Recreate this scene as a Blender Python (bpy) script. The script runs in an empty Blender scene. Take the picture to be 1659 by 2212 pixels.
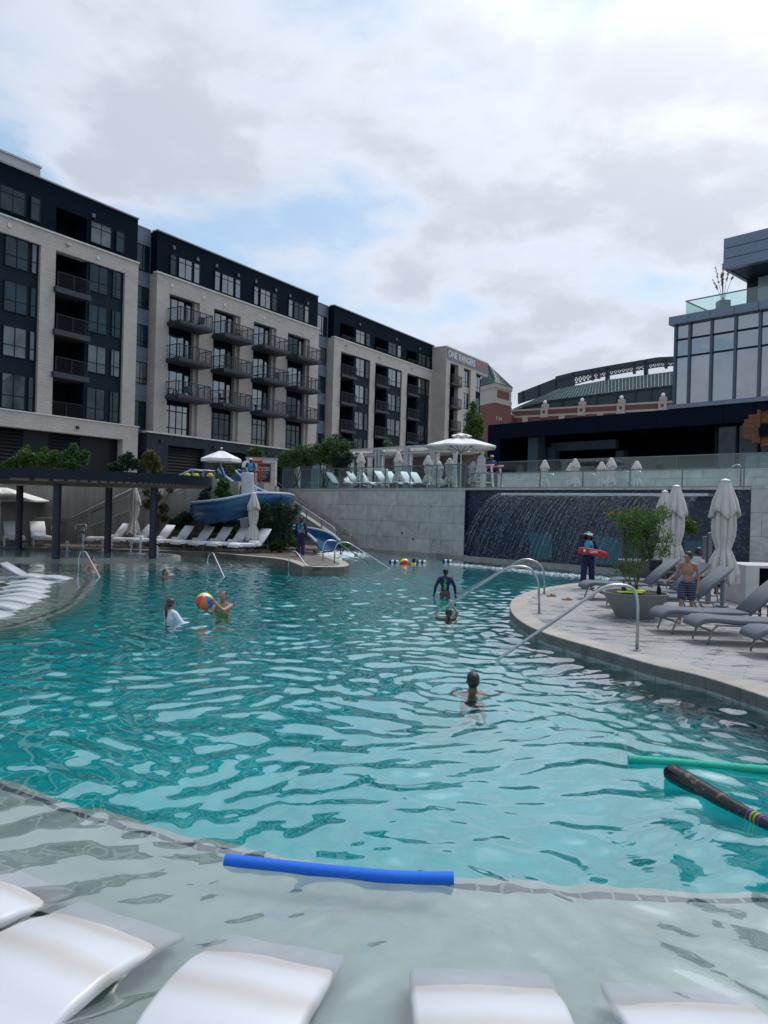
import bpy, bmesh, math, random
from mathutils import Vector, Matrix, Euler
random.seed(11)
sc = bpy.context.scene
R = math.radians
PI = math.pi

# ------------------------------------------------------------------ camera
CAMH = 2.2
FPX = 1600.0
ROLL, PITCH = .027, -.0025
cam = bpy.data.cameras.new('camera'); camo = bpy.data.objects.new('camera', cam)
sc.collection.objects.link(camo); sc.camera = camo
cam.sensor_fit = 'VERTICAL'; cam.sensor_height = 36.0; cam.lens = 36.0 * FPX / 2212
cam.clip_start = .05; cam.clip_end = 3000
CAMROT = Matrix.Rotation(PI / 2 + PITCH, 3, 'X') @ Matrix.Rotation(ROLL, 3, 'Z')
camo.matrix_world = Matrix.Translation((0, 0, CAMH)) @ CAMROT.to_4x4()
CP = Vector((0, 0, CAMH))

# ------------------------------------------------------------------ world: daylight with broken cloud
SUN_AZ, SUN_EL = R(42), R(60)            # azimuth to the right of straight ahead
sunv = Vector((math.sin(SUN_AZ) * math.cos(SUN_EL), math.cos(SUN_AZ) * math.cos(SUN_EL), math.sin(SUN_EL)))
wd = bpy.data.worlds.new('World'); sc.world = wd; wd.use_nodes = True
nt = wd.node_tree; nt.nodes.clear(); L = nt.links.new
def N(t, **k):
    n = nt.nodes.new(t)
    for a, b in k.items():
        if a.startswith('_'): n.inputs[a[1:].replace('_', ' ')].default_value = b
        else: setattr(n, a, b)
    return n
def M(op, a, b=None, c=None):
    n = nt.nodes.new('ShaderNodeMath'); n.operation = op
    for i, v in enumerate((a, b, c)):
        if v is None: continue
        if isinstance(v, (int, float)): n.inputs[i].default_value = v
        else: L(v, n.inputs[i])
    return n.outputs[0]
sky = N('ShaderNodeTexSky', sky_type='NISHITA', sun_disc=False, sun_elevation=SUN_EL, sun_rotation=SUN_AZ)
sky.air_density = 1.0; sky.dust_density = 1.5; sky.ozone_density = 1.0
SKY_STR = .085
tc = N('ShaderNodeTexCoord'); sep = N('ShaderNodeSeparateXYZ'); L(tc.outputs['Generated'], sep.inputs[0])
den = M('ADD', M('MAXIMUM', sep.outputs[2], 0.0), .22)
cb = N('ShaderNodeCombineXYZ'); L(M('DIVIDE', sep.outputs[0], den), cb.inputs[0]); L(M('DIVIDE', sep.outputs[1], den), cb.inputs[1])
cb.inputs[2].default_value = 3.7
n1 = N('ShaderNodeTexNoise', _Scale=1.8, _Detail=11.0, _Roughness=.52, _Distortion=.35); L(cb.outputs[0], n1.inputs['Vector'])
n2 = N('ShaderNodeTexNoise', _Scale=3.8, _Detail=9.0, _Roughness=.55, _Distortion=.1); L(cb.outputs[0], n2.inputs['Vector'])
# the large cloud masses and the blue gaps of this sky, as directions
def skydir(az, el): return (math.sin(R(az)) * math.cos(R(el)), math.cos(R(az)) * math.cos(R(el)), math.sin(R(el)))
cov = None
for az, el, w, k in [(-14, 33, .22, 60), (-4, 25, .10, 60), (20, 30, .16, 30), (10, 15, .12, 60), (-20, 27, .06, 60), (15, 6, .10, 60), (28, 20, .12, 40),
                     (-10, 20, -.20, 110), (-17, 17, -.20, 110), (1.5, 32, -.14, 260), (-5, 16, -.10, 200), (-30, 23, -.16, 160), (-23, 32, -.10, 200), (4, 23, -.10, 240)]:
    vd = N('ShaderNodeVectorMath', operation='DOT_PRODUCT'); L(tc.outputs['Generated'], vd.inputs[0]); vd.inputs[1].default_value = skydir(az, el)
    g = M('MULTIPLY', M('EXPONENT', M('MULTIPLY', M('SUBTRACT', vd.outputs['Value'], 1.0), float(k))), w)
    cov = g if cov is None else M('ADD', cov, g)
raw = M('ADD', M('ADD', M('MULTIPLY', M('SUBTRACT', n1.outputs[0], .5), 1.7), M('MULTIPLY', M('SUBTRACT', n2.outputs[0], .5), .55)), M('ADD', cov, .5))
mr = N('ShaderNodeMapRange', interpolation_type='SMOOTHSTEP'); L(raw, mr.inputs[0]); mr.inputs[1].default_value = .30; mr.inputs[2].default_value = .66
mask = mr.outputs[0]
# cloud brightness: thick middles greyer, thin rims white
thick = N('ShaderNodeMapRange', interpolation_type='SMOOTHSTEP'); L(M('ADD', raw, M('MULTIPLY', M('SUBTRACT', n2.outputs[0], .5), 1.1)), thick.inputs[0]); thick.inputs[1].default_value = .50; thick.inputs[2].default_value = .88
cmix = N('ShaderNodeMix', data_type='RGBA'); L(thick.outputs[0], cmix.inputs[0])
cmix.inputs[6].default_value = (.53, .575, .665, 1); cmix.inputs[7].default_value = (.41, .45, .535, 1)
sd = N('ShaderNodeVectorMath', operation='DOT_PRODUCT'); L(tc.outputs['Generated'], sd.inputs[0]); sd.inputs[1].default_value = sunv
glow = M('EXPONENT', M('MULTIPLY', M('SUBTRACT', sd.outputs['Value'], 1.0), 5.0))
glow2 = M('EXPONENT', M('MULTIPLY', M('SUBTRACT', sd.outputs['Value'], 1.0), 22.0))
gl2 = M('ADD', M('ADD', M('MULTIPLY', glow, .28), M('MULTIPLY', glow2, 8.0)), .93)
cs = N('ShaderNodeVectorMath', operation='SCALE'); L(cmix.outputs[2], cs.inputs[0]); L(gl2, cs.inputs['Scale'])
gn = N('ShaderNodeVectorMath', operation='MULTIPLY_ADD'); L(glow, gn.inputs[0]); gn.inputs[1].default_value = (.21, .15, .06); L(cs.outputs[0], gn.inputs[2])
skm = N('ShaderNodeVectorMath', operation='MULTIPLY'); L(sky.outputs[0], skm.inputs[0]); skm.inputs[1].default_value = (SKY_STR * 1.0, SKY_STR * 1.05, SKY_STR * .98)
ska = N('ShaderNodeVectorMath', operation='ADD'); L(skm.outputs[0], ska.inputs[0]); ska.inputs[1].default_value = (.06, .11, .17)
mk2 = M('ADD', M('MULTIPLY', mask, .78), .17)
fin = N('ShaderNodeMix', data_type='RGBA'); L(mk2, fin.inputs[0]); L(ska.outputs[0], fin.inputs[6]); L(gn.outputs[0], fin.inputs[7])
bg = N('ShaderNodeBackground'); L(fin.outputs[2], bg.inputs[0]); bg.inputs[1].default_value = 1.0
wo = N('ShaderNodeOutputWorld'); L(bg.outputs[0], wo.inputs[0])

sl = bpy.data.lights.new('sun', 'SUN'); sl.energy = 1.0; sl.angle = R(10); sl.color = (1, .93, .84)
so = bpy.data.objects.new('sun', sl); sc.collection.objects.link(so)
so.rotation_euler = sunv.to_track_quat('Z', 'Y').to_euler(); so.location = sunv * 50

sc.view_settings.view_transform = 'Standard'; sc.view_settings.look = 'None'
sc.view_settings.exposure = 0.52; sc.view_settings.gamma = 1.0
sc.render.engine = 'CYCLES'
cy = sc.cycles
cy.use_denoising = True; cy.max_bounces = 10; cy.diffuse_bounces = 3; cy.glossy_bounces = 4
cy.transmission_bounces = 8; cy.transparent_max_bounces = 24; cy.caustics_reflective = False; cy.caustics_refractive = True
cy.sample_clamp_indirect = 4.0; cy.blur_glossy = .5

# ------------------------------------------------------------------ helpers
def ray(px, py):                          # direction through a point of the photograph (1659 x 2212 grid)
    return CAMROT @ Vector(((px - 829.5) / FPX, -(py - 1106) / FPX, -1))
def G(px, py, z=0.0):
    r = ray(px, py); return CP + r * ((z - CAMH) / r.z)
def D(px, py, Y):
    r = ray(px, py); return CP + r * (Y / r.y)
class Frame:                              # a vertical plane: local x along it, y into it, z up
    def __init__(s, p, d):
        s.p = Vector((p[0], p[1])); s.d = Vector((d[0], d[1])).normalized(); s.n = Vector((-s.d.y, s.d.x))
        s.rot = math.atan2(s.d.y, s.d.x)
        s.M = Matrix.Translation((s.p.x, s.p.y, 0)) @ Matrix.Rotation(s.rot, 4, 'Z')
    def px(s, px, py, off=0.0):
        P = s.p + s.n * off; r = ray(px, py); t = P.dot(s.n) / Vector((r.x, r.y)).dot(s.n)
        w = CP + r * t; return (Vector((w.x, w.y)) - P).dot(s.d), w.z
    def w(s, x, y, z): return s.M @ Vector((x, y, z))

WM = {}
def base(name): return name
def thing(name, label, cat, loc=(0, 0, 0), rotz=0.0, group=None, mat=None):
    o = bpy.data.objects.new(name, None); sc.collection.objects.link(o)
    o.empty_display_size = .2
    m = mat if mat is not None else Matrix.Translation(loc) @ Matrix.Rotation(rotz, 4, 'Z')
    o.location = m.to_translation(); o.rotation_euler = m.to_euler()
    WM[o] = m
    o['label'] = label; o['category'] = cat
    if group: o['group'] = group
    return o
def tag(o, label, cat, group=None, kind=None):
    if label: o['label'] = label
    if cat: o['category'] = cat
    if group: o['group'] = group
    if kind: o['kind'] = kind
    return o
def copy_tree(o, parent=None):
    c = o.copy(); sc.collection.objects.link(c)
    if parent is not None: c.parent = parent
    for ch in [k for k in KIDS.get(o, [])]:
        cc = copy_tree(ch, c); KIDS.setdefault(c, []).append(cc)
    WM[c] = WM.get(o, Matrix.Identity(4))
    return c
KIDS = {}
def dup(o, loc, rotz, label, group=None, scale=None):
    c = copy_tree(o); c.location = loc; c.rotation_euler = (0, 0, rotz)
    WM[c] = Matrix.Translation(loc) @ Matrix.Rotation(rotz, 4, 'Z')
    if scale: c.scale = (scale,) * 3
    c['label'] = label
    if group: c['group'] = group
    return c

class MB:
    def __init__(s): s.v = []; s.f = []
    def add(s, vs, fs, m=None):
        b = len(s.v)
        s.v += [tuple(m @ Vector(v)) if m is not None else tuple(v) for v in vs]
        s.f += [tuple(b + i for i in f) for f in fs]
        return s
    def bx(s, x0, x1, y0, y1, z0, z1, m=None):
        vs = [(x0, y0, z0), (x1, y0, z0), (x1, y1, z0), (x0, y1, z0), (x0, y0, z1), (x1, y0, z1), (x1, y1, z1), (x0, y1, z1)]
        return s.add(vs, [(0, 3, 2, 1), (4, 5, 6, 7), (0, 1, 5, 4), (1, 2, 6, 5), (2, 3, 7, 6), (3, 0, 4, 7)], m)
    def bb(s, x0, x1, y0, y1, z0, z1, b=.01, m=None):      # box with chamfered edges
        cx, cy, cz = (x0 + x1) / 2, (y0 + y1) / 2, (z0 + z1) / 2
        bm = bmesh.new(); bmesh.ops.create_cube(bm, size=1)
        for v in bm.verts: v.co = Vector((cx + v.co.x * (x1 - x0), cy + v.co.y * (y1 - y0), cz + v.co.z * (z1 - z0)))
        bmesh.ops.bevel(bm, geom=bm.edges[:], offset=b, segments=2, affect='EDGES', profile=.5)
        s.bm(bm, m); return s
    def bm(s, bm, m=None):
        bm.verts.ensure_lookup_table()
        for i, v in enumerate(bm.verts): v.index = i
        s.add([v.co for v in bm.verts], [[v.index for v in f.verts] for f in bm.faces], m); bm.free(); return s
    def bar(s, a, b, w, h=None):
        a = Vector(a); b = Vector(b); h = h or w; d = b - a; l = d.length
        if l < 1e-6: return s
        q = d.to_track_quat('Z', 'Y').to_matrix().to_4x4()
        return s.bx(-w / 2, w / 2, -h / 2, h / 2, 0, l, Matrix.Translation(a) @ q)
    def tube(s, pts, r, n=8, cap=True):
        pts = [Vector(p) for p in pts]; rs = r if isinstance(r, (list, tuple)) else [r] * len(pts)
        rings = []; up = None
        for i, p in enumerate(pts):
            t = (pts[min(i + 1, len(pts) - 1)] - pts[max(i - 1, 0)]).normalized()
            if up is None:
                up = Vector((0, 0, 1)) if abs(t.z) < .9 else Vector((1, 0, 0))
            up = (up - t * up.dot(t)).normalized(); sd_ = t.cross(up)
            rings.append([p + (up * math.cos(a) + sd_ * math.sin(a)) * rs[i] for a in [2 * PI * k / n for k in range(n)]])
        return s.loft(rings, cap)
    def loft(s, rings, cap=True, closed=True):
        n = len(rings[0]); vs = [v for r in rings for v in r]; fs = []
        for i in range(len(rings) - 1):
            for k in range(n if closed else n - 1):
                k2 = (k + 1) % n
                fs.append((i * n + k, i * n + k2, (i + 1) * n + k2, (i + 1) * n + k))
        if cap: fs.append(tuple(reversed(range(n)))); fs.append(tuple((len(rings) - 1) * n + k for k in range(n)))
        return s.add(vs, fs)
    def lathe(s, prof, c=(0, 0, 0), n=24, m=None, wob=None):
        vs = []; fs = []
        for i, (r, z) in enumerate(prof):
            for k in range(n):
                a = 2 * PI * k / n; rr = r * (wob(a, i) if wob else 1)
                vs.append((c[0] + rr * math.cos(a), c[1] + rr * math.sin(a), c[2] + z))
        for i in range(len(prof) - 1):
            for k in range(n):
                k2 = (k + 1) % n; fs.append((i * n + k, i * n + k2, (i + 1) * n + k2, (i + 1) * n + k))
        fs.append(tuple(reversed(range(n)))); fs.append(tuple((len(prof) - 1) * n + k for k in range(n)))
        return s.add(vs, fs, m)
    def prism(s, poly, z0, z1):
        n = len(poly); vs = [(p[0], p[1], z0) for p in poly] + [(p[0], p[1], z1) for p in poly]
        fs = [tuple(range(n))[::-1], tuple(range(n, 2 * n))] + [(i, (i + 1) % n, n + (i + 1) % n, n + i) for i in range(n)]
        return s.add(vs, fs)
    def vprism(s, poly, y0, y1):                              # polygon in x-z, extruded along y
        n = len(poly); vs = [(p[0], y0, p[1]) for p in poly] + [(p[0], y1, p[1]) for p in poly]
        fs = [tuple(range(n)), tuple(range(n, 2 * n))[::-1]] + [((i + 1) % n, i, n + i, n + (i + 1) % n) for i in range(n)]
        return s.add(vs, fs)
    def sphere(s, c, r, n=14, m2=None):
        r = r if isinstance(r, (tuple, list)) else (r, r, r)
        bm = bmesh.new(); bmesh.ops.create_uvsphere(bm, u_segments=n, v_segments=max(6, n // 2 + 2), radius=1)
        m = Matrix.Translation(c) @ (m2 if m2 is not None else Matrix.Identity(4)) @ Matrix.Diagonal((*r, 1))
        s.bm(bm, m); return s
    def cap(s, a, b, ra, rb, n=10):
        a = Vector(a); b = Vector(b)
        s.sphere(a, ra, n); s.sphere(b, rb, n)
        if (b - a).length > 1e-5: s.tube([a, b], [ra, rb], n)
        return s
    def slab(s, path, th, wid, n=3, rnd=.4):                   # padded slab along a path in x-z, width along y
        P = [Vector((p[0], 0, p[1])) for p in path]; rings = []
        for i, p in enumerate(P):
            t = (P[min(i + 1, len(P) - 1)] - P[max(i - 1, 0)]).normalized(); up = Vector((-t.z, 0, t.x))
            e = 1.0 if 0 < i < len(P) - 1 else .55
            r = th * rnd; ring = []
            for cy_, cz_, a0 in ((wid / 2 - r, th / 2 - r, 0), (-wid / 2 + r, th / 2 - r, 90), (-wid / 2 + r, -th / 2 + r, 180), (wid / 2 - r, -th / 2 + r, 270)):
                for k in range(n + 1):
                    a = R(a0 + 90 * k / n)
                    ring.append(p + Vector((0, 1, 0)) * (cy_ + r * math.cos(a)) * (1 if e == 1 else .96) + up * (cz_ + r * math.sin(a)) * e)
            rings.append(ring)
        return s.loft(rings)
    def build(s, name, mat, parent=None, smooth=False, world=False, auto=None):
        vs = s.v
        if parent is not None and world:
            inv = WM[parent].inverted(); vs = [tuple(inv @ Vector(v)) for v in vs]
        me = bpy.data.meshes.new(name); me.from_pydata(vs, [], s.f); me.update()
        bm = bmesh.new(); bm.from_mesh(me); bmesh.ops.recalc_face_normals(bm, faces=bm.faces); bm.to_mesh(me); bm.free()
        if smooth: me.polygons.foreach_set('use_smooth', [True] * len(me.polygons))
        o = bpy.data.objects.new(name, me); sc.collection.objects.link(o)
        if mat is not None: me.materials.append(mat)
        if auto:
            me.polygons.foreach_set('use_smooth', [True] * len(me.polygons)); me.set_sharp_from_angle(angle=R(auto))
        if parent is not None:
            o.parent = parent; WM[o] = WM[parent]; KIDS.setdefault(parent, []).append(o)
        else: WM[o] = Matrix.Identity(4)
        return o
def struct(o): o['kind'] = 'structure'; return o

# ------------------------------------------------------------------ materials
def mk(name):
    m = bpy.data.materials.new(name); m.use_nodes = True
    t = m.node_tree; b = t.nodes['Principled BSDF']; return m, t, b
def tn(t, typ, **k):
    n = t.nodes.new(typ)
    for a, b in k.items():
        if a.startswith('_'): n.inputs[a[1:].replace('_', ' ')].default_value = b
        else: setattr(n, a, b)
    return n
def pm(name, col, rough=.6, metal=0.0, var=.12, vscale=3.0, bump=0.0, bscale=40.0, spec=.5, sheen=0, world=False, stretch=None, streak=0.0):
    m, t, b = mk(name); lk = t.links.new
    co = tn(t, 'ShaderNodeTexCoord'); vec = co.outputs['Object']
    if world: vec = tn(t, 'ShaderNodeNewGeometry').outputs['Position']
    if stretch:
        mp = tn(t, 'ShaderNodeMapping'); mp.inputs['Scale'].default_value = stretch; lk(vec, mp.inputs[0]); v2 = mp.outputs[0]
    else: v2 = vec
    nz = tn(t, 'ShaderNodeTexNoise', _Scale=vscale, _Detail=6.0, _Roughness=.6); lk(v2, nz.inputs['Vector'])
    mr = tn(t, 'ShaderNodeMapRange'); lk(nz.outputs[0], mr.inputs[0]); mr.inputs[1].default_value = .3; mr.inputs[2].default_value = .7
    mr.inputs[3].default_value = 1 - var; mr.inputs[4].default_value = 1 + var
    vm = tn(t, 'ShaderNodeVectorMath', operation='SCALE'); vm.inputs[0].default_value = col[:3]; lk(mr.outputs[0], vm.inputs['Scale'])
    out = vm.outputs[0]
    if streak:
        mp = tn(t, 'ShaderNodeMapping'); mp.inputs['Scale'].default_value = (1.6, 1.6, .12); lk(vec, mp.inputs[0])
        n3 = tn(t, 'ShaderNodeTexNoise', _Scale=1.5, _Detail=5.0, _Roughness=.7); lk(mp.outputs[0], n3.inputs['Vector'])
        m3 = tn(t, 'ShaderNodeMapRange'); lk(n3.outputs[0], m3.inputs[0]); m3.inputs[1].default_value = .35; m3.inputs[2].default_value = .7
        m3.inputs[3].default_value = 1; m3.inputs[4].default_value = 1 - streak
        v3 = tn(t, 'ShaderNodeVectorMath', operation='SCALE'); lk(out, v3.inputs[0]); lk(m3.outputs[0], v3.inputs['Scale']); out = v3.outputs[0]
    lk(out, b.inputs['Base Color'])
    b.inputs['Roughness'].default_value = rough; b.inputs['Metallic'].default_value = metal
    b.inputs['Specular IOR Level'].default_value = spec
    if sheen: b.inputs['Sheen Weight'].default_value = sheen
    if bump:
        n2 = tn(t, 'ShaderNodeTexNoise', _Scale=bscale, _Detail=4.0); lk(vec, n2.inputs['Vector'])
        bp = tn(t, 'ShaderNodeBump', _Strength=.6, _Distance=bump); lk(n2.outputs[0], bp.inputs['Height']); lk(bp.outputs[0], b.inputs['Normal'])
    return m
def brickmat(name, c1, c2, mortar, w, h, ms=.008, rough=.85, horiz=False, var=.2, bump=.004, world=False, stain=0.0, rot=0.0, offset=.5):
    m, t, b = mk(name); lk = t.links.new
    vec = tn(t, 'ShaderNodeNewGeometry').outputs['Position'] if world else tn(t, 'ShaderNodeTexCoord').outputs['Object']
    sp = tn(t, 'ShaderNodeSeparateXYZ'); lk(vec, sp.inputs[0]); cb = tn(t, 'ShaderNodeCombineXYZ')
    if horiz:
        mp = tn(t, 'ShaderNodeMapping'); mp.inputs['Rotation'].default_value = (0, 0, rot); lk(vec, mp.inputs[0]); cvec = mp.outputs[0]
    else:
        ad = tn(t, 'ShaderNodeMath', operation='ADD'); lk(sp.outputs[0], ad.inputs[0]); lk(sp.outputs[1], ad.inputs[1])
        lk(ad.outputs[0], cb.inputs[0]); lk(sp.outputs[2], cb.inputs[1]); cvec = cb.outputs[0]
    br = tn(t, 'ShaderNodeTexBrick', _Scale=1.0); lk(cvec, br.inputs['Vector']); br.offset = offset
    br.inputs['Color1'].default_value = (*c1, 1); br.inputs['Color2'].default_value = (*c2, 1); br.inputs['Mortar'].default_value = (*mortar, 1)
    br.inputs['Mortar Size'].default_value = ms; br.inputs['Mortar Smooth'].default_value = .3; br.inputs['Brick Width'].default_value = w; br.inputs['Row Height'].default_value = h
    nz = tn(t, 'ShaderNodeTexNoise', _Scale=.7, _Detail=8.0, _Roughness=.65); lk(vec, nz.inputs['Vector'])
    mr = tn(t, 'ShaderNodeMapRange'); lk(nz.outputs[0], mr.inputs[0]); mr.inputs[1].default_value = .3; mr.inputs[2].default_value = .7
    mr.inputs[3].default_value = 1 - var; mr.inputs[4].default_value = 1 + var * .6
    vm = tn(t, 'ShaderNodeVectorMath', operation='SCALE'); lk(br.outputs[0], vm.inputs[0]); lk(mr.outputs[0], vm.inputs['Scale']); out = vm.outputs[0]
    if stain:
        mp = tn(t, 'ShaderNodeMapping'); mp.inputs['Scale'].default_value = (.8, 2.2, 1); mp.inputs['Rotation'].default_value = (0, 0, .25); lk(vec, mp.inputs[0])
        n3 = tn(t, 'ShaderNodeTexNoise', _Scale=2.2, _Detail=7.0, _Roughness=.62); lk(mp.outputs[0], n3.inputs['Vector'])
        m3 = tn(t, 'ShaderNodeMapRange', interpolation_type='SMOOTHSTEP'); lk(n3.outputs[0], m3.inputs[0]); m3.inputs[1].default_value = .50; m3.inputs[2].default_value = .62
        m3.inputs[3].default_value = 1; m3.inputs[4].default_value = 1 - stain
        v3 = tn(t, 'ShaderNodeVectorMath', operation='SCALE'); lk(out, v3.inputs[0]); lk(m3.outputs[0], v3.inputs['Scale']); out = v3.outputs[0]
        m4 = tn(t, 'ShaderNodeMapRange'); lk(n3.outputs[0], m4.inputs[0]); m4.inputs[1].default_value = .50; m4.inputs[2].default_value = .62
        m4.inputs[3].default_value = rough; m4.inputs[4].default_value = .22; lk(m4.outputs[0], b.inputs['Roughness'])
    else: b.inputs['Roughness'].default_value = rough
    lk(out, b.inputs['Base Color'])
    bp = tn(t, 'ShaderNodeBump', _Strength=.5, _Distance=bump); bp.invert = True; lk(br.outputs['Fac'], bp.inputs['Height']); lk(bp.outputs[0], b.inputs['Normal'])
    return m
def stonemat(name, col, w, h, joint=(.16, .16, .16), vein=.25, world=False, ms=.012):
    m, t, b = mk(name); lk = t.links.new
    vec = tn(t, 'ShaderNodeTexCoord').outputs['Object']
    sp = tn(t, 'ShaderNodeSeparateXYZ'); lk(vec, sp.inputs[0]); cb = tn(t, 'ShaderNodeCombineXYZ')
    ad = tn(t, 'ShaderNodeMath', operation='ADD'); lk(sp.outputs[0], ad.inputs[0]); lk(sp.outputs[1], ad.inputs[1]); lk(ad.outputs[0], cb.inputs[0]); lk(sp.outputs[2], cb.inputs[1])
    br = tn(t, 'ShaderNodeTexBrick', _Scale=1.0); lk(cb.outputs[0], br.inputs['Vector'])
    br.inputs['Color1'].default_value = (*col, 1); br.inputs['Color2'].default_value = tuple(c * .88 for c in col) + (1,); br.inputs['Mortar'].default_value = (*joint, 1)
    br.inputs['Mortar Size'].default_value = ms; br.inputs['Brick Width'].default_value = w; br.inputs['Row Height'].default_value = h
    nz = tn(t, 'ShaderNodeTexNoise', _Scale=1.3, _Detail=9.0, _Roughness=.6, _Distortion=1.8); lk(vec, nz.inputs['Vector'])
    mr = tn(t, 'ShaderNodeMapRange'); lk(nz.outputs[0], mr.inputs[0]); mr.inputs[1].default_value = .3; mr.inputs[2].default_value = .68
    mr.inputs[3].default_value = 1.08; mr.inputs[4].default_value = 1 - vein
    vm = tn(t, 'ShaderNodeVectorMath', operation='SCALE'); lk(br.outputs[0], vm.inputs[0]); lk(mr.outputs[0], vm.inputs['Scale']); lk(vm.outputs[0], b.inputs['Base Color'])
    b.inputs['Roughness'].default_value = .7
    return m
def glassmat(name, base_c, f0=.14, rough=.02, wav=.004):        # dark coated window glass: mirrors the sky, shows a dim room
    m, t, b = mk(name); lk = t.links.new
    co = tn(t, 'ShaderNodeTexCoord')
    nz = tn(t, 'ShaderNodeTexNoise', _Scale=.45, _Detail=2.0); lk(co.outputs['Object'], nz.inputs['Vector'])
    bp = tn(t, 'ShaderNodeBump', _Strength=1.0, _Distance=wav * 12); lk(nz.outputs[0], bp.inputs['Height']); lk(bp.outputs[0], b.inputs['Normal'])
    n2 = tn(t, 'ShaderNodeTexNoise', _Scale=.8, _Detail=3.0); lk(co.outputs['Object'], n2.inputs['Vector'])
    mr = tn(t, 'ShaderNodeMapRange'); lk(n2.outputs[0], mr.inputs[0]); mr.inputs[1].default_value = .35; mr.inputs[2].default_value = .65; mr.inputs[3].default_value = .5; mr.inputs[4].default_value = 1.5
    vm = tn(t, 'ShaderNodeVectorMath', operation='SCALE'); vm.inputs[0].default_value = base_c; lk(mr.outputs[0], vm.inputs['Scale']); lk(vm.outputs[0], b.inputs['Base Color'])
    b.inputs['Roughness'].default_value = rough
    b.inputs['IOR'].default_value = (1 + math.sqrt(f0)) / (1 - math.sqrt(f0))
    return m
def clearglass(name, tint, alpha, fac=None):
    m, t, b = mk(name); lk = t.links.new; t.nodes.remove(b)
    tr = tn(t, 'ShaderNodeBsdfTransparent'); tr.inputs[0].default_value = (*tint, 1)
    df = tn(t, 'ShaderNodeBsdfDiffuse'); df.inputs[0].default_value = (.35, .5, .5, 1)
    gl = tn(t, 'ShaderNodeBsdfGlossy'); gl.inputs['Roughness'].default_value = .02; gl.inputs[0].default_value = (1, 1, 1, 1)
    lw = tn(t, 'ShaderNodeLayerWeight'); fq_ = tn(t, 'ShaderNodeMath', operation='POWER'); lk(lw.outputs['Facing'], fq_.inputs[0]); fq_.inputs[1].default_value = 4.5
    fr = tn(t, 'ShaderNodeMath', operation='MULTIPLY_ADD'); lk(fq_.outputs[0], fr.inputs[0]); fr.inputs[1].default_value = .8; fr.inputs[2].default_value = .04
    m1 = tn(t, 'ShaderNodeMixShader'); m1.inputs[0].default_value = alpha; lk(tr.outputs[0], m1.inputs[1]); lk(df.outputs[0], m1.inputs[2])
    m2 = tn(t, 'ShaderNodeMixShader'); lk(fr.outputs[0], m2.inputs[0]); lk(m1.outputs[0], m2.inputs[1]); lk(gl.outputs[0], m2.inputs[2])
    lk(m2.outputs[0], t.nodes['Material Output'].inputs[0]); return m
def leafmat(name, c1, c2, c3=None):
    m, t, b = mk(name); lk = t.links.new
    g = tn(t, 'ShaderNodeNewGeometry'); rp = tn(t, 'ShaderNodeValToRGB'); lk(g.outputs['Random Per Island'], rp.inputs[0])
    rp.color_ramp.elements[0].color = (*c1, 1); rp.color_ramp.elements[1].color = (*c2, 1)
    if c3: e = rp.color_ramp.elements.new(.9); e.color = (*c2, 1); rp.color_ramp.elements[2].color = (*c3, 1)
    lk(rp.outputs[0], b.inputs['Base Color']); b.inputs['Roughness'].default_value = .55
    tl = tn(t, 'ShaderNodeBsdfTranslucent'); lk(rp.outputs[0], tl.inputs[0]); ms = tn(t, 'ShaderNodeMixShader'); ms.inputs[0].default_value = .35
    lk(b.outputs[0], ms.inputs[1]); lk(tl.outputs[0], ms.inputs[2]); lk(ms.outputs[0], t.nodes['Material Output'].inputs[0]); return m

m_brick = brickmat('cream brick', (.44, .405, .37), (.39, .36, .33), (.34, .31, .285), .62, .21, .02, var=.12)
m_brickside = m_brick
m_coping = pm('limestone trim', (.52, .5, .46), .75, var=.1)
m_navy = pm('charcoal metal panel', (.0015, .0075, .016), .75, var=.15, vscale=.8, spec=.06)
m_spandrel = pm('dark spandrel panel', (.005, .014, .024), .6, var=.2, vscale=1.5, spec=.12)
m_bluegrey = brickmat('blue grey panel', (.115, .145, .20), (.10, .13, .185), (.04, .05, .075), 6.0, 1.55, .02, rough=.5, var=.1)
m_darkbrick = brickmat('slate coloured brick', (.014, .023, .036), (.010, .018, .029), (.011, .018, .028), .62, .21, .02, var=.25)
m_frame = pm('black window frame', (.004, .009, .015), .5, spec=.15)
m_glass = glassmat('coated window glass', (.012, .022, .03), .20)
m_glass_d = glassmat('dark window glass', (.001, .018, .028), .035)
m_glass_c = glassmat('curtained window glass', (.07, .085, .095), .06)
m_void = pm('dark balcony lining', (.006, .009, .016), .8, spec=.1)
m_rail = pm('black railing metal', (.006, .012, .02), .5, metal=.2)
m_slab = pm('grey balcony slab', (.022, .030, .042), .7)
m_louver = pm('dark louver metal', (.004, .005, .010), .5, spec=.3)
m_curtain = pm('pale curtain', (.5, .48, .45), .9)
m_white = pm('white painted metal', (.75, .75, .73), .45, var=.04)
m_fabric_w = pm('white canvas', (.74, .74, .73), .9, var=.06, vscale=5, bump=.004, bscale=20)
m_fabric_c = pm('cream canvas', (.52, .50, .465), .9, var=.09, vscale=4, bump=.004, bscale=15)
m_towel = pm('white towelling', (.82, .83, .86), .95, var=.05, vscale=10, bump=.006, bscale=60)
m_steel = pm('stainless steel', (.42, .43, .44), .24, metal=1.0, var=.05)
m_alu = pm('grey painted aluminium', (.16, .18, .20), .4, metal=.5, var=.05)
m_cush = pm('grey mesh cushion', (.125, .14, .165), .9, var=.05, vscale=6, bump=.002, bscale=250)
m_conc = pm('board marked concrete', (.30, .285, .25), .85, var=.16, vscale=1.1, bump=.006, bscale=9, streak=.45)
m_lime = stonemat('veined limestone', (.56, .55, .53), 1.55, .82, joint=(.27, .27, .26), vein=.32)
m_lime2 = stonemat('limestone blocks', (.5, .49, .47), .9, .42)
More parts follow.
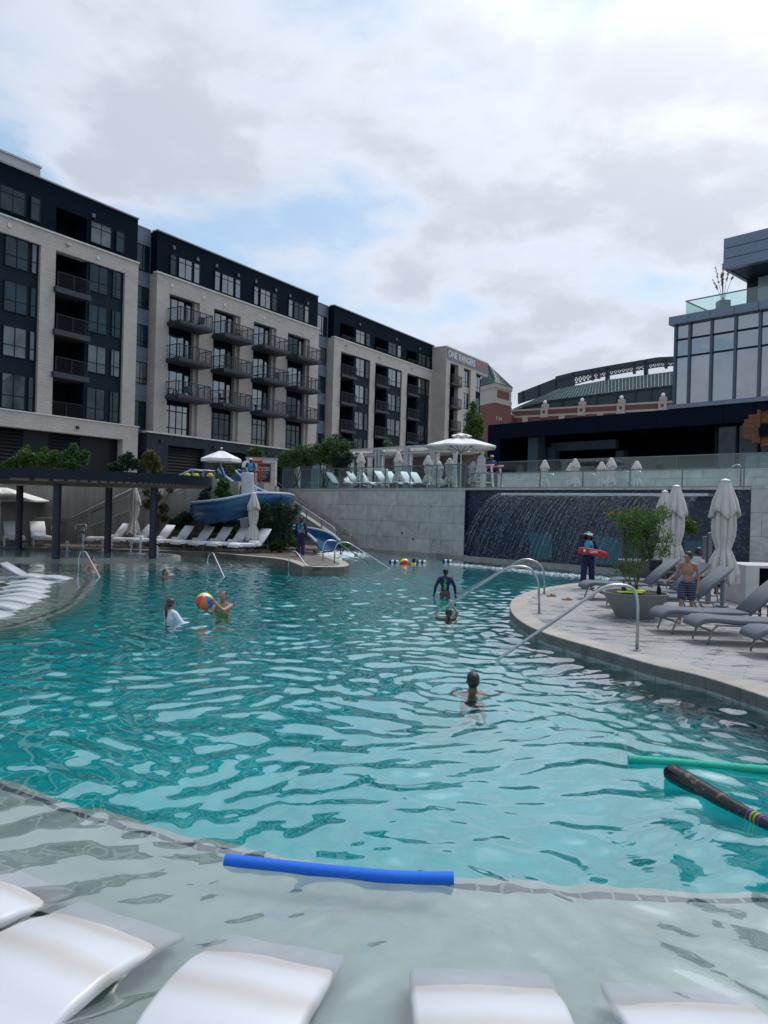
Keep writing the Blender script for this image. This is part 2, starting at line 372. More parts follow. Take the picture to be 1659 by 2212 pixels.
m_soil = pm('dark soil', (.03, .024, .018), .95, var=.4, vscale=30, bump=.02, bscale=40)
m_mosaic = None
m_blue = pm('blue slide fibreglass', (.008, .075, .19), .22, var=.08, vscale=1.5)
m_bluelite = pm('pale blue slide rim', (.38, .44, .52), .35, var=.08)
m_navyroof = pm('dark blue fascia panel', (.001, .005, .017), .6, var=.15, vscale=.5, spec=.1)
m_stadbrick = brickmat('red stadium brick', (.16, .06, .05), (.13, .048, .042), (.12, .06, .05), .8, .3, .02, var=.15)
m_cream = pm('cream cast stone', (.36, .32, .275), .8, var=.08, vscale=.5)
m_green = pm('green standing seam roof', (.028, .065, .068), .85, spec=.1, var=.12, vscale=.3, stretch=(4, 4, .3))
m_gdark = pm('dark green steel', (.02, .032, .037), .5, var=.15)
m_gpanel = pm('blue grey cladding', (.16, .20, .27), .4, var=.05, vscale=.5, metal=.3)
m_wood = brickmat('rust coloured timber', (.19, .08, .03), (.14, .055, .02), (.05, .02, .01), 1.8, .28, .015, rough=.7, var=.2)
m_skin = pm('fair skin', (.31, .17, .12), .5, var=.06, vscale=6)
m_skin_d = pm('brown skin', (.07, .035, .024), .45, var=.06, vscale=6)
m_skin_t = pm('tan skin', (.12, .06, .038), .45, var=.06, vscale=6)
m_hair = pm('black hair', (.008, .006, .005), .35, var=.4, vscale=40, bump=.01, bscale=60)
m_hair_b = pm('dark brown hair', (.03, .014, .008), .35, var=.4, vscale=40, bump=.01, bscale=60)
m_navycloth = pm('navy cloth', (.010, .012, .055), .85, var=.15, vscale=8, bump=.004, bscale=14)
m_cyan = pm('cyan shirt cloth', (.03, .30, .45), .85, var=.1, bump=.004, bscale=14)
m_red = pm('red foam', (.45, .02, .02), .55)
m_yellow = pm('yellow plastic', (.62, .52, .03), .4)
m_lime_y = pm('neon yellow cloth', (.55, .80, .02), .8)
m_blk = pm('black plastic', (.008, .008, .010), .4)
m_bark = pm('grey bark', (.10, .075, .055), .9, var=.3, vscale=12)
m_leaf = leafmat('green leaves', (.018, .055, .012), (.06, .15, .03), (.12, .22, .05))
m_leaf_b = leafmat('bright leaves', (.035, .09, .012), (.08, .17, .028), (.15, .24, .04))
m_leaf_d = leafmat('dark leaves', (.007, .026, .014), (.02, .065, .03), (.035, .095, .04))
m_leaf_o = leafmat('olive and rust leaves', (.04, .06, .014), (.12, .11, .03), (.2, .1, .03))
m_grassy = leafmat('straw grass', (.16, .14, .06), (.3, .26, .13))
# ------------------------------------------------------------------ water and basin materials
def watermat():
    m, t, b = mk('pool water'); lk = t.links.new
    b.inputs['Base Color'].default_value = (1, 1, 1, 1); b.inputs['Transmission Weight'].default_value = 1
    b.inputs['IOR'].default_value = 1.4; b.inputs['Roughness'].default_value = .0
    g = tn(t, 'ShaderNodeNewGeometry')
    def nz(scale, det, dist, strch=(1, 1, 1), rot=0.0, rough=.45):
        mp = tn(t, 'ShaderNodeMapping'); mp.inputs['Scale'].default_value = strch; mp.inputs['Rotation'].default_value = (0, 0, rot); lk(g.outputs['Position'], mp.inputs[0])
        n = tn(t, 'ShaderNodeTexNoise', _Scale=scale, _Detail=det, _Roughness=rough, _Distortion=dist); lk(mp.outputs[0], n.inputs['Vector']); return n.outputs[0]
    c = nz(5.5, 1.5, .5, (.85, 1.2, 1), -.3)
    def mul(x, k):
        q = tn(t, 'ShaderNodeMath', operation='MULTIPLY'); lk(x, q.inputs[0]); q.inputs[1].default_value = k; return q.outputs[0]
    def add(x, y):
        q = tn(t, 'ShaderNodeMath', operation='ADD'); lk(x, q.inputs[0]); lk(y, q.inputs[1]); return q.outputs[0]
    # rings spreading from the swimmers
    h = mul(c, .0035)
    sp = tn(t, 'ShaderNodeSeparateXYZ'); lk(g.outputs['Position'], sp.inputs[0])
    bp = tn(t, 'ShaderNodeBump', _Strength=1.0, _Distance=1.0); lk(h, bp.inputs['Height']); lk(bp.outputs[0], b.inputs['Normal'])
    fr = tn(t, 'ShaderNodeFresnel'); fr.inputs[0].default_value = 1.75; lk(bp.outputs[0], fr.inputs['Normal'])
    ob = tn(t, 'ShaderNodeMath', operation='SUBTRACT'); ob.inputs[0].default_value = 1.0; lk(g.outputs['Backfacing'], ob.inputs[1])
    fm = tn(t, 'ShaderNodeMath', operation='MULTIPLY'); lk(fr.outputs[0], fm.inputs[0]); lk(ob.outputs[0], fm.inputs[1])
    gl = tn(t, 'ShaderNodeBsdfGlossy'); gl.inputs['Roughness'].default_value = .01; gl.inputs[0].default_value = (1, 1, 1, 1); lk(bp.outputs[0], gl.inputs['Normal'])
    mx = tn(t, 'ShaderNodeMixShader'); lk(fm.outputs[0], mx.inputs[0]); lk(b.outputs[0], mx.inputs[1]); lk(gl.outputs[0], mx.inputs[2]); lk(mx.outputs[0], t.nodes['Material Output'].inputs['Surface'])
    va = tn(t, 'ShaderNodeVolumeAbsorption'); va.inputs[0].default_value = (.18, .86, .88, 1); va.inputs[1].default_value = .50
    lk(va.outputs[0], t.nodes['Material Output'].inputs['Volume'])
    return m
WAVE_S = .0205
RINGS = [(1.1, 9.1, .010, 1.9, 20.0), (-4.0, 14.0, .008, 1.6, 16.0), (-3.2, 14.9, .008, 1.8, 16.0), (1.3, 15.3, .009, 1.6, 16.0), (1.6, 19.2, .008, 1.8, 13.0)]
m_water = watermat()
m_basin = pm('teal pool plaster', (.012, .54, .55), .8, var=.12, vscale=.9)
m_shelf = pm('sandy grey pool plaster', (.47, .50, .45), .85, var=.10, vscale=1.2, bump=.003, bscale=120)
m_shelf_l = pm('pale sandy pool plaster', (.66, .68, .60), .85, var=.10, vscale=1.2)
m_shelf2 = pm('pale teal pool plaster', (.48, .58, .52), .85, var=.10, vscale=1.2)
m_tile = brickmat('slate waterline tile', (.055, .07, .085), (.075, .085, .10), (.20, .22, .22), .10, .05, .006, rough=.3, var=.2)
m_tileh = brickmat('purple grey edge tile', (.15, .13, .16), (.10, .095, .12), (.34, .35, .35), .16, .4, .012, rough=.4, horiz=True, var=.2)
m_paver = brickmat('pool deck paver', (.31, .312, .31), (.27, .27, .268), (.13, .13, .13), .90, .20, .005, rough=.75, horiz=True, var=.2, stain=.45, world=True, rot=.5, bump=.002)
m_copingp = pm('sandstone coping', (.33, .305, .27), .7, var=.2, vscale=2.5, bump=.003, bscale=60)
m_pad = pm('wet splash pad plaster', (.30, .36, .42), .12, var=.15, vscale=1.2, bump=.003, bscale=5)

m_paver_w = brickmat('damp brown pool deck paver', (.20, .165, .135), (.15, .125, .105), (.08, .07, .06), .90, .20, .005, rough=.5, horiz=True, var=.25, stain=.5, world=True, rot=.2, bump=.002)
DK = .2            # deck height above the water
TZ = 3.42          # upper terrace

def strip(pts, w, z0, z1, name, mat, parent=None, side=1, smooth=False):
    pts = [Vector((p[0], p[1])) for p in pts]; inn = []
    for i, p in enumerate(pts):
        t = (pts[min(i + 1, len(pts) - 1)] - pts[max(i - 1, 0)]).normalized(); inn.append(p + Vector((-t.y, t.x)) * w * side)
    mb = MB(); rings = []
    for p, q in zip(pts, inn): rings.append([(p.x, p.y, z0), (p.x, p.y, z1 - .015), (p.x + (q.x - p.x) * .04, p.y + (q.y - p.y) * .04, z1), (q.x, q.y, z1), (q.x, q.y, z0)])
    mb.loft(rings); return mb.build(name, mat, parent, world=parent is not None)
def smooth_pts(pts, n=6):
    out = []; P = [Vector((p[0], p[1], 0)) for p in pts]
    for i in range(len(P) - 1):
        p0 = P[max(i - 1, 0)]; p1 = P[i]; p2 = P[i + 1]; p3 = P[min(i + 2, len(P) - 1)]
        for k in range(n):
            t = k / n
            out.append(.5 * ((2 * p1) + (p2 - p0) * t + (2 * p0 - 5 * p1 + 4 * p2 - p3) * t * t + (3 * p1 - p0 - 3 * p2 + p3) * t ** 3))
    out.append(P[-1]); return out
def cr3(pts, n=6):
    out = []; P = [Vector(p) for p in pts]
    for i in range(len(P) - 1):
        p0 = P[max(i - 1, 0)]; p1 = P[i]; p2 = P[i + 1]; p3 = P[min(i + 2, len(P) - 1)]
        for k in range(n):
            t = k / n
            out.append(.5 * ((2 * p1) + (p2 - p0) * t + (2 * p0 - 5 * p1 + 4 * p2 - p3) * t * t + (3 * p1 - p0 - 3 * p2 + p3) * t ** 3))
    out.append(P[-1]); return out

# water: one closed body, its top is the surface
import numpy as np
rg_ = np.random.default_rng(5)
ys_ = [-4.0, 0.0, 1.2]
while ys_[-1] < 44: ys_.append(ys_[-1] + .020 + .0034 * max(0, ys_[-1] - 2))
xs_ = [-34.0, -28.0]; x_ = -22.0
while x_ < 18: xs_.append(x_); x_ += .024 + .0038 * abs(x_ * .75)
xs_ += [20.0, 26.0]
xs_ = np.array(xs_); ys_ = np.array(ys_); X_, Y_ = np.meshgrid(xs_, ys_); Zw = np.zeros_like(X_)
dx_ = np.gradient(xs_)[None, :] + np.gradient(ys_)[:, None]
wx_ = X_ + .22 * np.sin(.9 * X_ + 1.3 * Y_) + .15 * np.sin(2.1 * Y_ - 1.1 * X_ + 2); wy_ = Y_ + .22 * np.sin(1.1 * X_ - .8 * Y_ + 1) + .12 * np.sin(2.4 * X_ + .9 * Y_)
for i_ in range(60):
    lam = math.exp(rg_.uniform(math.log(.13), math.log(.78))); th_ = rg_.normal(PI / 2, .85) if i_ % 3 else rg_.uniform(0, PI); k_ = 2 * PI / lam
    sl_r = WAVE_S * (lam / .5) ** .2 * (1.0 if lam > .2 else .75)
    fade = np.clip((lam / 2.6 - dx_ * .5) / (lam / 5.2), 0, 1)
    Zw += fade * (sl_r / k_) * np.sin(k_ * (math.cos(th_) * wx_ + math.sin(th_) * wy_) + rg_.uniform(0, 6.28))
calm = 1 - .5 * np.exp(-((X_ + .5) ** 2 / 14 + (Y_ - 2.6) ** 2 / 3.5)); shal = 1 - .7 / (1 + np.exp(-(-(X_ + 6.0) - .0) * 2)) ; Zw *= calm * np.where(Y_ > 24, np.maximum(shal * .6, .35), shal)
for (x, y, amp, dec, fr_) in RINGS:
    rr_w = np.hypot(X_ - x, Y_ - y) + .02 * np.sin(5 * np.arctan2(Y_ - y, X_ - x)); Zw += amp * np.clip(1 - rr_w / dec, 0, 1) ** 1.3 * np.sin(rr_w * fr_)
Zw -= Zw.mean()
nyw, nxw = Zw.shape; vw = np.stack([X_, Y_, Zw], -1).reshape(-1, 3); idx = np.arange(nyw * nxw).reshape(nyw, nxw)
fw_ = np.stack([idx[:-1, :-1], idx[:-1, 1:], idx[1:, 1:], idx[1:, :-1]], -1).reshape(-1, 4)
bot = [(-34, -4, -1.6), (26, -4, -1.6), (26, ys_[-1], -1.6), (-34, ys_[-1], -1.6)]; nb_ = len(vw); vw = np.vstack([vw, np.array(bot)])
side_ = [list(idx[0, ::-1]) + [nb_, nb_ + 1], list(idx[::-1, -1]) + [nb_ + 1, nb_ + 2], list(idx[-1, :]) + [nb_ + 2, nb_ + 3], list(idx[:, 0]) + [nb_ + 3, nb_], [nb_ + 3, nb_ + 2, nb_ + 1, nb_]]
me_w = bpy.data.meshes.new('water'); me_w.from_pydata(vw.tolist(), [], fw_.tolist() + [[int(q_) for q_ in f_] for f_ in side_]); me_w.update()
me_w.polygons.foreach_set('use_smooth', [True] * (len(fw_)) + [False] * 5); me_w.materials.append(m_water)
wat = bpy.data.objects.new('water', me_w); sc.collection.objects.link(wat); struct(wat)
struct(MB().bx(-34.5, 26.5, -4.5, 44.5, -1.62, -1.30).build('pool_floor', m_basin))

# near shelf the photographer stands over
near = smooth_pts([G(x, y, -.17) for x, y in [(-420, 1590), (-160, 1650), (0, 1705), (150, 1758), (300, 1800), (485, 1845), (700, 1885), (985, 1917), (1300, 1940), (1580, 1952), (1800, 1950), (2300, 1930)]], 5)
struct(MB().prism([(p.x, p.y) for p in near] + [(7, -3), (-9, -3)], -1.3, -.25).build('near_shelf', m_shelf))
off_in = []
for i, p in enumerate(near):
    t = (near[min(i + 1, len(near) - 1)] - near[max(i - 1, 0)]).normalized(); off_in.append(p + Vector((t.y, -t.x, 0)) * .07)
struct(strip(off_in, .06, -.252, -.246, 'shelf_edge_tiles', m_tileh, side=-1))

# left shelf with the far in-pool loungers
lsh = smooth_pts([G(x, y, -.16) for x, y in [(-700, 1390), (-300, 1395), (0, 1374), (60, 1363), (120, 1342), (170, 1315), (196, 1279), (203, 1263), (172, 1249), (130, 1243), (60, 1238)]], 5)
struct(MB().prism([(p.x, p.y) for p in lsh] + [(-33, lsh[-1].y + .3), (-33, lsh[0].y)], -1.3, -.25).build('left_shelf', m_shelf_l))
off_in = []
for i, p in enumerate(lsh):
    t = (lsh[min(i + 1, len(lsh) - 1)] - lsh[max(i - 1, 0)]).normalized(); off_in.append(p + Vector((-t.y, t.x, 0)) * .12)
struct(strip(off_in, .13, -.252, -.246, 'left_shelf_edge_tiles', m_tile, side=1))
# shallow rear area between the splash pad and the swimming area
rs = [G(x, y, -.3) for x, y in [(205, 1250), (300, 1249), (420, 1247), (500, 1243), (575, 1238), (640, 1226)]]
struct(MB().prism([(-33, rs[0].y + .4)] + [(p.x, p.y) for p in rs] + [(-2.2, 29), (-2.2, 36), (-33, 36)], -1.3, -.45).build('rear_shallow_floor', m_shelf2))

# right deck
redge = smooth_pts([G(x, y, DK) for x, y in [(1620, 1248), (1500, 1249), (1400, 1252), (1320, 1255), (1250, 1259), (1195, 1266), (1150, 1275), (1118, 1287), (1102, 1303), (1107, 1325), (1135, 1348), (1180, 1368), (1235, 1385), (1320, 1409), (1410, 1435), (1520, 1461), (1659, 1506), (1900, 1590)]], 5)
redge += [Vector((4.6, 4.0, 0)), Vector((5.2, 1.0, 0)), Vector((6.5, -3, 0))]
struct(MB().prism([(p.x, p.y) for p in redge] + [(60, -3), (60, 28), (19, 26)], -.08, DK - .004).build('right_deck', m_paver))
struct(strip(redge, .38, -.02 + .06, DK + .002, 'right_deck_coping', m_copingp, side=1))
inn = []
for i, p in enumerate(redge):
    t = (redge[min(i + 1, len(redge) - 1)] - redge[max(i - 1, 0)]).normalized(); inn.append(p + Vector((-t.y, t.x, 0)) * .05)
struct(strip(inn, .2, -1.3, .04, 'right_deck_waterline_tiles', m_tile, side=1))
# far deck with the towel-covered loungers and the small island in front of it
fedge = smooth_pts([(-34, 33.4), (-24, 33.3)] + [tuple(G(x, y, DK))[:2] for x, y in [(0, 1181), (120, 1185), (300, 1188), (438, 1192), (528, 1200), (585, 1205), (622, 1211), (650, 1222)]] + [tuple(G(x, y, DK))[:2] for x, y in [(660, 1224), (730, 1224.5), (750, 1222)]] + [tuple(G(x, y, DK))[:2] for x, y in [(752, 1216), (722, 1204), (690, 1197), (672, 1192)]] , 4)
struct(MB().prism([(p.x, p.y) for p in fedge] + [(-3.2, 40), (-3, 43), (-34, 43)], -.08, DK - .004).build('far_deck', m_paver_w))
struct(strip(fedge, .35, .05, DK + .002, 'far_deck_coping', m_copingp, side=1))
inn = []
for i, p in enumerate(fedge):
    t = (fedge[min(i + 1, len(fedge) - 1)] - fedge[max(i - 1, 0)]).normalized(); inn.append(p + Vector((-t.y, t.x, 0)) * .05)
struct(strip(inn, .2, -1.3, .05, 'far_deck_waterline_tiles', m_tile, side=1))

# splash pad island
PC = Vector((-14.6, 29.9)); PRX, PRY = 6.4, 3.1
ell = [(PC.x + PRX * math.cos(a), PC.y + PRY * math.sin(a)) for a in [2 * PI * k / 72 for k in range(72)]]
ell2 = [(PC.x + (PRX - .3) * math.cos(a), PC.y + (PRY - .3) * math.sin(a)) for a in [2 * PI * k / 72 for k in range(72)]]
struct(MB().prism(ell, -1.3, .10).build('splash_pad_rim', m_copingp))
struct(MB().prism(ell2, .10, .115).build('splash_pad', m_pad))

# ------------------------------------------------------------------ upper ground
W = Frame((3.9, 35.2), (.690, -.724))                 # the limestone and waterfall wall
WL = W.px(604, 1052)[0]
pA = W.w(WL, 0, 0); pB = W.w(32, 0, 0)
m_upper = brickmat('terrace paver', (.36, .35, .34), (.32, .31, .30), (.15, .15, .15), .9, .45, .008, horiz=True, world=True, var=.15)
pA = W.w(WL - .6, .45, 0); pB = W.w(32, .45, 0)
gpoly = [(-700, 39.5), (-8.4, 39.5), (-7.9, 40.5), (-6.2, 43.0), (pA.x, pA.y), (pB.x, pB.y), (900, -180), (900, 1500), (-700, 1500)]
struct(MB().prism(gpoly, -1.9, TZ - .002).build('upper_ground', m_upper))
struct(MB().prism([(-800, -300), (900, -300), (900, 1600), (-800, 1600)], -2.2, -1.9).build('ground', pm('ground', (.2, .19, .17), .9, world=True)))
struct(MB().bx(-36, 30, -14, -4.0, -1.9, .2).build('near_deck', m_paver))
struct(MB().bx(-60, -34.0, -14, 43, -1.9, .2).build('left_deck', m_paver))

# ------------------------------------------------------------------ apartment building
P0 = D(343.6, 700, 60); A = Frame((P0.x, P0.y), (math.sin(R(33.1)), math.cos(R(33.1))))
GZ = TZ
apt = thing('apartment_building', 'long cream brick apartment building with black metal top floor and rows of balconies', 'building', mat=A.M.copy())
def B_(name, mat, boxes, parent, **k):
    if name in SPLIT_ and len(boxes) > 1:
        for b in boxes: o = MB().bx(*b).build(SPLIT_[name], mat, parent, **k)
        return o
    mb = MB()
    for b in boxes: mb.bx(*b)
    return mb.build(name, mat, parent, **k)
SPLIT_ = {'louver_wall': 'louver_wall', 'top_side_wall': 'top_side_wall', 'infill_wall': 'infill_wall', 'recessed_wall': 'recessed_wall', 'core': 'core', 'back_wall': 'back_wall', 'stone_ledge': 'stone_ledge', 'roof_coping': 'roof_coping'}
# cores, right behind the facades
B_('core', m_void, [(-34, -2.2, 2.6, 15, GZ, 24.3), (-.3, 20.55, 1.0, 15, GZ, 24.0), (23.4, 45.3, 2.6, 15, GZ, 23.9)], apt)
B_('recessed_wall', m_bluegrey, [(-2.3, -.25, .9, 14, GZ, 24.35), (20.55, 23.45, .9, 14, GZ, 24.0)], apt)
# block one
B_('brick_frame', m_brick, [(-34, -2.15, 0, .6, 19.92, 21.0), (-10.32, -9.18, 0, .6, 8.2, 19.92), (-3.36, -2.15, 0, .6, 8.2, 19.92), (-18.4, -17.2, 0, .6, 8.2, 19.92),
    (-34, -1.8, -.03, .6, 7.12, 8.2), (-3.2, -1.8, -.03, .6, GZ, 7.12),
    (-2.75, -2.15, .6, 14.5, GZ, 21.0)], apt)
B_('stone_ledge', m_coping, [(-34, -2.08, -.08, .5, 21.0, 21.12), (-34, -1.72, -.1, .4, 8.2, 8.29), (-.4, 20.75, -.08, .4, 20.85, 20.98), (-1.25, 19.9, -.42, .15, 7.88, 8.0), (23.35, 45.5, -.08, .4, 20.62, 20.75)], apt)
# black top floors: walls with real recesses for the inset balconies
def topwall(x0, x1, z0, z1, holes, y=.12, d=.5, parent=apt):
    mb = MB(); x = x0
    for (h0, h1, g0, g1) in sorted(holes):
        mb.bx(x, h0, y, y + d, z0, z1); mb.bx(h0, h1, y, y + d, z0, g0); mb.bx(h0, h1, y, y + d, g1, z1); x = h1
    mb.bx(x, x1, y, y + d, z0, z1); return mb.build('dark_top_wall', m_navy, parent)
topwall(-34, -2.2, 21.12, 24.5, [(-9.15, -6.7, 21.2, 23.0)])
topwall(-.28, 20.6, 20.98, 24.25, [])
topwall(23.4, 45.35, 20.75, 24.05, [(24.56, 27.15, 20.86, 22.5), (31.27, 34.05, 20.84, 22.4), (38.4, 40.92, 20.8, 22.3)])
B_('roof_coping', pm('pale roof edge', (.22, .22, .21), .6), [(-34, -2.15, .04, .7, 24.5, 24.6), (-.35, 20.65, .04, .7, 24.25, 24.35), (23.33, 45.4, .04, .7, 24.05, 24.15), (-2.15, -.35, .85, 1.2, 24.35, 24.43), (20.65, 23.33, .85, 1.2, 24.0, 24.08)], apt)
B_('top_side_wall', m_navy, [(-.28, -.05, .62, 14, 20.98, 24.25), (23.4, 23.65, .62, 14, 20.75, 24.05), (-2.4, -2.2, .62, 14, 21.12, 24.5)], apt)
ph = MB().bx(-19, -8.05, 4, 12, 24.4, 27.05).bx(-19.1, -7.98, 3.93, 12.1, 27.05, 27.2).build('rooftop_box', pm('light grey metal siding', (.40, .41, .43), .6, var=.05), apt)
# dark infill walls
B_('infill_wall', m_spandrel, [(-17.2, -10.32, .25, .6, 8.2, 19.92), (-6.55, -3.36, .22, .6, 8.2, 19.92), (-34, -18.4, .25, .6, 8.2, 19.92)], apt)
# balcony niche, block one
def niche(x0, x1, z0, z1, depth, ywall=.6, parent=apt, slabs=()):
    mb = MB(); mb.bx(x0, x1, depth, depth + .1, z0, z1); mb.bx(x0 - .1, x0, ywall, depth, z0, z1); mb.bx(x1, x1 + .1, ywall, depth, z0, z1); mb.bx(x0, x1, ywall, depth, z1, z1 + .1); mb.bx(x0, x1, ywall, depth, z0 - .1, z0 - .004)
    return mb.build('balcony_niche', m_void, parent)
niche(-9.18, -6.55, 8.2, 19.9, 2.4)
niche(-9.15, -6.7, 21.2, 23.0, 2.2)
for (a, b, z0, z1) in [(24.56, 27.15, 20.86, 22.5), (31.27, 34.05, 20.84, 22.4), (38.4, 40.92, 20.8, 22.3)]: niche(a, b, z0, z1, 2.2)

def window(x0, x1, z0, z1, y, parent, cols=(.5,), rows=(), fr=.06, glass=None, door=False, name='window', mull=.05):
    """frame with mullions, glass a little behind"""
    mb = MB(); f = fr
    mb.bx(x0, x1, y - .06, y, z0, z0 + f).bx(x0, x1, y - .06, y, z1 - f, z1).bx(x0, x0 + f, y - .06, y, z0 + f, z1 - f).bx(x1 - f, x1, y - .06, y, z0 + f, z1 - f)
    xs = [x0 + (x1 - x0) * c for c in cols]
    for x in xs: mb.bx(x - mull / 2, x + mull / 2, y - .055, y, z0 + f, z1 - f)
    edges = [x0 + f] + [v for x in xs for v in (x - mull / 2, x + mull / 2)] + [x1 - f]
    for r in rows:
        z = z0 + (z1 - z0) * r
        for i in range(0, len(edges), 2): mb.bx(edges[i], edges[i + 1], y - .05, y, z - mull / 2, z + mull / 2)
    w = mb.build(name, m_frame, parent)
    gm = MB(); gsel = glass or m_glass
    if gsel is m_glass_d and random.random() < .22: gsel = m_glass_c
    if gsel is m_glass and random.random() < .15: gsel = m_glass_d
    # each light of glass sits at its own very slight angle, so the reflections differ
    for i in range(0, len(edges), 2):
        a, b = edges[i], edges[i + 1]; t = random.uniform(-.012, .012); u = random.uniform(-.010, .010)
        gm.add([(a, y - .02 + t, z0 + f), (b, y - .02 - t, z0 + f), (b, y - .02 - t + u, z1 - f), (a, y - .02 + t + u, z1 - f)], [(0, 1, 2, 3)])
    gm.build('pane', gsel, w)
    return w
def railing(x0, x1, y0, y1, z, parent, h=1.05, nb=9, name='railing', sides=True, posts=5):
    """horizontal bar railing round a balcony: front at y0, returns back to y1"""
    mb = MB(); rr = .012
    for k in range(nb):
        zz = z + .08 + (h - .12) * k / (nb - 1)
        mb.bx(x0, x1, y0, y0 + .02, zz - rr, zz + rr)
        if sides:
            for x in (x0, x1): mb.bx(x - .01, x + .01, y0 + .02, y1, zz - rr, zz + rr)
    mb.bx(x0 - .03, x1 + .03, y0 - .02, y0 + .04, z + h, z + h + .045)
    if sides:
        for x in (x0, x1): mb.bx(x - .03, x + .03, y0 + .04, y1, z + h, z + h + .045)
    for k in range(posts):
        x = x0 + (x1 - x0) * k / (posts - 1); mb.bx(x - .025, x + .025, y0 - .015, y0 + .035, z, z + h)
    return mb.build(name, m_rail, parent)
# block one windows
for z in (17.85, 14.85, 11.85, 8.35):
    h = 2.08 if z > 9 else 2.4
    window(-12.75, -11.05, z, z + h, .24, apt, (.5,), (.38,), glass=m_glass_d); window(-14.9, -13.1, z, z + h, .24, apt, (.5,), (.38,), glass=m_glass_d)
    window(-11.0 + .12, -10.42, z, z + h, .24, apt, (), (.38,), glass=m_glass_d)
    window(-6.35, -4.72, z, z + h, .21, apt, (.5,), (.36,), glass=m_glass_d); window(-4.35, -3.5, z, z + h, .21, apt, (.35,), (.36,), glass=m_glass_d)
    window(-8.9, -7.6, z - .3, z + 1.95, 2.38, apt, (.5,), (), glass=m_glass_d)
window(-13.25, -11.45, 21.45, 23.1, .11, apt, (.5,), (.72,), glass=m_glass_d); window(-11.1, -10.35, 21.45, 23.1, .11, apt, (), (.72,), glass=m_glass_d)
window(-6.42, -4.62, 21.4, 23.02, .11, apt, (.5,), (.72,), glass=m_glass_d); window(-4.22, -3.42, 21.4, 23.02, .11, apt, (), (.72,), glass=m_glass_d)
window(-7.9, -7.1, 21.3, 22.9, 2.18, apt, (), (), glass=m_glass)
for z in (17.34, 14.35, 11.35):
    b = B_('balcony', m_slab, [(-9.3, -6.45, -.28, 0, z - .38, z), (-9.17, -6.56, 0, 2.4, z - .38, z)], apt); railing(-9.1, -6.6, -.2, 0, z, b, sides=False, posts=3)
rl = railing(-9.15, -6.6, .3, .5, 8.25, apt, sides=False, posts=3)
# block two
B_('brick_frame', m_brick, [(-.3, 20.75, 0, .55, 19.5, 20.85), (-.3, 1.0, 0, .55, 8.0, 19.5), (4.3, 5.95, 0, .55, 8.0, 19.5), (9.22, 10.98, 0, .55, 8.0, 19.5), (14.15, 15.85, 0, .55, 8.0, 19.5), (19.3, 20.75, 0, .55, 8.0, 19.5), (-.3, .1, .55, 1.9, 8.0, 20.85), (20.35, 20.75, .55, 1.9, 8.0, 20.85),
    (3.95, 4.3, .25, .6, 8.0, 19.5), (8.87, 9.22, .25, .6, 8.0, 19.5), (13.8, 14.15, .25, .6, 8.0, 19.5), (18.95, 19.3, .25, .6, 8.0, 19.5)], apt)
B_('infill_wall', m_navy, [(1.0, 3.95, .6, .9, 8.0, 19.5), (5.95, 8.87, .6, .9, 8.0, 19.5), (10.98, 13.8, .6, .9, 8.0, 19.5), (15.85, 18.95, .6, .9, 8.0, 19.5)], apt)
gar = [(1.0, 5.0), (6.1, 10.2), (11.2, 15.2)]
mb = MB(); x = -1.1
for a, b in gar: mb.bx(x, a, -.3, .3, GZ, 7.88); mb.bx(a, b, -.3, .3, 7.05, 7.88); x = b
mb.bx(x, 19.9, -.3, .3, GZ, 7.88); mb.bx(-1.1, -.7, .3, 3, GZ, 7.88); mb.build('slate_brick_base', m_darkbrick, apt)
def louvers(x0, x1, z0, z1, y, parent, step=.26):
    mb = MB(); mb.bx(x0, x1, y + .12, y + .2, z0, z1); z = z0 + .05
    while z < z1 - .1:
        mb.add([(x0, y, z), (x1, y, z), (x1, y + .12, z + step * .75), (x0, y + .12, z + step * .75), (x0, y, z - .03), (x1, y, z - .03)], [(0, 1, 2, 3), (0, 4, 5, 1)]); z += step
    return mb.build('garage_louver', m_louver, parent)
for a, b in gar: louvers(a, b, GZ, 7.05, .05, apt)
louvers(-34, -10.8, GZ, 7.12, .7, apt); louvers(-8.9, -6.4, GZ, 7.12, .7, apt)
B_('louver_wall', m_louver, [(-10.8, -8.9, .75, .95, GZ, 7.12), (-6.4, -3.2, .75, .95, GZ, 7.12)], apt)
bays = [(1.0, 3.95), (5.95, 8.87), (10.98, 13.8), (15.85, 18.95)]
proto_b = None
for i, (a, b) in enumerate(bays):
    window(a + .05, b - .08, 8.05, 10.55, .58, apt, (.25, .5, .74), (.22, .78), glass=[m_glass, m_glass_d, m_glass_d, m_glass_d][i], mull=.08)
    for z in (17.15, 14.15, 11.15):
        gl = m_glass if not (i == 3 and z < 12) else m_glass_d
        window(a + .05, a + (b - a) * .72, z + .02, z + 2.22, .58, apt, (.28, .64), (), glass=gl, mull=.07)
        window(a + (b - a) * .74, b - .1, z + .02, z + 2.12, .58, apt, (), (), glass=gl, name='balcony_door', fr=.10)
        if proto_b is None:
            proto_b = B_('balcony', m_slab, [(-.12, 3.48, -1.62, 0, -.26, 0), (-.06, 3.42, -1.55, 0, -.36, -.26), (.02, 3.3, 0, .58, -.2, 0)], apt)
            KIDS.pop(apt, None)
            # one railing module, copied to every balcony
            mb = MB(); pr = railing(-.06, 3.42, -1.56, 0, 0, proto_b, posts=6)
            proto_b.location = (a - .1, 0, z); continue_ = False
        else:
            c = proto_b.copy(); sc.collection.objects.link(c); c.parent = apt; c.location = (a - .1, 0, z)
            r2 = pr.copy(); sc.collection.objects.link(r2); r2.parent = c
    for (x, w) in ((a + .05, .6), (a + 1.0, 1.3), (a + 2.5, .65)):
        pass
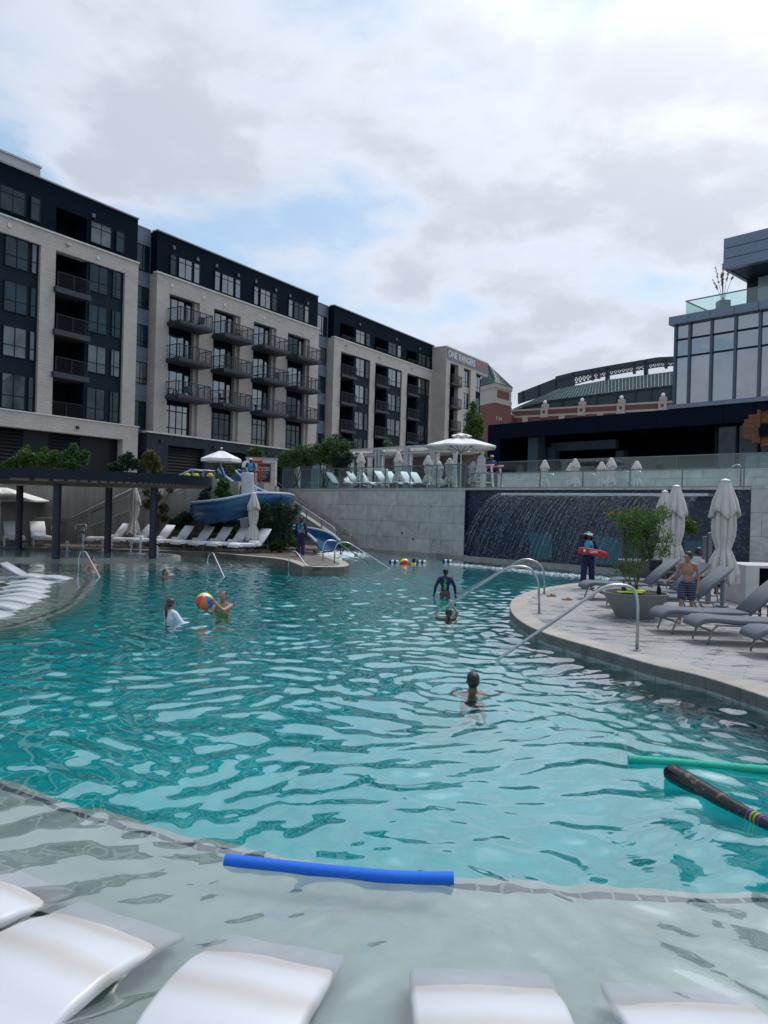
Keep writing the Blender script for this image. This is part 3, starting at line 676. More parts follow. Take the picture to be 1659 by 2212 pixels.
for a in (1.05, 5.98, 10.95, 15.88):
    window(a, a + .68, 21.12, 22.85, .11, apt, (), (.74,), glass=m_glass_d if a < 2 else m_glass)
    window(a + .86, a + 2.38, 21.12, 22.85, .11, apt, (.5,), (.74,), glass=m_glass); window(a + 2.52, a + 3.24, 21.12, 22.85, .11, apt, (), (.74,), glass=m_glass)
for (a, z, dx, col, lb_) in ((1.0, 17.15, 2.7, (.03, .05, .07), 'top balcony, leftmost bay'), (5.95, 11.15, .5, (.02, .02, .02), 'lowest balcony, second bay from left'), (10.98, 14.15, 2.4, (.12, .10, .08), 'middle height balcony, third bay from left'), (15.85, 14.15, 1.0, (.3, .3, .3), 'middle height balcony, rightmost bay'), (10.98, 11.15, .8, (.05, .06, .05), 'lowest balcony, third bay from left'), (1.0, 11.15, 1.6, (.10, .12, .15), 'lowest balcony, leftmost bay'), (5.95, 17.15, 2.2, (.2, .17, .12), 'top balcony, second bay from left')):
    w_ = A.w(a + dx, -.8, z); t = thing('balcony_chair', 'small chair on the ' + lb_ + ' of the balconied block', 'chair', w_, A.rot + dx, 'chairs on the balconies'); mf = pm('balcony chair', col, .7)
    MB().bb(-.26, .26, -.26, .26, .38, .45, .02).build('seat', mf, t); MB().bb(-.26, .26, .2, .27, .45, .9, .02).build('backrest', mf, t)
    for q1_ in (-1, 1):
        for q2_ in (-1, 1): MB().bar((q1_ * .22, q2_ * .22, 0), (q1_ * .22, q2_ * .22, .38), .04).build('leg', mf, t)
# recess windows
for z, h in ((20.9, 2.1), (17.9, 1.75), (14.85, 1.75), (11.85, 1.75), (8.25, 2.2)):
    window(-1.72, -.42, z, z + h, .88, apt, (.5,), (.24,), glass=m_glass_d if z < 19 else m_glass)
    window(21.4, 23.1, z - .25, z + h - .25, .88, apt, (.5,), (.24,), glass=m_glass_d if z < 17 else m_glass)
# block three
B_('brick_frame', m_brick, [(23.4, 45.5, 0, .6, 19.38, 20.62), (23.4, 24.68, 0, .6, GZ, 19.38), (30.38, 31.42, 0, .6, GZ, 19.38), (37.3, 38.56, 0, .6, GZ, 19.38), (44.25, 45.5, 0, .6, GZ, 19.38), (23.4, 23.9, .6, 3, GZ, 20.62)], apt)
for k, a in enumerate((24.68, 31.42, 38.56)):
    e = (30.38, 37.3, 44.25)[k]; nx = a + 2.65
    B_('infill_wall', m_spandrel, [(nx, e, .14, .6, GZ, 19.38)], apt); niche(a, nx, GZ, 19.36, 2.4)
    for z in (17.05, 14.05, 11.05, 8.05, 5.05):
        window(nx + .25, nx + 2.0, z + .2, z + 2.2, .13, apt, (.5,), (.3,), glass=m_glass if z > 16 or (z > 13 and k == 0) else m_glass_d)
        window(nx + 2.2, e - .1, z + .2, z + 2.2, .13, apt, (), (.3,), glass=m_glass if z > 16 else m_glass_d)
        bb = B_('balcony', m_slab, [(a - .05, nx + .1, -.3, 0, z - .42, z - .15), (a + .02, nx - .02, 0, 2.4, z - .4, z - .15)], apt)
        railing(a + .02, nx + .04, -.26, 0, z - .15, bb, nb=10, posts=4)
    railing(a + .1, nx - .1, .0, .1, 20.76, apt, h=.42, nb=3, sides=False, posts=3)
    window(nx + .1, nx + 1.9, 20.95, 22.4, .11, apt, (.5,), (.72,), glass=m_glass); window(nx + 2.15, nx + 3.05, 20.95, 22.4, .11, apt, (), (.72,), glass=m_glass)
m_vent = pm('grey vent', (.07, .09, .11), .5)
# small wall fittings
for (x, z) in [(-8.3, 20.55), (25.6, 20.2), (32.3, 20.1), (39.6, 20.1)]:
    MB().bb(x - .16, x + .16, -.16, -.01, z - .06, z + .06, .02).build('wall_lamp', pm('lamp', (.3, .3, .3), .4), apt)
for (x, z) in [(0.2, 7.3), (6.0, 7.3), (12.9, 7.3)]: MB().bb(x - .12, x + .12, -.5, -.31, z - .1, z + .12, .02).build('wall_lamp', m_blk, apt)
MB().bb(-7.3, -7.1, -.2, -.035, 7.5, 7.72, .02).build('wall_lamp', m_blk, apt)
for x, z in [(1.4, 23.4), (4.0, 23.2), (6.2, 23.3), (8.9, 23.2), (11.2, 23.3), (14.0, 23.2), (16.1, 23.2), (18.9, 23.15), (-6.2, 23.4), (28.2, 23.1), (36.0, 23.0), (41.6, 23.0)]: MB().bb(x - .13, x + .13, .03, .115, z - .14, z + .14, .02).build('wall_vent', m_vent, apt)
for x, z in [(1.2, 20.2), (4.7, 20.1), (7.2, 20.1), (-5.8, 20.4), (12.3, 20.1), (-12.6, 20.5)]: MB().bb(x - .13, x + .13, -.05, -.003, z - .14, z + .14, .02).build('wall_vent', m_coping, apt)

# block four with the banner
t4 = 2.0
s0 = A.px(658.3 + 1160 * .2645, 749, -t4)[0]; s1 = A.px(658.3 + 1497 * .2645, 785, -t4)[0]
zr = A.px(658.3 + 1160 * .2645, 749, -t4)[1]
F4 = Frame(A.w(s0, -t4, 0)[:2], A.d)
def q4(zx, zy, off=0): return F4.px(658.3 + zx * .2645, 630.9 + zy * .2645, off)
apt4 = thing('apartment_building', 'end apartment building in cream brick with a street name banner along its roof', 'building', mat=F4.M.copy())
w4 = s1 - s0
o1 = (q4(1190, 570)[0], q4(1258, 595)[0]); o2 = (q4(1300, 640)[0], q4(1357, 650)[0]); o3 = (q4(1400, 660)[0], q4(1463, 680)[0]); zt = q4(1225, 582)[1] - .1
zt3 = q4(1400, 660)[1]
B_('core', m_void, [(.3, w4 - 2.4, 2.4, 14, GZ, zr - .3)], apt4)
B_('brick_wall', m_brick, [(0, w4, 0, .6, zt, zr), (0, o1[0], 0, .6, GZ, zt), (o1[1], o2[0], 0, .6, GZ, zt), (o2[1], o3[0], 0, .6, GZ, zt), (0, .5, .6, 14, GZ, zr), (o3[0], w4, .6, 6, zt, zt + .3)], apt4)
B_('stone_coping', m_coping, [(-.08, w4 + .1, -.08, .7, zr, zr + .14), (-.08, .6, .7, 14, zr, zr + .14)], apt4)
for i in range(6):
    z = zt - 2.6 - i * 3.0
    if z < GZ + .2: break
    MB().bx(o2[0], o2[1], .3, .6, z - .95, z + .45).build('brick_spandrel', m_brick, apt4)
niche(o1[0], o1[1], GZ, zt, 2.3, parent=apt4)
B_('infill_wall', m_navy, [(o2[0], o2[1], .6, .8, GZ, zt)], apt4)
B_('corner_infill', m_navy, [(o3[0], o3[1] + .2, .6, 4, GZ, zt - .02)], apt4)
for i in range(6):
    z = zt - 2.3 - i * 3.0
    window(o2[0] + .05, o2[1] - .05, z - .1 + .0, z + 2.05, .32, apt4, (.5,), (.3,), glass=m_glass)
    window(o3[0] + .1, o3[1] - .1, z - .2, z + 2.0, .58, apt4, (.33, .66), (.3,), glass=m_glass if i == 0 else m_glass_d)
    if i < 5:
        bb = B_('balcony', m_slab, [(o1[0] - .05, o1[1] + .3, -.45, 0, z - .62, z - .35), (o1[0] + .02, o1[1] - .02, 0, 2.3, z - .6, z - .35)], apt4)
        railing(o1[0], o1[1] + .25, -.42, 0, z - .35, bb, nb=10, posts=4)
bz0, bz1 = q4(1172, 550)[1] + .05, zr - .12
MB().bx(.15, w4 - .1, -.07, -.012, bz0, bz1).build('banner_cloth', pm('grey rippled banner cloth', (.16, .16, .18), .8, var=.35, vscale=1.2, bump=.05, bscale=1.5), apt4)
def text(s, size, M_, mat, name, parent, ext=.01, sx=1.0, align='LEFT', bold=.0):
    cu = bpy.data.curves.new(name, 'FONT'); cu.body = s; cu.size = size; cu.extrude = ext; cu.offset = bold; cu.align_x = align; cu.resolution_u = 3
    to = bpy.data.objects.new(name, cu); sc.collection.objects.link(to)
    dg = bpy.context.evaluated_depsgraph_get(); me = bpy.data.meshes.new_from_object(to.evaluated_get(dg)); bpy.data.objects.remove(to); bpy.data.curves.remove(cu)
    me.transform(M_ @ Matrix.Diagonal((sx, 1, 1, 1))); me.materials.clear(); me.materials.append(mat); me.name = name
    o = bpy.data.objects.new(name, me); sc.collection.objects.link(o)
    if parent is not None: o.parent = parent; WM[o] = WM[parent]; KIDS.setdefault(parent, []).append(o)
    return o
def tw(s, size, mat):
    return 0
FACE = Matrix.Rotation(PI / 2, 4, 'X')
bh = bz1 - bz0; lsz = bh * 1.02
m_ltr = pm('pale banner lettering', (.52, .53, .56), .8, var=.1); m_ltr_r = pm('red banner lettering', (.50, .10, .10), .8, var=.15)
def fit_text(s, x0, x1, z0, h, y, mat, name, parent, bold=.0):
    o = text(s, 1.0, FACE, mat, name, parent, ext=.008, bold=bold); me = o.data
    xs = [v.co.x for v in me.vertices]; zs = [v.co.z for v in me.vertices]
    a, b, c, d = min(xs), max(xs), min(zs), max(zs)
    me.transform(Matrix.Translation((x0, y, z0)) @ Matrix.Diagonal(((x1 - x0) / (b - a), 1, h / (d - c), 1)) @ Matrix.Translation((-a, 0, -c))); return o
fit_text('ONE', .35, w4 * .225, bz0 + bh * .22, bh * .66, -.085, m_ltr, 'banner_text', apt4, .03)
fit_text('RANGERS', w4 * .27, w4 * .66, bz0 + bh * .22, bh * .66, -.085, m_ltr, 'banner_text', apt4, .03)
fit_text('WAY', w4 * .705, w4 * .90, bz0 + bh * .22, bh * .66, -.085, m_ltr_r, 'banner_text', apt4, .03)
B_('gap_wall', m_navy, [(45.5, 47.5, 1.2, 4, GZ, 22.6)], apt)

# ------------------------------------------------------------------ ball park far behind
sp0 = D(1107, 885.5, 262); sp1 = D(1451, 867.5, 232)
S = Frame((sp0.x, sp0.y), (sp1.x - sp0.x, sp1.y - sp0.y))
def z4(x, y): return (1042.3 + x * .2645, 740.6 + y * .2645)
def q(x, y, off=0): return S.px(*z4(x, y), off)
stad = thing('stadium', 'old ballpark with red brick wall, green metal roof and open steel truss', 'stadium', mat=S.M.copy())
xr = q(1800, 470)[0]; x0 = q(235, 545)[0]
zA, zB, zC, zD = q(235, 548)[1], q(235, 562)[1], q(235, 600)[1], q(235, 615)[1]
B_('brick_wall', m_stadbrick, [(x0 - 3, xr, 0, 1, GZ, zD), (x0, xr, 0, 1, zC, zB)], stad)
B_('stone_band', m_cream, [(x0 - .3, xr, -.15, 1.3, zB, zA), (x0 - 3, xr, -.15, 1.3, zD, zC)], stad)
for zx in (350, 648, 962): a = q(zx, 600)[0]; MB().bx(a - 1.0, a + 1.0, -.35, -.003, zD - 5, zD - .02).build('stone_pilaster', m_cream, stad)
for zx, zy in ((508, 483), (812, 466), (1133, 448), (1472, 430)):
    a = q(zx, 590 if zx < 700 else 560)[0]
    pl = MB().bb(a - 1.25, a + 1.25, -.9, 1.4, zC - .9, zA + .1, .1).bb(a - 1.05, a + 1.05, -.7, 1.3, zA + .1, zA + 1.4, .25).bb(a - 1.4, a + 1.4, -1.0, 1.5, zC - 1.1, zC - .7, .1).build('stone_pillar', m_cream, stad)
    MB().bx(a - .45, a + .45, -1.0, -.88, (zB+zC)/2 - .5, (zB+zC)/2 + .5).build('pillar_panel', m_stadbrick, pl)
    bl = MB().sphere((a, 0, zA + 2.0), .64, 16).build('baseball_lamp', pm('white ball', (.7, .68, .64), .5), pl, smooth=True)
# green roof skirt, as a lean-to behind the wall
def P3(zx, zy, off): x, z = q(zx, zy, off); return (x, off, z)
mb = MB()
lo = [P3(245, 545, 3), P3(550, 470, 3), P3(1000, 412, 3), P3(1560, 345, 3), P3(1900, 310, 3)]
hi = [P3(560, 405, 14), P3(640, 372, 14), P3(1000, 305, 14), P3(1560, 232, 14), P3(1900, 200, 14)]
ns = []
for i in range(4): ns.append((i, i + 1, 6 + i, 5 + i))
mb.add(lo + hi, ns); mb.add([(v[0], v[1] + .3, v[2] - .6) for v in lo + hi], [f[::-1] for f in ns]); mb.build('green_roof', m_green, stad)
mb = MB()                                                        # standing seams
for i in range(4):
    n = int(abs(lo[i + 1][0] - lo[i][0]) / 1.1)
    for k in range(n):
        t = k / n; a = Vector(lo[i]).lerp(Vector(lo[i + 1]), t); b = Vector(hi[i]).lerp(Vector(hi[i + 1]), t); mb.bar(a + Vector((0, -.1, .1)), b + Vector((0, -.1, .1)), .16)
mb.build('roof_seams', pm('seam', (.035, .08, .085), .5), stad)
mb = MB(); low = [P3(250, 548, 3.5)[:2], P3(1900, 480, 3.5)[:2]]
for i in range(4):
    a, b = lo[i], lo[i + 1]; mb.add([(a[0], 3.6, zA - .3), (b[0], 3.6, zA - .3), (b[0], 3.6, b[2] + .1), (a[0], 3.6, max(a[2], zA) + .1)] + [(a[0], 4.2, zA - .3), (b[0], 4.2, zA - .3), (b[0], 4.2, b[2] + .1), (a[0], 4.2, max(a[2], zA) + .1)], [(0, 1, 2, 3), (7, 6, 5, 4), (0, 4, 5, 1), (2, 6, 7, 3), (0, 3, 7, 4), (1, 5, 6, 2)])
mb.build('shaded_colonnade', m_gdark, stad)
for zx in (650, 930, 1090, 1245, 1372, 1530): a = q(zx, 500, 3.4)[0]; MB().bx(a - .25, a + .25, 3.2, 3.55, zA, q(zx, 470 - (zx - 550) * .11, 3.4)[1]).build('colonnade_post', m_green, stad)
# upper dark screen wall and truss
scr = [P3(288, 410, 18), P3(640, 272, 18), P3(750, 252, 18)]
mb = MB(); bot = [P3(288, 500, 18), P3(640, 385, 18), P3(750, 350, 18)]
for i in range(2): mb.add([scr[i], scr[i + 1], bot[i + 1], bot[i]] + [(v[0], v[1] + .6, v[2]) for v in (scr[i], scr[i + 1], bot[i + 1], bot[i])], [(0, 1, 2, 3), (7, 6, 5, 4), (0, 4, 5, 1), (2, 6, 7, 3), (0, 3, 7, 4), (1, 5, 6, 2)])
mb.build('screen_wall', m_gdark, stad)
mb = MB()
for zx, a, b in ((328, 392, 488), (457, 345, 445), (595, 292, 400)): mb.bar(P3(zx, a, 17.6), P3(zx, b, 17.6), .35)
mb.build('screen_ribs', m_green, stad)
mb = MB(); top = [(600, 288), (750, 250), (1000, 205), (1430, 132), (1560, 126), (1900, 100)]
def lerp_tab(tab, x):
    for (a, ya), (b, yb) in zip(tab, tab[1:]):
        if a <= x <= b: return ya + (yb - ya) * (x - a) / (b - a)
    return tab[-1][1]
for (a, ya), (b, yb) in zip(top, top[1:]):
    mb.bar(P3(a, ya + 5, 18), P3(b, yb + 5, 18), .9, 1.5); mb.bar(P3(a, ya + 28, 18), P3(b, yb + 28, 18), .4, .5)
bt = [(600, 372), (750, 338), (900, 296), (1000, 270), (1240, 228), (1430, 196), (1560, 184), (1900, 160)]
for (a, ya), (b, yb) in zip(bt, bt[1:]): mb.bar(P3(a, ya, 18), P3(b, yb, 18), .35)
x = 750; k = 0
while x < 1880:
    yt = lerp_tab(top, x) + 25; yb = lerp_tab(bt, x); yt2 = lerp_tab(top, x + 32) + 25; yb2 = lerp_tab(bt, x + 32)
    mb.bar(P3(x, yt, 18), P3(x + 32, yb2, 18), .26); mb.bar(P3(x, yb, 18), P3(x + 32, yt2, 18), .26); mb.bar(P3(x, yt, 18), P3(x, yb, 18), .3); x += 32
for x, e in ((742, 25), (900, 12), (950, 10), (1015, 45), (1028, 45), (1240, 26), (1330, 66), (1342, 66), (1500, 20)): mb.bar(P3(x, lerp_tab(top, x), 18), P3(x, lerp_tab(bt, x) + e, 18), .9)
mb.build('steel_truss', m_gdark, stad)
# brick tower of the ball park with its green pyramid roof
TY = 235
def tp(px, py, Y=TY): return D(px, py, Y)
c0 = tp(1069.7, 827.2); rr_ = tp(1105, 841.6, TY + 8); ll_ = tp(1034, 834, TY + 9)
tw_ = thing('brick_tower', 'red brick ballpark tower with cream bands and green pyramid roof', 'tower', (c0.x, c0.y, GZ))
fl = Vector((ll_.x, ll_.y)) - Vector((c0.x, c0.y)); frt = Vector((rr_.x, rr_.y)) - Vector((c0.x, c0.y)); bk = fl + frt
quad = [Vector((0, 0)), frt, bk, fl]
def ringp(s, z0, z1, name, mat):
    c = bk / 2; return MB().prism([tuple(c + (p - c) * s) for p in quad], z0 - GZ, z1 - GZ).build(name, mat, tw_)
ze = c0.z
ringp(1.0, GZ, ze - 6.2, 'brick_shaft', m_stadbrick); ringp(1.03, ze - 6.2, ze - 5.0, 'stone_band', m_cream); ringp(1.0, ze - 5.0, ze - 1.3, 'stone_frieze', m_cream); ringp(1.06, ze - 1.3, ze, 'stone_cornice', m_cream)
c = bk / 2; ap = tp(1054, 788, TY + 9); eav = [c + (p - c) * 1.1 for p in quad]
MB().add([(p.x, p.y, ze - GZ) for p in eav] + [(ap.x - c0.x, ap.y - c0.y, ap.z - GZ + .3)], [(0, 1, 4), (1, 2, 4), (2, 3, 4), (3, 0, 4), (3, 2, 1, 0)]).build('pyramid_roof', m_green, tw_)
mb = MB()
for i in range(4):
    for k in range(14):
        a = eav[i].lerp(eav[(i + 1) % 4], (k + .5) / 14); mb.bar((a.x, a.y, ze - GZ + .05), Vector((a.x, a.y, ze - GZ)).lerp(Vector((ap.x - c0.x, ap.y - c0.y, ap.z - GZ + .4)), min(1, .97 - abs(k - 6.5) / 6.5 * .9 + .03)), .12)
mb.build('roof_seams', pm('pale seam', (.13, .16, .15), .5), tw_)
mb = MB(); fq = frt.normalized(); fl_ = fl.normalized(); nr = Vector((fq.y, -fq.x))
for (u0, u1, z0, z1) in ((.14, .86, ze - 4.4, ze - 1.9),):
    a = frt * u0; b = frt * u1; mb.add([(a.x + nr.x * .06, a.y + nr.y * .06, z0 - GZ), (b.x + nr.x * .06, b.y + nr.y * .06, z0 - GZ), (b.x + nr.x * .06, b.y + nr.y * .06, z1 - GZ), (a.x + nr.x * .06, a.y + nr.y * .06, z1 - GZ)] + [(a.x, a.y, z0 - GZ), (b.x, b.y, z0 - GZ), (b.x, b.y, z1 - GZ), (a.x, a.y, z1 - GZ)], [(0, 1, 2, 3), (0, 4, 5, 1), (2, 6, 7, 3), (1, 5, 6, 2), (0, 3, 7, 4)])
mb.build('brick_panel', m_stadbrick, tw_)
mb = MB()
for u in (.1, .25, .37): a = frt * u + nr * .08; b = frt * (u + .06) + nr * .08; mb.add([(a.x, a.y, ze - 11.6 - GZ), (b.x, b.y, ze - 11.6 - GZ), (b.x, b.y, ze - 10.4 - GZ), (a.x, a.y, ze - 10.4 - GZ)], [(0, 1, 2, 3)])
mb.build('stone_tiles', m_cream, tw_)
# low brick shoulder with cream bands joining tower and wall
sx0 = q(60, 600)[0]; sx1 = q(240, 540)[0]
sh = B_('brick_shoulder', m_stadbrick, [(sx0, sx1 + 1, -2.2, 0, GZ, q(140, 600)[1])], stad)
B_('shoulder_band', m_cream, [(sx0 - .2, sx1 + 1.1, -2.4, .2, q(140, 604)[1], q(140, 590)[1]), (q(140, 560)[0], q(232, 545)[0], -2.3, 1, q(200, 545)[1], q(180, 530)[1]), (q(138, 500)[0], q(205, 500)[0], -2.6, 1, q(180, 530)[1], q(160, 476)[1])], stad)
MB().sphere((q(230, 502)[0], -1.5, q(230, 502)[1]), (1.1, 1.1, .9), 16).build('green_awning', m_green, stad, smooth=True)
# ------------------------------------------------------------------ restaurant pavilion and glass hall on the terrace
rp = D(1053, 960, 56); RF = Frame((rp.x, rp.y), (.672, -.741))
def r5(x, y): return (1371.5 + x * .2727, 466.3 + y * .2727)
def rq(zx, zy, off=0): return RF.px(*r5(zx, zy), off)
def r4(zx, zy, off=0): return RF.px(*z4(zx, zy), off)
rest = thing('restaurant_pavilion', 'low dark blue restaurant pavilion behind the waterfall terrace, with deep open shade under its fascia', 'building', mat=RF.M.copy())
zft = r4(40, 672)[1]; zfb = r4(100, 785)[1]; zfb2 = rq(800, 1645)[1]
LR = 45
mb = MB(); xs = [0, 1.2] + [1.2 + 4.1 * k for k in range(1, 11)]
for a, b in zip(xs, xs[1:]): mb.bx(a + .012, b - .012, 0, .5, zfb if a > 1 else GZ, zft)
mb.build('fascia', m_navyroof, rest)
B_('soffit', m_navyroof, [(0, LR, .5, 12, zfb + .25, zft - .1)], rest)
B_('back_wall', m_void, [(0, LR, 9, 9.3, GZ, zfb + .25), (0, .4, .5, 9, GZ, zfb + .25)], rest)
mb = MB()
for zx0, zx1 in ((330, 410),): a = r4(zx0, 850)[0]; b = r4(zx1, 850)[0]; mb.bx(a, b, .6, 1.5, GZ, zfb + .2)
a = r4(508, 900, 2)[0]; mb.bx(a, a + .9, 2, 2.6, GZ, zfb - .6)
a = r4(1088, 900, 3)[0]; mb.bx(a, a + .6, 3, 3.6, GZ, zfb - 1.0); mb.bx(r4(410, 850)[0], r4(940, 880)[0], 2.2, 2.6, zfb - .9, zfb - .3)
mb.build('columns', pm('bluish concrete column', (.035, .06, .09), .7), rest)
g0, g1 = rq(640, 1750, .8)[0], LR
mb = MB(); x = g0; gw = (rq(975, 1750, .8)[0] - g0) / 2
while x < g1: mb.bx(x, x + .12, .7, .9, GZ, zfb2); x += gw
mb.build('shopfront_mullions', m_frame, rest)
B_('shopfront_glass', m_glass_d, [(g0 + .12, g1, .82, .86, GZ + 0.1, zfb2 - .02)], rest)
mb = MB()
for zx, zy in ((995, 742), (1057, 754), (625, 767), (685, 777), (1404, 717), (1460, 730), (1437, 767), (290, 789), (428, 821)): a = r4(zx, zy, 1.2)[0]; mb.bx(a - .12, a + .12, 1.1 + (zx % 7) * .1, 1.3 + (zx % 7) * .1, zfb + .21, zfb + .245)
ml, tt, bb_ = mk('lit downlight'); bb_.inputs['Emission Color'].default_value = (1, .8, .6, 1); bb_.inputs['Emission Strength'].default_value = .9
mb.build('downlights', ml, rest)
# rust timber feature on the fascia at the right
wz = []
steps = [(850, 1640, 1745), (865, 1610, 1770), (900, 1575, 1775), (935, 1573, 1800), (972, 1535, 1803), (1000, 1535, 1825), (1100, 1530, 1850), (1300, 1500, 1880)]
mb = MB(); pz = None
for (a, t_, b_), (a2, _, _) in zip(steps, steps[1:]):
    xa, za = rq(a, t_, -.8); xb, _z = rq(a2, t_, -.8); _x, zb = rq(a, b_, -.8); mb.bx(xa, xb, -.8 + random.uniform(-.12, .08), -.02, zb, za)
mb.build('timber_screen', m_wood, rest)
mb = MB()
for zx, zy in ((1042, 1662), (1025, 1694), (1030, 1722), (1036, 1516)):
    a, z = rq(zx, zy, -.95); mb.bx(a - .28, a + .28, -1.0, -.7, z - .14, z + .14)
mb.build('screen_openings', m_void, rest)

hall = thing('glass_hall', 'blue glass upper hall with grey metal trim and cantilevered roof box', 'building', mat=RF.M.copy())
hx0 = rq(318, 1200)[0]; zb0 = rq(265, 1530)[1]; zb1 = rq(420, 1485)[1]; ztp = rq(290, 812)[1]; ztb = rq(290, 875)[1]
cols_ = [rq(v, 1250)[0] for v in (318, 430, 603, 792, 985)]; cw = cols_[3] - cols_[2]
while len(cols_) < 9: cols_.append(cols_[-1] + cw)
B_('floor_trim', m_gpanel, [(rq(265, 1500)[0], cols_[-1], -.1, .3, zft + .01, zb1)], hall)
mb = MB()
xa = rq(288, 840)[0]; pj = [xa] + cols_[1:]
for a, b in zip(pj, pj[1:]): mb.bx(a + .015, b - .015, -.35, .3, ztb, ztp)
mb.bx(xa + .02, xa + .4, .3, 10, ztb, ztp); mb.build('roof_trim', m_gpanel, hall)
B_('roof_deck', m_gpanel, [(xa + .4, cols_[-1], .3, 12, ztb + .1, ztp - .05)], hall)
B_('inner_wall', pm('pale blue interior wall', (.10, .17, .26), .6), [(hx0 + 1.2, cols_[-1], 6, 6.2, zb1, ztb)], hall)
B_('inner_ceiling', pm('interior ceiling', (.12, .20, .30), .6), [(hx0 + .2, cols_[-1], .3, 6, ztb - .1, ztb + .08)], hall)
m_mul = pm('grey mullion', (.07, .10, .14), .4, metal=.4)
for x in cols_: MB().bx(x - .07, x + .07, -.12, .12, zb1, ztb).build('mullion', m_mul, hall)
mb = MB(); zr1 = rq(720, 925)[1]; zr2 = rq(720, 1068)[1]
for a, b in zip(cols_, cols_[1:]):
    for z in (zr1, zr2): MB().bx(a + .07, b - .07, -.06, .04, z - .05, z + .05).build('transom', m_frame, hall)
m_hall = glassmat('blue mirrored hall glass', (.012, .035, .06), .30, .015, .002)
for a, b in zip(cols_, cols_[1:]):
    for z0, z1 in ((zb1, zr2 - .05), (zr2 + .05, zr1 - .05), (zr1 + .05, ztb)):
        t = random.uniform(-.01, .01); MB().add([(a + .07, t, z0), (b - .07, -t, z0), (b - .07, -t, z1), (a + .07, t, z1)], [(0, 1, 2, 3)]).build('window_pane', m_hall, hall)
MB().add([(hx0, .05, zb1), (hx0, 6, zb1), (hx0, 6, ztb), (hx0, .05, ztb)], [(0, 1, 2, 3)]).build('window_pane', m_hall, hall)
for (xa_, ya_, xb_, yb_) in ((818, 1030, 962, 1087), (850, 1153, 1054, 1130), (1000, 1200, 1054, 1195)):
    x1, z1 = rq(xa_, ya_, -.02); x2, z2 = rq(xb_, yb_, -.02)
# ceiling strip lights seen in the hall
mb = MB(); 
for k in range(3): x1 = cols_[3] + .3 + k * 1.3; mb.bx(x1, x1 + .07, 1.2 + k, 4.5, ztb - .16, ztb - .11)
mb.build('strip_lights', ml, hall)
# roof-terrace glass balustrade
m_bal = clearglass('greenish balustrade glass', (.88, .96, .93), .08)
m_bal2 = clearglass('teal balustrade glass', (.86, .94, .94), .025)
zg = rq(402, 675, .1)[1]; gx0 = rq(402, 700, .1)[0]
bal = thing('glass_balustrade', 'greenish glass balustrade round the roof terrace of the hall', 'railing', mat=RF.M.copy())
mb = MB(); x = gx0
while x < cols_[-1]: mb.bx(x + .02, min(x + 1.75, cols_[-1]), .1, .12, ztp, zg - .04); x += 1.77
mb.bx(gx0, gx0 + .02, .16, 6, ztp, zg - .04); mb.build('glass_panels', m_bal, bal)
B_('handrail', m_alu, [(gx0 - .02, cols_[-1], .08, .15, zg - .04, zg + .02), (gx0 - .02, gx0 + .05, .15, 6, zg - .04, zg + .02)], bal)
# cantilevered roof box
bx0, bzt = rq(705, 180, -.2); bzb = rq(695, 428, -.2)[1]
ux = rq(885, 600, 3)[0]
rb = MB()
for k in range(3): rb.bx(bx0, cols_[-1] + 6, -.2, .2, bzb + (bzt - bzb) * k / 3 + .02, bzb + (bzt - bzb) * (k + 1) / 3 - .02)
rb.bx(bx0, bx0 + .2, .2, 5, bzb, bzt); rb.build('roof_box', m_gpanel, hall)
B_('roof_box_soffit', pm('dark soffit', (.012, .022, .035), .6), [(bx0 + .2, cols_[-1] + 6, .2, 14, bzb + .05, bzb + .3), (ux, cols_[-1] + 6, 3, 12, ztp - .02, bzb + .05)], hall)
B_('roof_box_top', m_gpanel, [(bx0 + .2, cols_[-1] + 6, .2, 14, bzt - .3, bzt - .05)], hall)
wx = rq(1002, 560, 2.9)[0]; B_('white_cabin', pm('pale grey cabin wall', (.4, .45, .5), .6), [(wx, wx + 2.5, 2.4, 2.98, ztp, rq(1010, 500, 2.9)[1])], hall)
# roof planter with a bare flowering shrub
pxa, pza = rq(628, 672, .9); pxb, _ = rq(725, 672, .9)
pot = thing('planter', 'dark square planter with a sparse twiggy shrub on the roof terrace', 'planter', RF.w((pxa + pxb) / 2, 1.3, ztp))
pw = (pxb - pxa) / 2 * .9
MB().bb(-pw, pw, -pw, pw, 0, pza - ztp, .04).build('pot', m_alu, pot)
shrub = MB(); tips = []
for k in range(9):
    a = random.uniform(0, 2 * PI); p0 = Vector((0, 0, pza - ztp - .1)); p1 = Vector((math.cos(a) * .35, math.sin(a) * .35, pza - ztp + random.uniform(.7, 1.1))); p2 = p1 + Vector((math.cos(a) * .3, math.sin(a) * .3, random.uniform(.5, 1.1)))
    shrub.tube([p0, p1, p2], [.018, .012, .006], 5); tips += [p1.lerp(p2, random.random()) for _ in range(12)]
shrub.build('stems', m_bark, pot)

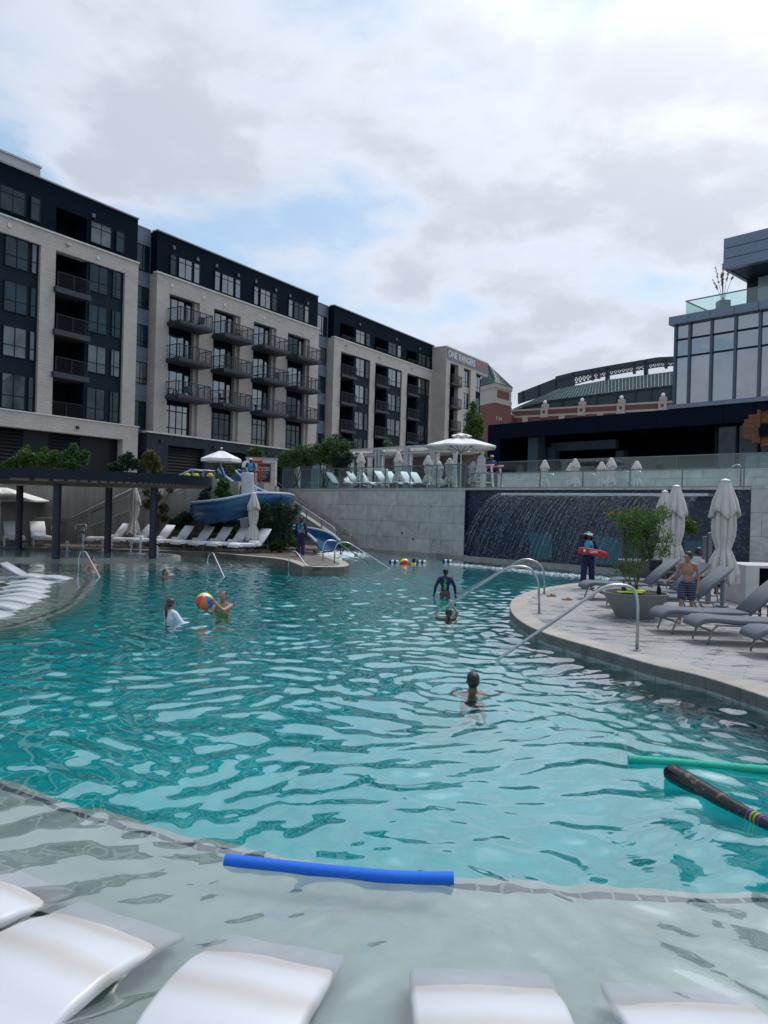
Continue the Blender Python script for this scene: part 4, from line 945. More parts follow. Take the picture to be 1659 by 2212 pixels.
# ------------------------------------------------------------------ leaves
def leafcloud(centres, n, size, seed=1, aspect=2.2, droop=0.0, shell=.55):
    """many small leaf faces in several overlapping uneven clumps"""
    rnd = random.Random(seed); mb = MB()
    vol = [c[1][0] * c[1][1] * c[1][2] for c in centres]; tot = sum(v ** .75 for v in vol)
    for (c, r), v in zip(centres, vol):
        k = int(n * v ** .75 / tot)
        for _ in range(k):
            d = Vector((rnd.gauss(0, 1), rnd.gauss(0, 1), rnd.gauss(0, 1))).normalized(); rr = shell + (1 - shell) * rnd.random() if rnd.random() < .75 else rnd.random()
            rr *= 1 + .22 * math.sin(d.x * 7 + seed) * math.cos(d.y * 6 + d.z * 5)
            p = Vector((c[0] + d.x * r[0] * rr, c[1] + d.y * r[1] * rr, c[2] + d.z * r[2] * rr))
            a = Vector((rnd.gauss(0, 1), rnd.gauss(0, 1), rnd.gauss(0, 1) - droop)).normalized(); b = a.orthogonal().normalized(); b = (Matrix.Rotation(rnd.uniform(0, 6.28), 3, a) @ b)
            s = size * rnd.uniform(.6, 1.3); l = a * s; w = b * s / aspect
            mb.add([p - l, p + w * .8 - l * .1, p + l, p - w * .8 - l * .1], [(0, 1, 2, 3)])
    return mb
def plant(name, label, cat, loc, clumps, n, size, mat, trunk=None, group=None, seed=1, limb_r=.03, aspect=2.2):
    t = thing(name, label, cat, loc, 0, group)
    tr = MB(); rnd = random.Random(seed)
    if trunk is None: trunk = [(0, 0, 0)]
    for (c, r) in clumps:
        b = trunk[rnd.randrange(len(trunk))]; b = Vector(b); c = Vector(c)
        mid = b.lerp(c, .5) + Vector((rnd.uniform(-.08, .08), rnd.uniform(-.08, .08), 0)) * c.length
        tr.tube([b, mid, c, c + Vector((rnd.uniform(-.3, .3), rnd.uniform(-.3, .3), .6)) * r[2]], [limb_r, limb_r * .8, limb_r * .5, limb_r * .25], 6)
    tr.build('trunk', m_bark, t, smooth=True)
    leafcloud(clumps, n, size, seed, aspect).build('crown', mat, t)
    return t
leafcloud([((p.x, p.y, p.z), (.06, .06, .06)) for p in tips], 900, .05, 3).build('flowers', pm('mauve blossom', (.25, .18, .22), .8), pot)

# ------------------------------------------------------------------ terrace wall with the waterfall
def wq(px, py, off=0): return W.px(px, py, off)
ws0 = wq(1006.5, 1053)[0]; ws1 = wq(1627, 1047)[0]
twall = thing('limestone_wall', 'tall pale veined limestone wall carrying the glass fenced terrace, left of the waterfall', 'wall', mat=W.M.copy())
WT = wq(1003, 1054)[1]
B_('stone_facing', m_lime, [(WL, ws0, 0, .5, -1.3, WT - .1)], twall); B_('wall_coping', m_lime2, [(WL, ws0, -.04, .6, WT - .1, WT)], twall)
B_('kerb', m_copingp, [(wq(758, 1180)[0], ws0 + .3, -.55, -.003, -1.0, .16)], twall)
MB().bx(wq(1021, 1110)[0] - 3.9, wq(1021, 1110)[0] - 3.8, -.03, -.003, .72, .80).bx(-4.3, -4.22, -.03, -.003, 1.0, 1.08).build('wall_outlet', m_blk, twall)
def mosaicmat(name, c1, c2, c3, s=.06):
    m, t, b = mk(name); lk = t.links.new
    co = tn(t, 'ShaderNodeTexCoord'); sp = tn(t, 'ShaderNodeSeparateXYZ'); lk(co.outputs['Object'], sp.inputs[0])
    def fl(o, k):
        d_ = tn(t, 'ShaderNodeMath', operation='DIVIDE'); lk(o, d_.inputs[0]); d_.inputs[1].default_value = k
        f_ = tn(t, 'ShaderNodeMath', operation='FLOOR'); lk(d_.outputs[0], f_.inputs[0]); return f_.outputs[0]
    ad = tn(t, 'ShaderNodeMath', operation='ADD'); lk(sp.outputs[0], ad.inputs[0]); lk(sp.outputs[1], ad.inputs[1])
    cb = tn(t, 'ShaderNodeCombineXYZ'); lk(fl(ad.outputs[0], s), cb.inputs[0]); lk(fl(sp.outputs[2], s * .8), cb.inputs[1])
    wn = tn(t, 'ShaderNodeTexWhiteNoise', noise_dimensions='2D'); lk(cb.outputs[0], wn.inputs[0])
    rp = tn(t, 'ShaderNodeValToRGB'); lk(wn.outputs[0], rp.inputs[0]); rp.color_ramp.interpolation = 'CONSTANT'
    e = rp.color_ramp.elements; e[0].color = (*c1, 1); e[1].position = .45; e[1].color = (*c2, 1); x = e.new(.9); x.color = (*c3, 1)
    lk(rp.outputs[0], b.inputs['Base Color']); b.inputs['Roughness'].default_value = .35; return m
m_mosaic = mosaicmat('dark blue glass mosaic', (.004, .010, .030), (.010, .024, .055), (.05, .08, .12), .075)
m_panel = mosaicmat('teal mosaic panel', (.02, .09, .12), (.024, .10, .135), (.03, .12, .15), .06)
fw = thing('mosaic_wall', 'dark blue mosaic wall behind the waterfall with square teal panels', 'wall', mat=W.M.copy())
B_('mosaic', m_mosaic, [(ws0, ws1, .12, .6, -1.3, WT - .1), (ws0 - .0, ws0 + .05, -.05, .12, -1.3, WT - .1)], fw)
B_('wall_coping', m_lime2, [(ws0, ws1, -.04, .7, WT - .1, WT)], fw)
def z9(x, y): return (960 + x * .2645, 960 + y * .2645)
def z2b(x, y): return (1234.4 + x * .256, 1014.9 + y * .256)
mb = MB()
for (a, b, tpx) in ((z9(700, 722), z9(880, 960), 0), (z9(1225, 750), z9(1465, 1000), 0), (z2b(960, 600), z2b(1113, 770), 0)):
    x0_, z1_ = wq(a[0], a[1], .1); x1_, _ = wq(b[0], b[1], .1); mb.bx(x0_, x1_, .08, .118, .25, z1_)
mb.build('teal_panel', m_panel, fw)
B_('kerb', m_copingp, [(ws0 + .3, ws1, -.45, .117, -1.0, .13)], fw)
gs0 = wq(1084, 1065, -.45)[0]; gs1 = wq(1531, 1061, -.45)[0]; zsp = wq(1200, 1065, -.45)[1]
B_('spout', pm('brushed spout ledge', (.42, .45, .47), .35, metal=.4), [(gs0, gs1, -.5, .12, zsp - .1, zsp)], fw)
m_wfall, t_, b_ = mk('falling water'); lk = t_.links.new
gx = tn(t_, 'ShaderNodeNewGeometry'); nzf = tn(t_, 'ShaderNodeTexNoise', _Scale=9.0, _Detail=4.0); lk(gx.outputs['Position'], nzf.inputs['Vector'])
mrf = tn(t_, 'ShaderNodeMapRange'); lk(nzf.outputs[0], mrf.inputs[0]); mrf.inputs[1].default_value = .42; mrf.inputs[2].default_value = .68; mrf.inputs[3].default_value = .02; mrf.inputs[4].default_value = .26
b_.inputs['Base Color'].default_value = (.62, .72, .80, 1); b_.inputs['Roughness'].default_value = .25; lk(mrf.outputs[0], b_.inputs['Alpha'])
wf = thing('waterfall', 'sheet of thin water streams arching from the long ledge into the pool', 'waterfall', mat=W.M.copy())
rnd = random.Random(5); mb = MB(); H0 = zsp - .03; T = math.sqrt(2 * H0 / 9.81)
nst = 200
for k in range(nst):
    s_ = gs0 + .05 + (gs1 - gs0 - .1) * (k + rnd.uniform(-.4, .4)) / nst; v = 3.1 / T * rnd.uniform(.93, 1.05); tt_ = T; pts = []; rs_ = []
    if rnd.random() < .3: tt_ = T * rnd.uniform(.45, .9)
    th = rnd.uniform(.003, .009); dr = rnd.uniform(-.12, .12)
    for i in range(15):
        t = tt_ * i / 14; pts.append((s_ + dr * (t / T) ** 2 + rnd.gauss(0, .006), -.5 - v * t + rnd.gauss(0, .01), zsp - .01 - .5 * 9.81 * t * t)); rs_.append(th * (1 - .45 * i / 14))
    mb.tube(pts, rs_, 5)
mb.build('streams', m_wfall, wf, smooth=True)
mb = MB()                                                        # drops broken off the streams
for k in range(1500):
    t = T * rnd.random() ** .6; s_ = rnd.uniform(gs0, gs1); v = 3.1 / T * rnd.uniform(.75, 1.06); p = Vector((s_ + rnd.uniform(-.1, .1), -.5 - v * t, zsp - .5 * 9.81 * t * t + rnd.uniform(-.05, .05)))
    if p.z < .02: continue
    r_ = rnd.uniform(.003, .007); l_ = rnd.uniform(.02, .06); mb.add([(p.x - r_, p.y, p.z), (p.x, p.y - r_, p.z - l_), (p.x + r_, p.y, p.z), (p.x, p.y + r_, p.z + l_)], [(0, 1, 2), (0, 2, 3), (0, 3, 1), (1, 3, 2)])
mb.build('drops', pm('water drops', (.32, .38, .45), .2), wf)
mb = MB()                                                        # foam where it lands
for k in range(1500):
    s_ = rnd.uniform(gs0 - .2, gs1 + .1); o_ = rnd.gauss(-3.6, .22); p = (s_, o_, rnd.uniform(.0, .05)); r_ = rnd.uniform(.01, .035)
    mb.add([(p[0] - r_, p[1], p[2]), (p[0], p[1] - r_ * .6, p[2]), (p[0] + r_, p[1], p[2] + .005), (p[0], p[1] + r_ * .6, p[2] + .015)], [(0, 1, 2, 3)])
mb.build('foam', pm('white foam', (.75, .82, .84), .6), wf)
# limestone wall right of it
rw = thing('limestone_wall', 'pale limestone wall section at the right edge, right of the waterfall', 'wall', mat=W.M.copy())
B_('stone_facing', m_lime, [(ws1, ws1 + 14, -.15, .5, -1.3, WT + .02)], rw)

# glass balustrades on the terrace
def balustrade(label, fr, s0, s1, off, zb, zt, step, group=None, gm=m_bal2, ends=()):
    t = thing('glass_balustrade', label, 'railing', mat=fr.M.copy())
    mb = MB(); n = max(1, round((s1 - s0) / step)); w = (s1 - s0) / n
    for k in range(n): mb.bx(s0 + k * w + .02, s0 + (k + 1) * w - .02, off, off + .02, zb, zt - .03)
    mb.build('glass_panels', gm, t)
    for k in range(n + 1): MB().bx(s0 + k * w - .02, s0 + k * w + .02, off - .01, off + .03, zb, zt - .03).build('post', m_alu, t)
    B_('handrail', m_alu, [(s0 - .03, s1 + .03, off - .02, off + .04, zt - .03, zt + .015)], t); return t
zrail = wq(1006, 1003, .1)[1]
zr_l = wq(660, 1014, .1)[1]
sA = wq(1006, 1010, .15)[0]
balustrade('long teal glass balustrade above the limestone wall', W, WL + .1, sA - .02, .15, WT, zr_l, 1.75)
# taller glass screen behind, in front of the pavilion, and the low wall of the upper pool
upw = thing('pool_wall', 'white marble wall of the raised upper pool seen through the front glass', 'wall', mat=W.M.copy())
uoff = 7.5
uz1 = wq(1300, 1030 - 9, uoff)[1]
us0 = wq(1075, 1025, uoff)[0]
B_('stone_facing', m_lime, [(us0, us0 + 26, uoff, uoff + .4, TZ, uz1)], upw)
B_('wall_coping', m_lime2, [(us0, us0 + 26, uoff - .03, uoff + .45, uz1, uz1 + .05)], upw)
zg1 = wq(1300, 1016, .15)[1]
g2 = balustrade('low glass balustrade above the waterfall ledge', W, sA + .02, wq(1600, 1012, .15)[0], .15, WT, zg1 + .0, 2.1)
zg2 = wq(1200, 998, uoff + .1)[1]
balustrade('taller glass screen along the raised upper pool', W, us0, us0 + 24, uoff + .1, uz1 + .05, wq(1300, 990, uoff + .1)[1], 2.6)
sR = wq(1605, 1010, .15)[0]
balustrade('tall glass balustrade at the right end of the waterfall', W, wq(1605, 1010, -.0)[0], wq(1605, 1010, 0)[0] + 9, .1, WT + .04, wq(1640, 981, .1)[1], 2.0)
# ------------------------------------------------------------------ concrete walls, stairs and slide platform
cw_ = thing('concrete_wall', 'stained board marked concrete retaining wall behind the left loungers', 'wall')
MB().bx(-34, -16.6, 36.4, 36.9, 0, 3.02).bx(-16.6, -11.0, 36.1, 36.9, 0, 3.02).build('wall_panel', m_conc, cw_)
MB().bx(-34, -11.0, 36.05, 36.95, 3.02, 3.07).build('wall_cap', pm('pale concrete cap', (.42, .40, .36), .8), cw_)
pr_ = D(118, 1130, 35.6)
MB().bb(pr_.x - .85, pr_.x + .15, 35.2, 36.08, 0, D(100, 1118, 35.3).z, .01).build('low_pier', pm('warm concrete', (.36, .32, .25), .85, var=.1, streak=.3), cw_)
SY = 36.0
def sp(px, py, Y=SY): p = D(px, py, Y); return p.x, p.z
st = thing('staircase', 'concrete stair flank wall climbing to the slide platform behind the loungers', 'stairs')
a = sp(188, 1141); b = sp(439, 1035.5); c = sp(470, 1034)
MB().vprism([(a[0], 0), (a[0], a[1]), (b[0], b[1]), (c[0], c[1]), (c[0], 0)], SY - .02, SY + .3).build('flank_wall', m_conc, st)
mb = MB(); n = 16
for k in range(n): x = a[0] + (b[0] - a[0]) * k / n; mb.bx(x, x + (b[0] - a[0]) / n + .01, SY + .3, SY + 1.6, 0, a[1] - .25 + (b[1] - a[1]) * (k + .5) / n)
mb.build('steps', m_copingp, st)
mb = MB(); mb.bar((a[0], SY + .14, a[1] + .02), (b[0], SY + .14, b[1] + .02), .36, .06); mb.build('flank_cap', pm('pale concrete cap', (.42, .40, .36), .8), st)
pl4 = D(450, 1034, 36); plat = thing('slide_platform', 'concrete platform under the top of the blue water slide', 'platform')
MB().bx(pl4.x - .4, D(530, 1034, 38).x, 36.3, 40, 0, TZ).bx(D(530, 1034, 38).x, D(576, 1034, 39).x, 38.2, 42, 0, TZ).build('platform_block', m_conc, plat)
# right stair between platform and pool
RSo = -1.7
st2 = thing('staircase', 'concrete stair flank running down beside the limestone wall to the pool', 'stairs', mat=W.M.copy())
u0 = wq(570, 1058, RSo); u1 = wq(637, 1101.9, RSo); u2 = wq(722, 1160, RSo)
MB().vprism([(u0[0] - 1.2, 0), (u0[0] - 1.2, u0[1] + .25), (u0[0], u0[1] + .0), (u1[0], u1[1]), (u2[0], u2[1]), (u2[0], -.1)], RSo, RSo + .25).build('flank_wall', m_conc, st2)
mb = MB(); n = 18
for k in range(n): x = u0[0] + (u2[0] - u0[0]) * k / n; mb.bx(x, x + (u2[0] - u0[0]) / n + .01, RSo + .25, -.02, 0, u0[1] - .2 + (u2[1] - u0[1]) * (k + .5) / n)
mb.build('steps', m_copingp, st2)
mb = MB(); mb.bar((u0[0], RSo + .12, u0[1] + .02), (u2[0], RSo + .12, u2[1] + .02), .30, .06); mb.build('flank_cap', pm('pale concrete cap', (.42, .40, .36), .8), st2)

def cable_rail(label, pts, posts=5, nb=6, h=.95, group=None, loc=None):
    """pts: top rail points; posts and thin cables below"""
    P = [Vector(p) for p in pts]; t = thing('cable_railing', label, 'railing', P[0] - Vector((0, 0, h)), 0, group)
    MB().tube(P, .028, 8).build('handrail', m_steel, t, world=True, smooth=True)
    L_ = [0]
    for i in range(1, len(P)): L_.append(L_[-1] + (P[i] - P[i - 1]).length)
    def at(d):
        for i in range(1, len(P)):
            if d <= L_[i] + 1e-6: return P[i - 1].lerp(P[i], (d - L_[i - 1]) / max(1e-6, L_[i] - L_[i - 1]))
        return P[-1]
    for k in range(posts):
        p = at(L_[-1] * k / (posts - 1)); MB().bx(p.x - .03, p.x + .03, p.y - .02, p.y + .02, p.z - h, p.z - .03).build('post', m_alu, t, world=True)
    mb = MB()
    for j in range(nb):
        dz = -h * (j + 1) / (nb + 1); mb.tube([p + Vector((0, 0, dz)) for p in P], .006, 4)
    mb.build('cables', m_steel, t, world=True); return t
Dv = lambda x, y, Y: D(x, y, Y)
cable_rail('steel cable railing climbing the left stair behind the pergola', [Dv(197, 1107, 36.1), Dv(282, 1070, 36.1), Dv(378, 1030, 36.1), Dv(415, 1015, 36.1), Dv(438, 1017, 36.1)], 6, 4, .75)
cable_rail('steel cable railing on the platform left of the slide top', [Dv(373, 1031, 37.5), Dv(414, 1013.5, 37.5), Dv(464, 1017.5, 37.5)], 5, 5, .55)
rl1 = thing('handrail', 'thin steel wall handrail sloping up the concrete wall', 'railing', Dv(131, 1130, 36.0))
MB().tube([Dv(131, 1158, 36.0), Dv(131, 1131, 36.0), Dv(134, 1127, 36.0), Dv(285, 1056, 36.0)], .025, 8).build('rail', m_steel, rl1, world=True, smooth=True)
cable_rail('steel cable railing on the terrace edge above the concrete wall', [Vector((-33, 37.4, 3.14)), Vector((-24, 37.4, 3.14)), Vector((-11.2, 37.4, 3.14))], 12, 3, .44)
struct(MB().bx(-36, -8.45, 36.9, 39.6, 0, 2.72).build('planting_bed', m_soil))
Wv = lambda x, y, o: W.w(*(lambda r: (r[0], o, r[1]))(wq(x, y, o)))
cable_rail('steel cable railing beside the right stair going down to the pool', [Wv(520, 1022.5, RSo), Wv(552, 1025.7, RSo), Wv(592, 1054, RSo), Wv(720, 1139, RSo), Wv(727, 1149, RSo)], 8, 5, .8)
rl2 = thing('handrail', 'steel wall handrail sloping down across the limestone wall', 'railing', Wv(759, 1150, -.1))
MB().tube([Wv(583, 1048, -.12), Wv(584, 1036, -.12), Wv(588, 1034.5, -.12), Wv(757, 1149, -.12), Wv(759, 1152, -.12), Wv(759, 1186, -.12)], .025, 8).build('rail', m_steel, rl2, world=True, smooth=True)
mb = MB()
for k in range(5): p = Wv(612 + k * 33, 1052.5 + k * 22.6, -.12); mb.tube([p, p + Vector((0, 0, -.08)), p + Vector((.06, .06, -.08))], .012, 5)
mb.build('bracket', m_steel, rl2, world=True)
gt = thing('pool_gate_frame', 'small steel gate frame at the foot of the right stair', 'gate', Wv(740, 1186, -.9))
MB().tube([Wv(733, 1186, -.9), Wv(733, 1154, -.9), Wv(757, 1154, -.9), Wv(757, 1187, -.9)], .025, 8).tube([Wv(733, 1162, -.9), Wv(757, 1162, -.9)], .015, 6).build('frame', m_steel, gt, world=True, smooth=True)
for x0_, x1_, lab in ((111, 131, 'steel ladder like rack leaning on the low concrete pier'), (163, 187, 'steel rack frame standing before the concrete stair wall')):
    t = thing('rack', lab, 'rack', Dv(x0_, 1172, 35.1))
    MB().tube([Dv(x0_, 1175, 35.1), Dv(x0_ + 1, 1137, 35.1), Dv(x0_ + 4, 1133, 35.1), Dv(x1_ - 3, 1133, 35.1), Dv(x1_, 1137, 35.1), Dv(x1_ - 1, 1175, 35.1)], .028, 8).tube([Dv(x0_ + 1, 1145, 35.1), Dv(x1_, 1145, 35.1)], .02, 6).tube([Dv(x0_ + 1, 1158, 35.1), Dv(x1_, 1158, 35.1)], .02, 6).build('frame', m_steel, t, world=True, smooth=True)

# sign wall
q1 = D(532, 990, 42); q2 = D(595, 987, 42)
sgw = thing('sign_wall', 'limestone block wall with the black slide rules sign at the slide top', 'wall', (q1.x, 42, TZ))
wS = q2.x - q1.x; hS = q1.z - TZ
MB().bx(0, wS, 0, .75, 0, hS).build('block_wall', m_lime2, sgw); MB().bx(-.04, wS + .04, -.04, .8, hS, hS + .07).build('wall_cap', m_copingp, sgw)
def pxx(px, py, Y): p = D(px, py, Y); return p.x - q1.x, p.z - TZ
b0 = pxx(557, 1001, 41.95); b1 = pxx(583.5, 1041, 41.95); bz_ = max(.1, b1[1])
brd = MB().bb(b0[0], b1[0], -.06, -.004, bz_, b0[1], .008).build('sign_board', m_blk, sgw)
sw = b1[0] - b0[0]; shh = b0[1] - bz_
fit_text('SLIDE RULES', b0[0] + sw * .05, b0[0] + sw * .62, b0[1] - shh * .14, shh * .085, -.072, pm('red lettering', (.5, .03, .03), .6), 'sign_text', brd, .01)
fit_text('SLIDE ATTENDANT', b0[0] + sw * .04, b0[0] + sw * .96, b0[1] - shh * .27, shh * .085, -.072, pm('white lettering', (.7, .7, .7), .6), 'sign_text', brd, .01)
fit_text('MUST BE ON DUTY', b0[0] + sw * .04, b0[0] + sw * .96, b0[1] - shh * .41, shh * .085, -.072, pm('white lettering', (.7, .7, .7), .6), 'sign_text', brd, .01)
mb = MB()
for k, wf_ in enumerate((.75, .82, .6, .7, .66, .5)): z = b0[1] - shh * (.50 + .075 * k); mb.bx(b0[0] + sw * .05, b0[0] + sw * (.05 + wf_), -.07, -.062, z, z + shh * .022)
mb.build('small_print', pm('grey lettering', (.35, .35, .35), .6), brd)

# ------------------------------------------------------------------ blue water slide
def channel(path, r, depth, name, mat, parent, th=.05, rim=None, inner=None, wall=(100, 100)):
    P = cr3(path, 7); rings = []; rims = ([], [])
    for i, p in enumerate(P):
        t = (P[min(i + 1, len(P) - 1)] - P[max(i - 1, 0)]).normalized(); sd_ = Vector((t.y, -t.x, 0)).normalized(); up = sd_.cross(t).normalized()
        if up.z < 0: up = -up
        k = i / (len(P) - 1)
        rr_ = r(k) if callable(r) else r; wl = wall(k) if callable(wall) else wall
        ring = []
        for s_, RR in ((1, rr_), (-1, rr_ - th)):
            rng = [R(-wl[0] + (wl[0] + wl[1]) * j / 14) for j in range(15)]
            if s_ < 0: rng = rng[::-1]
            for a in rng: ring.append(p + sd_ * RR * math.sin(a) + up * (rr_ - RR * math.cos(a)))
        rings.append(ring)
        for j, a in ((0, R(-wl[0])), (1, R(wl[1]))): rims[j].append(p + sd_ * (rr_ - th / 2) * math.sin(a) + up * (rr_ - (rr_ - th / 2) * math.cos(a)))
    o = MB().loft(rings).build(name, mat, parent, smooth=True, world=True)
    if rim:
        for rm in rims: MB().tube(rm, .065, 6).build('rim', rim, o, smooth=True, world=True)
    return o
sl_ = thing('water_slide', 'blue fibreglass water slide winding down from the platform through the shrubs', 'slide', (-7.0, 35.5, .2))
def SP(px, py, Y): return tuple(D(px, py, Y))
path = [SP(488, 1035, 39.5), SP(505, 1052, 38.3), SP(530, 1070, 37.3), SP(565, 1086, 36.6), SP(600, 1094, 36.0), SP(612, 1100, 35.0), SP(590, 1106, 33.9), SP(545, 1114, 33.4), SP(485, 1128, 33.3), SP(448, 1133, 33.9), SP(450, 1136, 35.3), SP(490, 1140, 35.8), SP(550, 1150, 35.6), SP(620, 1160, 34.9), SP(665, 1168, 34.2), SP(690, 1178, 33.3), SP(707, 1193, 32.0)]
channel(path, lambda k: .5 + .25 * max(0, min(1, (k - .3) / .12)) - .2 * max(0, min(1, (k - .66) / .12)), 1, 'flume', m_blue, sl_, rim=m_bluelite, wall=lambda k: (88 + 20 * max(0, min(1, (k - .2) / .15)) - 22 * max(0, min(1, (k - .66) / .12)), 92 - 12 * max(0, min(1, (k - .3) / .1))))
Pp = cr3(path, 7)
for i_ in (24, 33, 42, 49, 56, 63, 84, 97):
    p_ = Pp[i_]; t_a = (Pp[i_ + 1] - Pp[i_ - 1]).normalized(); sd_ = Vector((t_a.y, -t_a.x, 0)).normalized(); up_ = sd_.cross(t_a).normalized()
    if up_.z < 0: up_ = -up_
    k_ = i_ / (len(Pp) - 1); R0 = .5 + .25 * max(0, min(1, (k_ - .3) / .12)) - .2 * max(0, min(1, (k_ - .66) / .12)); wl_ = (88 + 20 * max(0, min(1, (k_ - .2) / .15)) - 22 * max(0, min(1, (k_ - .66) / .12)), 92 - 12 * max(0, min(1, (k_ - .3) / .1)))
    MB().tube([p_ + sd_ * (R0 + .01) * math.sin(a) + up_ * (R0 - (R0 + .01) * math.cos(a)) for a in [R(-wl_[0] + (wl_[0] + wl_[1]) * q_ / 16) for q_ in range(17)]], .035, 6).build('flange_joint', pm('slide flange', (.012, .06, .14), .4), sl_, smooth=True, world=True)
# tall side wings at the top
for (xx, dx) in ((470, 1), (521, 1)):
    mb = MB(); pts = [(0, 0), (1.6, -.5), (2.2, -.7), (2.2, -.3), (1.7, .35), (1.0, .75), (.2, .8), (0, .75)]
    p = D(xx, 1040, 39.4); ang = math.atan2(-1, .45)
    M_ = Matrix.Translation((p.x, p.y, TZ + .05)) @ Matrix.Rotation(ang, 4, 'Z')
    m2 = MB().vprism(pts, -.03, .03); mb.add(m2.v, m2.f, M_); mb.build('side_wing', m_blue, sl_, world=True)
post_ = D(534, 1075, 35.2)
MB().lathe([(.30, 0), (.30, D(534, 1021, 35.2).z - .25), (.27, D(534, 1021, 35.2).z - .2)], (post_.x, post_.y, .2), 20).build('support_column', pm('pale grey column', (.5, .52, .53), .5), sl_, smooth=False, world=True)
p = D(447, 1140, 34); MB().lathe([(.3, 0), (.3, .08), (.1, .14), (.1, p.z - .1)], (p.x, p.y, .2), 12).build('support_foot', m_bluelite, sl_, world=True)
MB().bb(p.x - .5, p.x + .5, p.y - .3, p.y + .3, .2, .62, .02).build('concrete_footing', m_conc, sl_, world=True)
mb = MB(); rnd = random.Random(3)
for k in range(260):
    p = D(rnd.gauss(540, 7), rnd.gauss(1062, 8), 37.2); r_ = rnd.uniform(.01, .05); mb.sphere(p, r_, 4)
mb.build('splash', pm('white splash', (.7, .76, .8), .5), sl_, world=True)
mb = MB()
for k in range(700):
    p = G(rnd.gauss(735, 22), rnd.gauss(1198, 3.0), rnd.uniform(0, .06)); r_ = rnd.uniform(.015, .06); mb.sphere(p, (r_ * 2, r_ * 1.5, r_ * .5), 4)
sf = mb.build('foam', pm('white foam', (.75, .82, .84), .6)); tag(sf, 'white churned water at the bottom exit of the blue slide', 'foam', None, 'stuff')
# ------------------------------------------------------------------ pergola over the splash pad
pg = thing('pergola', 'dark flat roofed oval pergola on four round columns over the splash pad', 'pergola', (PC.x, PC.y, .11))
CX, CY, CR, CS = -14.4, 30.0, 7.35, 4.3
ce = [(CX - PC.x + CR * math.cos(a), CY - PC.y + CS * math.sin(a)) for a in [2 * PI * k / 96 for k in range(96)]]
cez = [((x) * .985, (y) * .985) for x, y in ce]
zc0 = D(418, 1047, 30).z
MB().prism(ce, 2.88, 3.22).build('roof_fascia', pm('dark blue grey fascia', (.007, .012, .023), .5, spec=.2), pg)
MB().prism(cez, 2.80, 2.88).build('slatted_soffit', brickmat('timber slat soffit', (.22, .16, .12), (.19, .14, .10), (.02, .015, .012), 30, .12, .02, rough=.8, horiz=True), pg)
m_col = pm('dark navy column', (.006, .011, .028), .4, spec=.4)
for px, py in ((39.7, 1187), (120.3, 1206.5), (232, 1194), (329.3, 1206)):
    p = G(px, py, .12); MB().lathe([(.14, 0), (.14, 2.72)], (p.x - PC.x, p.y - PC.y, .0), 16).build('column', m_col, pg, auto=40)
# spray jets on the splash pad
m_jet, t_, b_ = mk('water jet'); b_.inputs['Base Color'].default_value = (.85, .9, .92, 1); b_.inputs['Alpha'].default_value = .6; b_.inputs['Roughness'].default_value = .2
for i, (px, pt, pb) in enumerate(((9, 1160, 1184), (72, 1156, 1184), (96, 1183, 1187), (145, 1169, 1190), (179, 1137, 1188), (180, 1155, 1192), (222, 1165, 1192), (240, 1168, 1188), (283, 1165, 1196), (302, 1145, 1197), (303, 1166, 1196), (339, 1179, 1199))):
    p = G(px, pb, .12); h = D(px, pt, p.y).z - .12; rnd = random.Random(i); mb = MB()
    for k in range(46):
        t = rnd.random() ** .7; mb.sphere((rnd.gauss(0, .012 + .03 * t), rnd.gauss(0, .012 + .03 * t), h * t), (rnd.uniform(.008, .022), .012, rnd.uniform(.02, .05)), 4)
    for k in range(26): mb.sphere((rnd.gauss(0, .12), rnd.gauss(0, .10), rnd.uniform(0, .03)), rnd.uniform(.008, .02), 4)
    o = mb.build('water_jet', m_jet); o.location = p
    WM[o] = Matrix.Translation(p)
    tag(o, ['short foaming water jet at the far left of the splash pad', 'thin water jet left of the second pergola column', 'low bubbling jet just left of the front column', 'low water jet right of the front pergola column', 'tallest water jet in the middle of the splash pad, behind the bather', 'water jet directly in front of the tallest one', 'water jet just left of the third pergola column', 'slim water jet just right of the third pergola column', 'water jet before the loungers, midway between two pergola columns', 'tall thin water jet behind the rightmost pair of jets', 'bushy water jet in front of the tall thin one', 'low water jet right of the rightmost pergola column'][i], 'water jet', 'water jets on the splash pad')

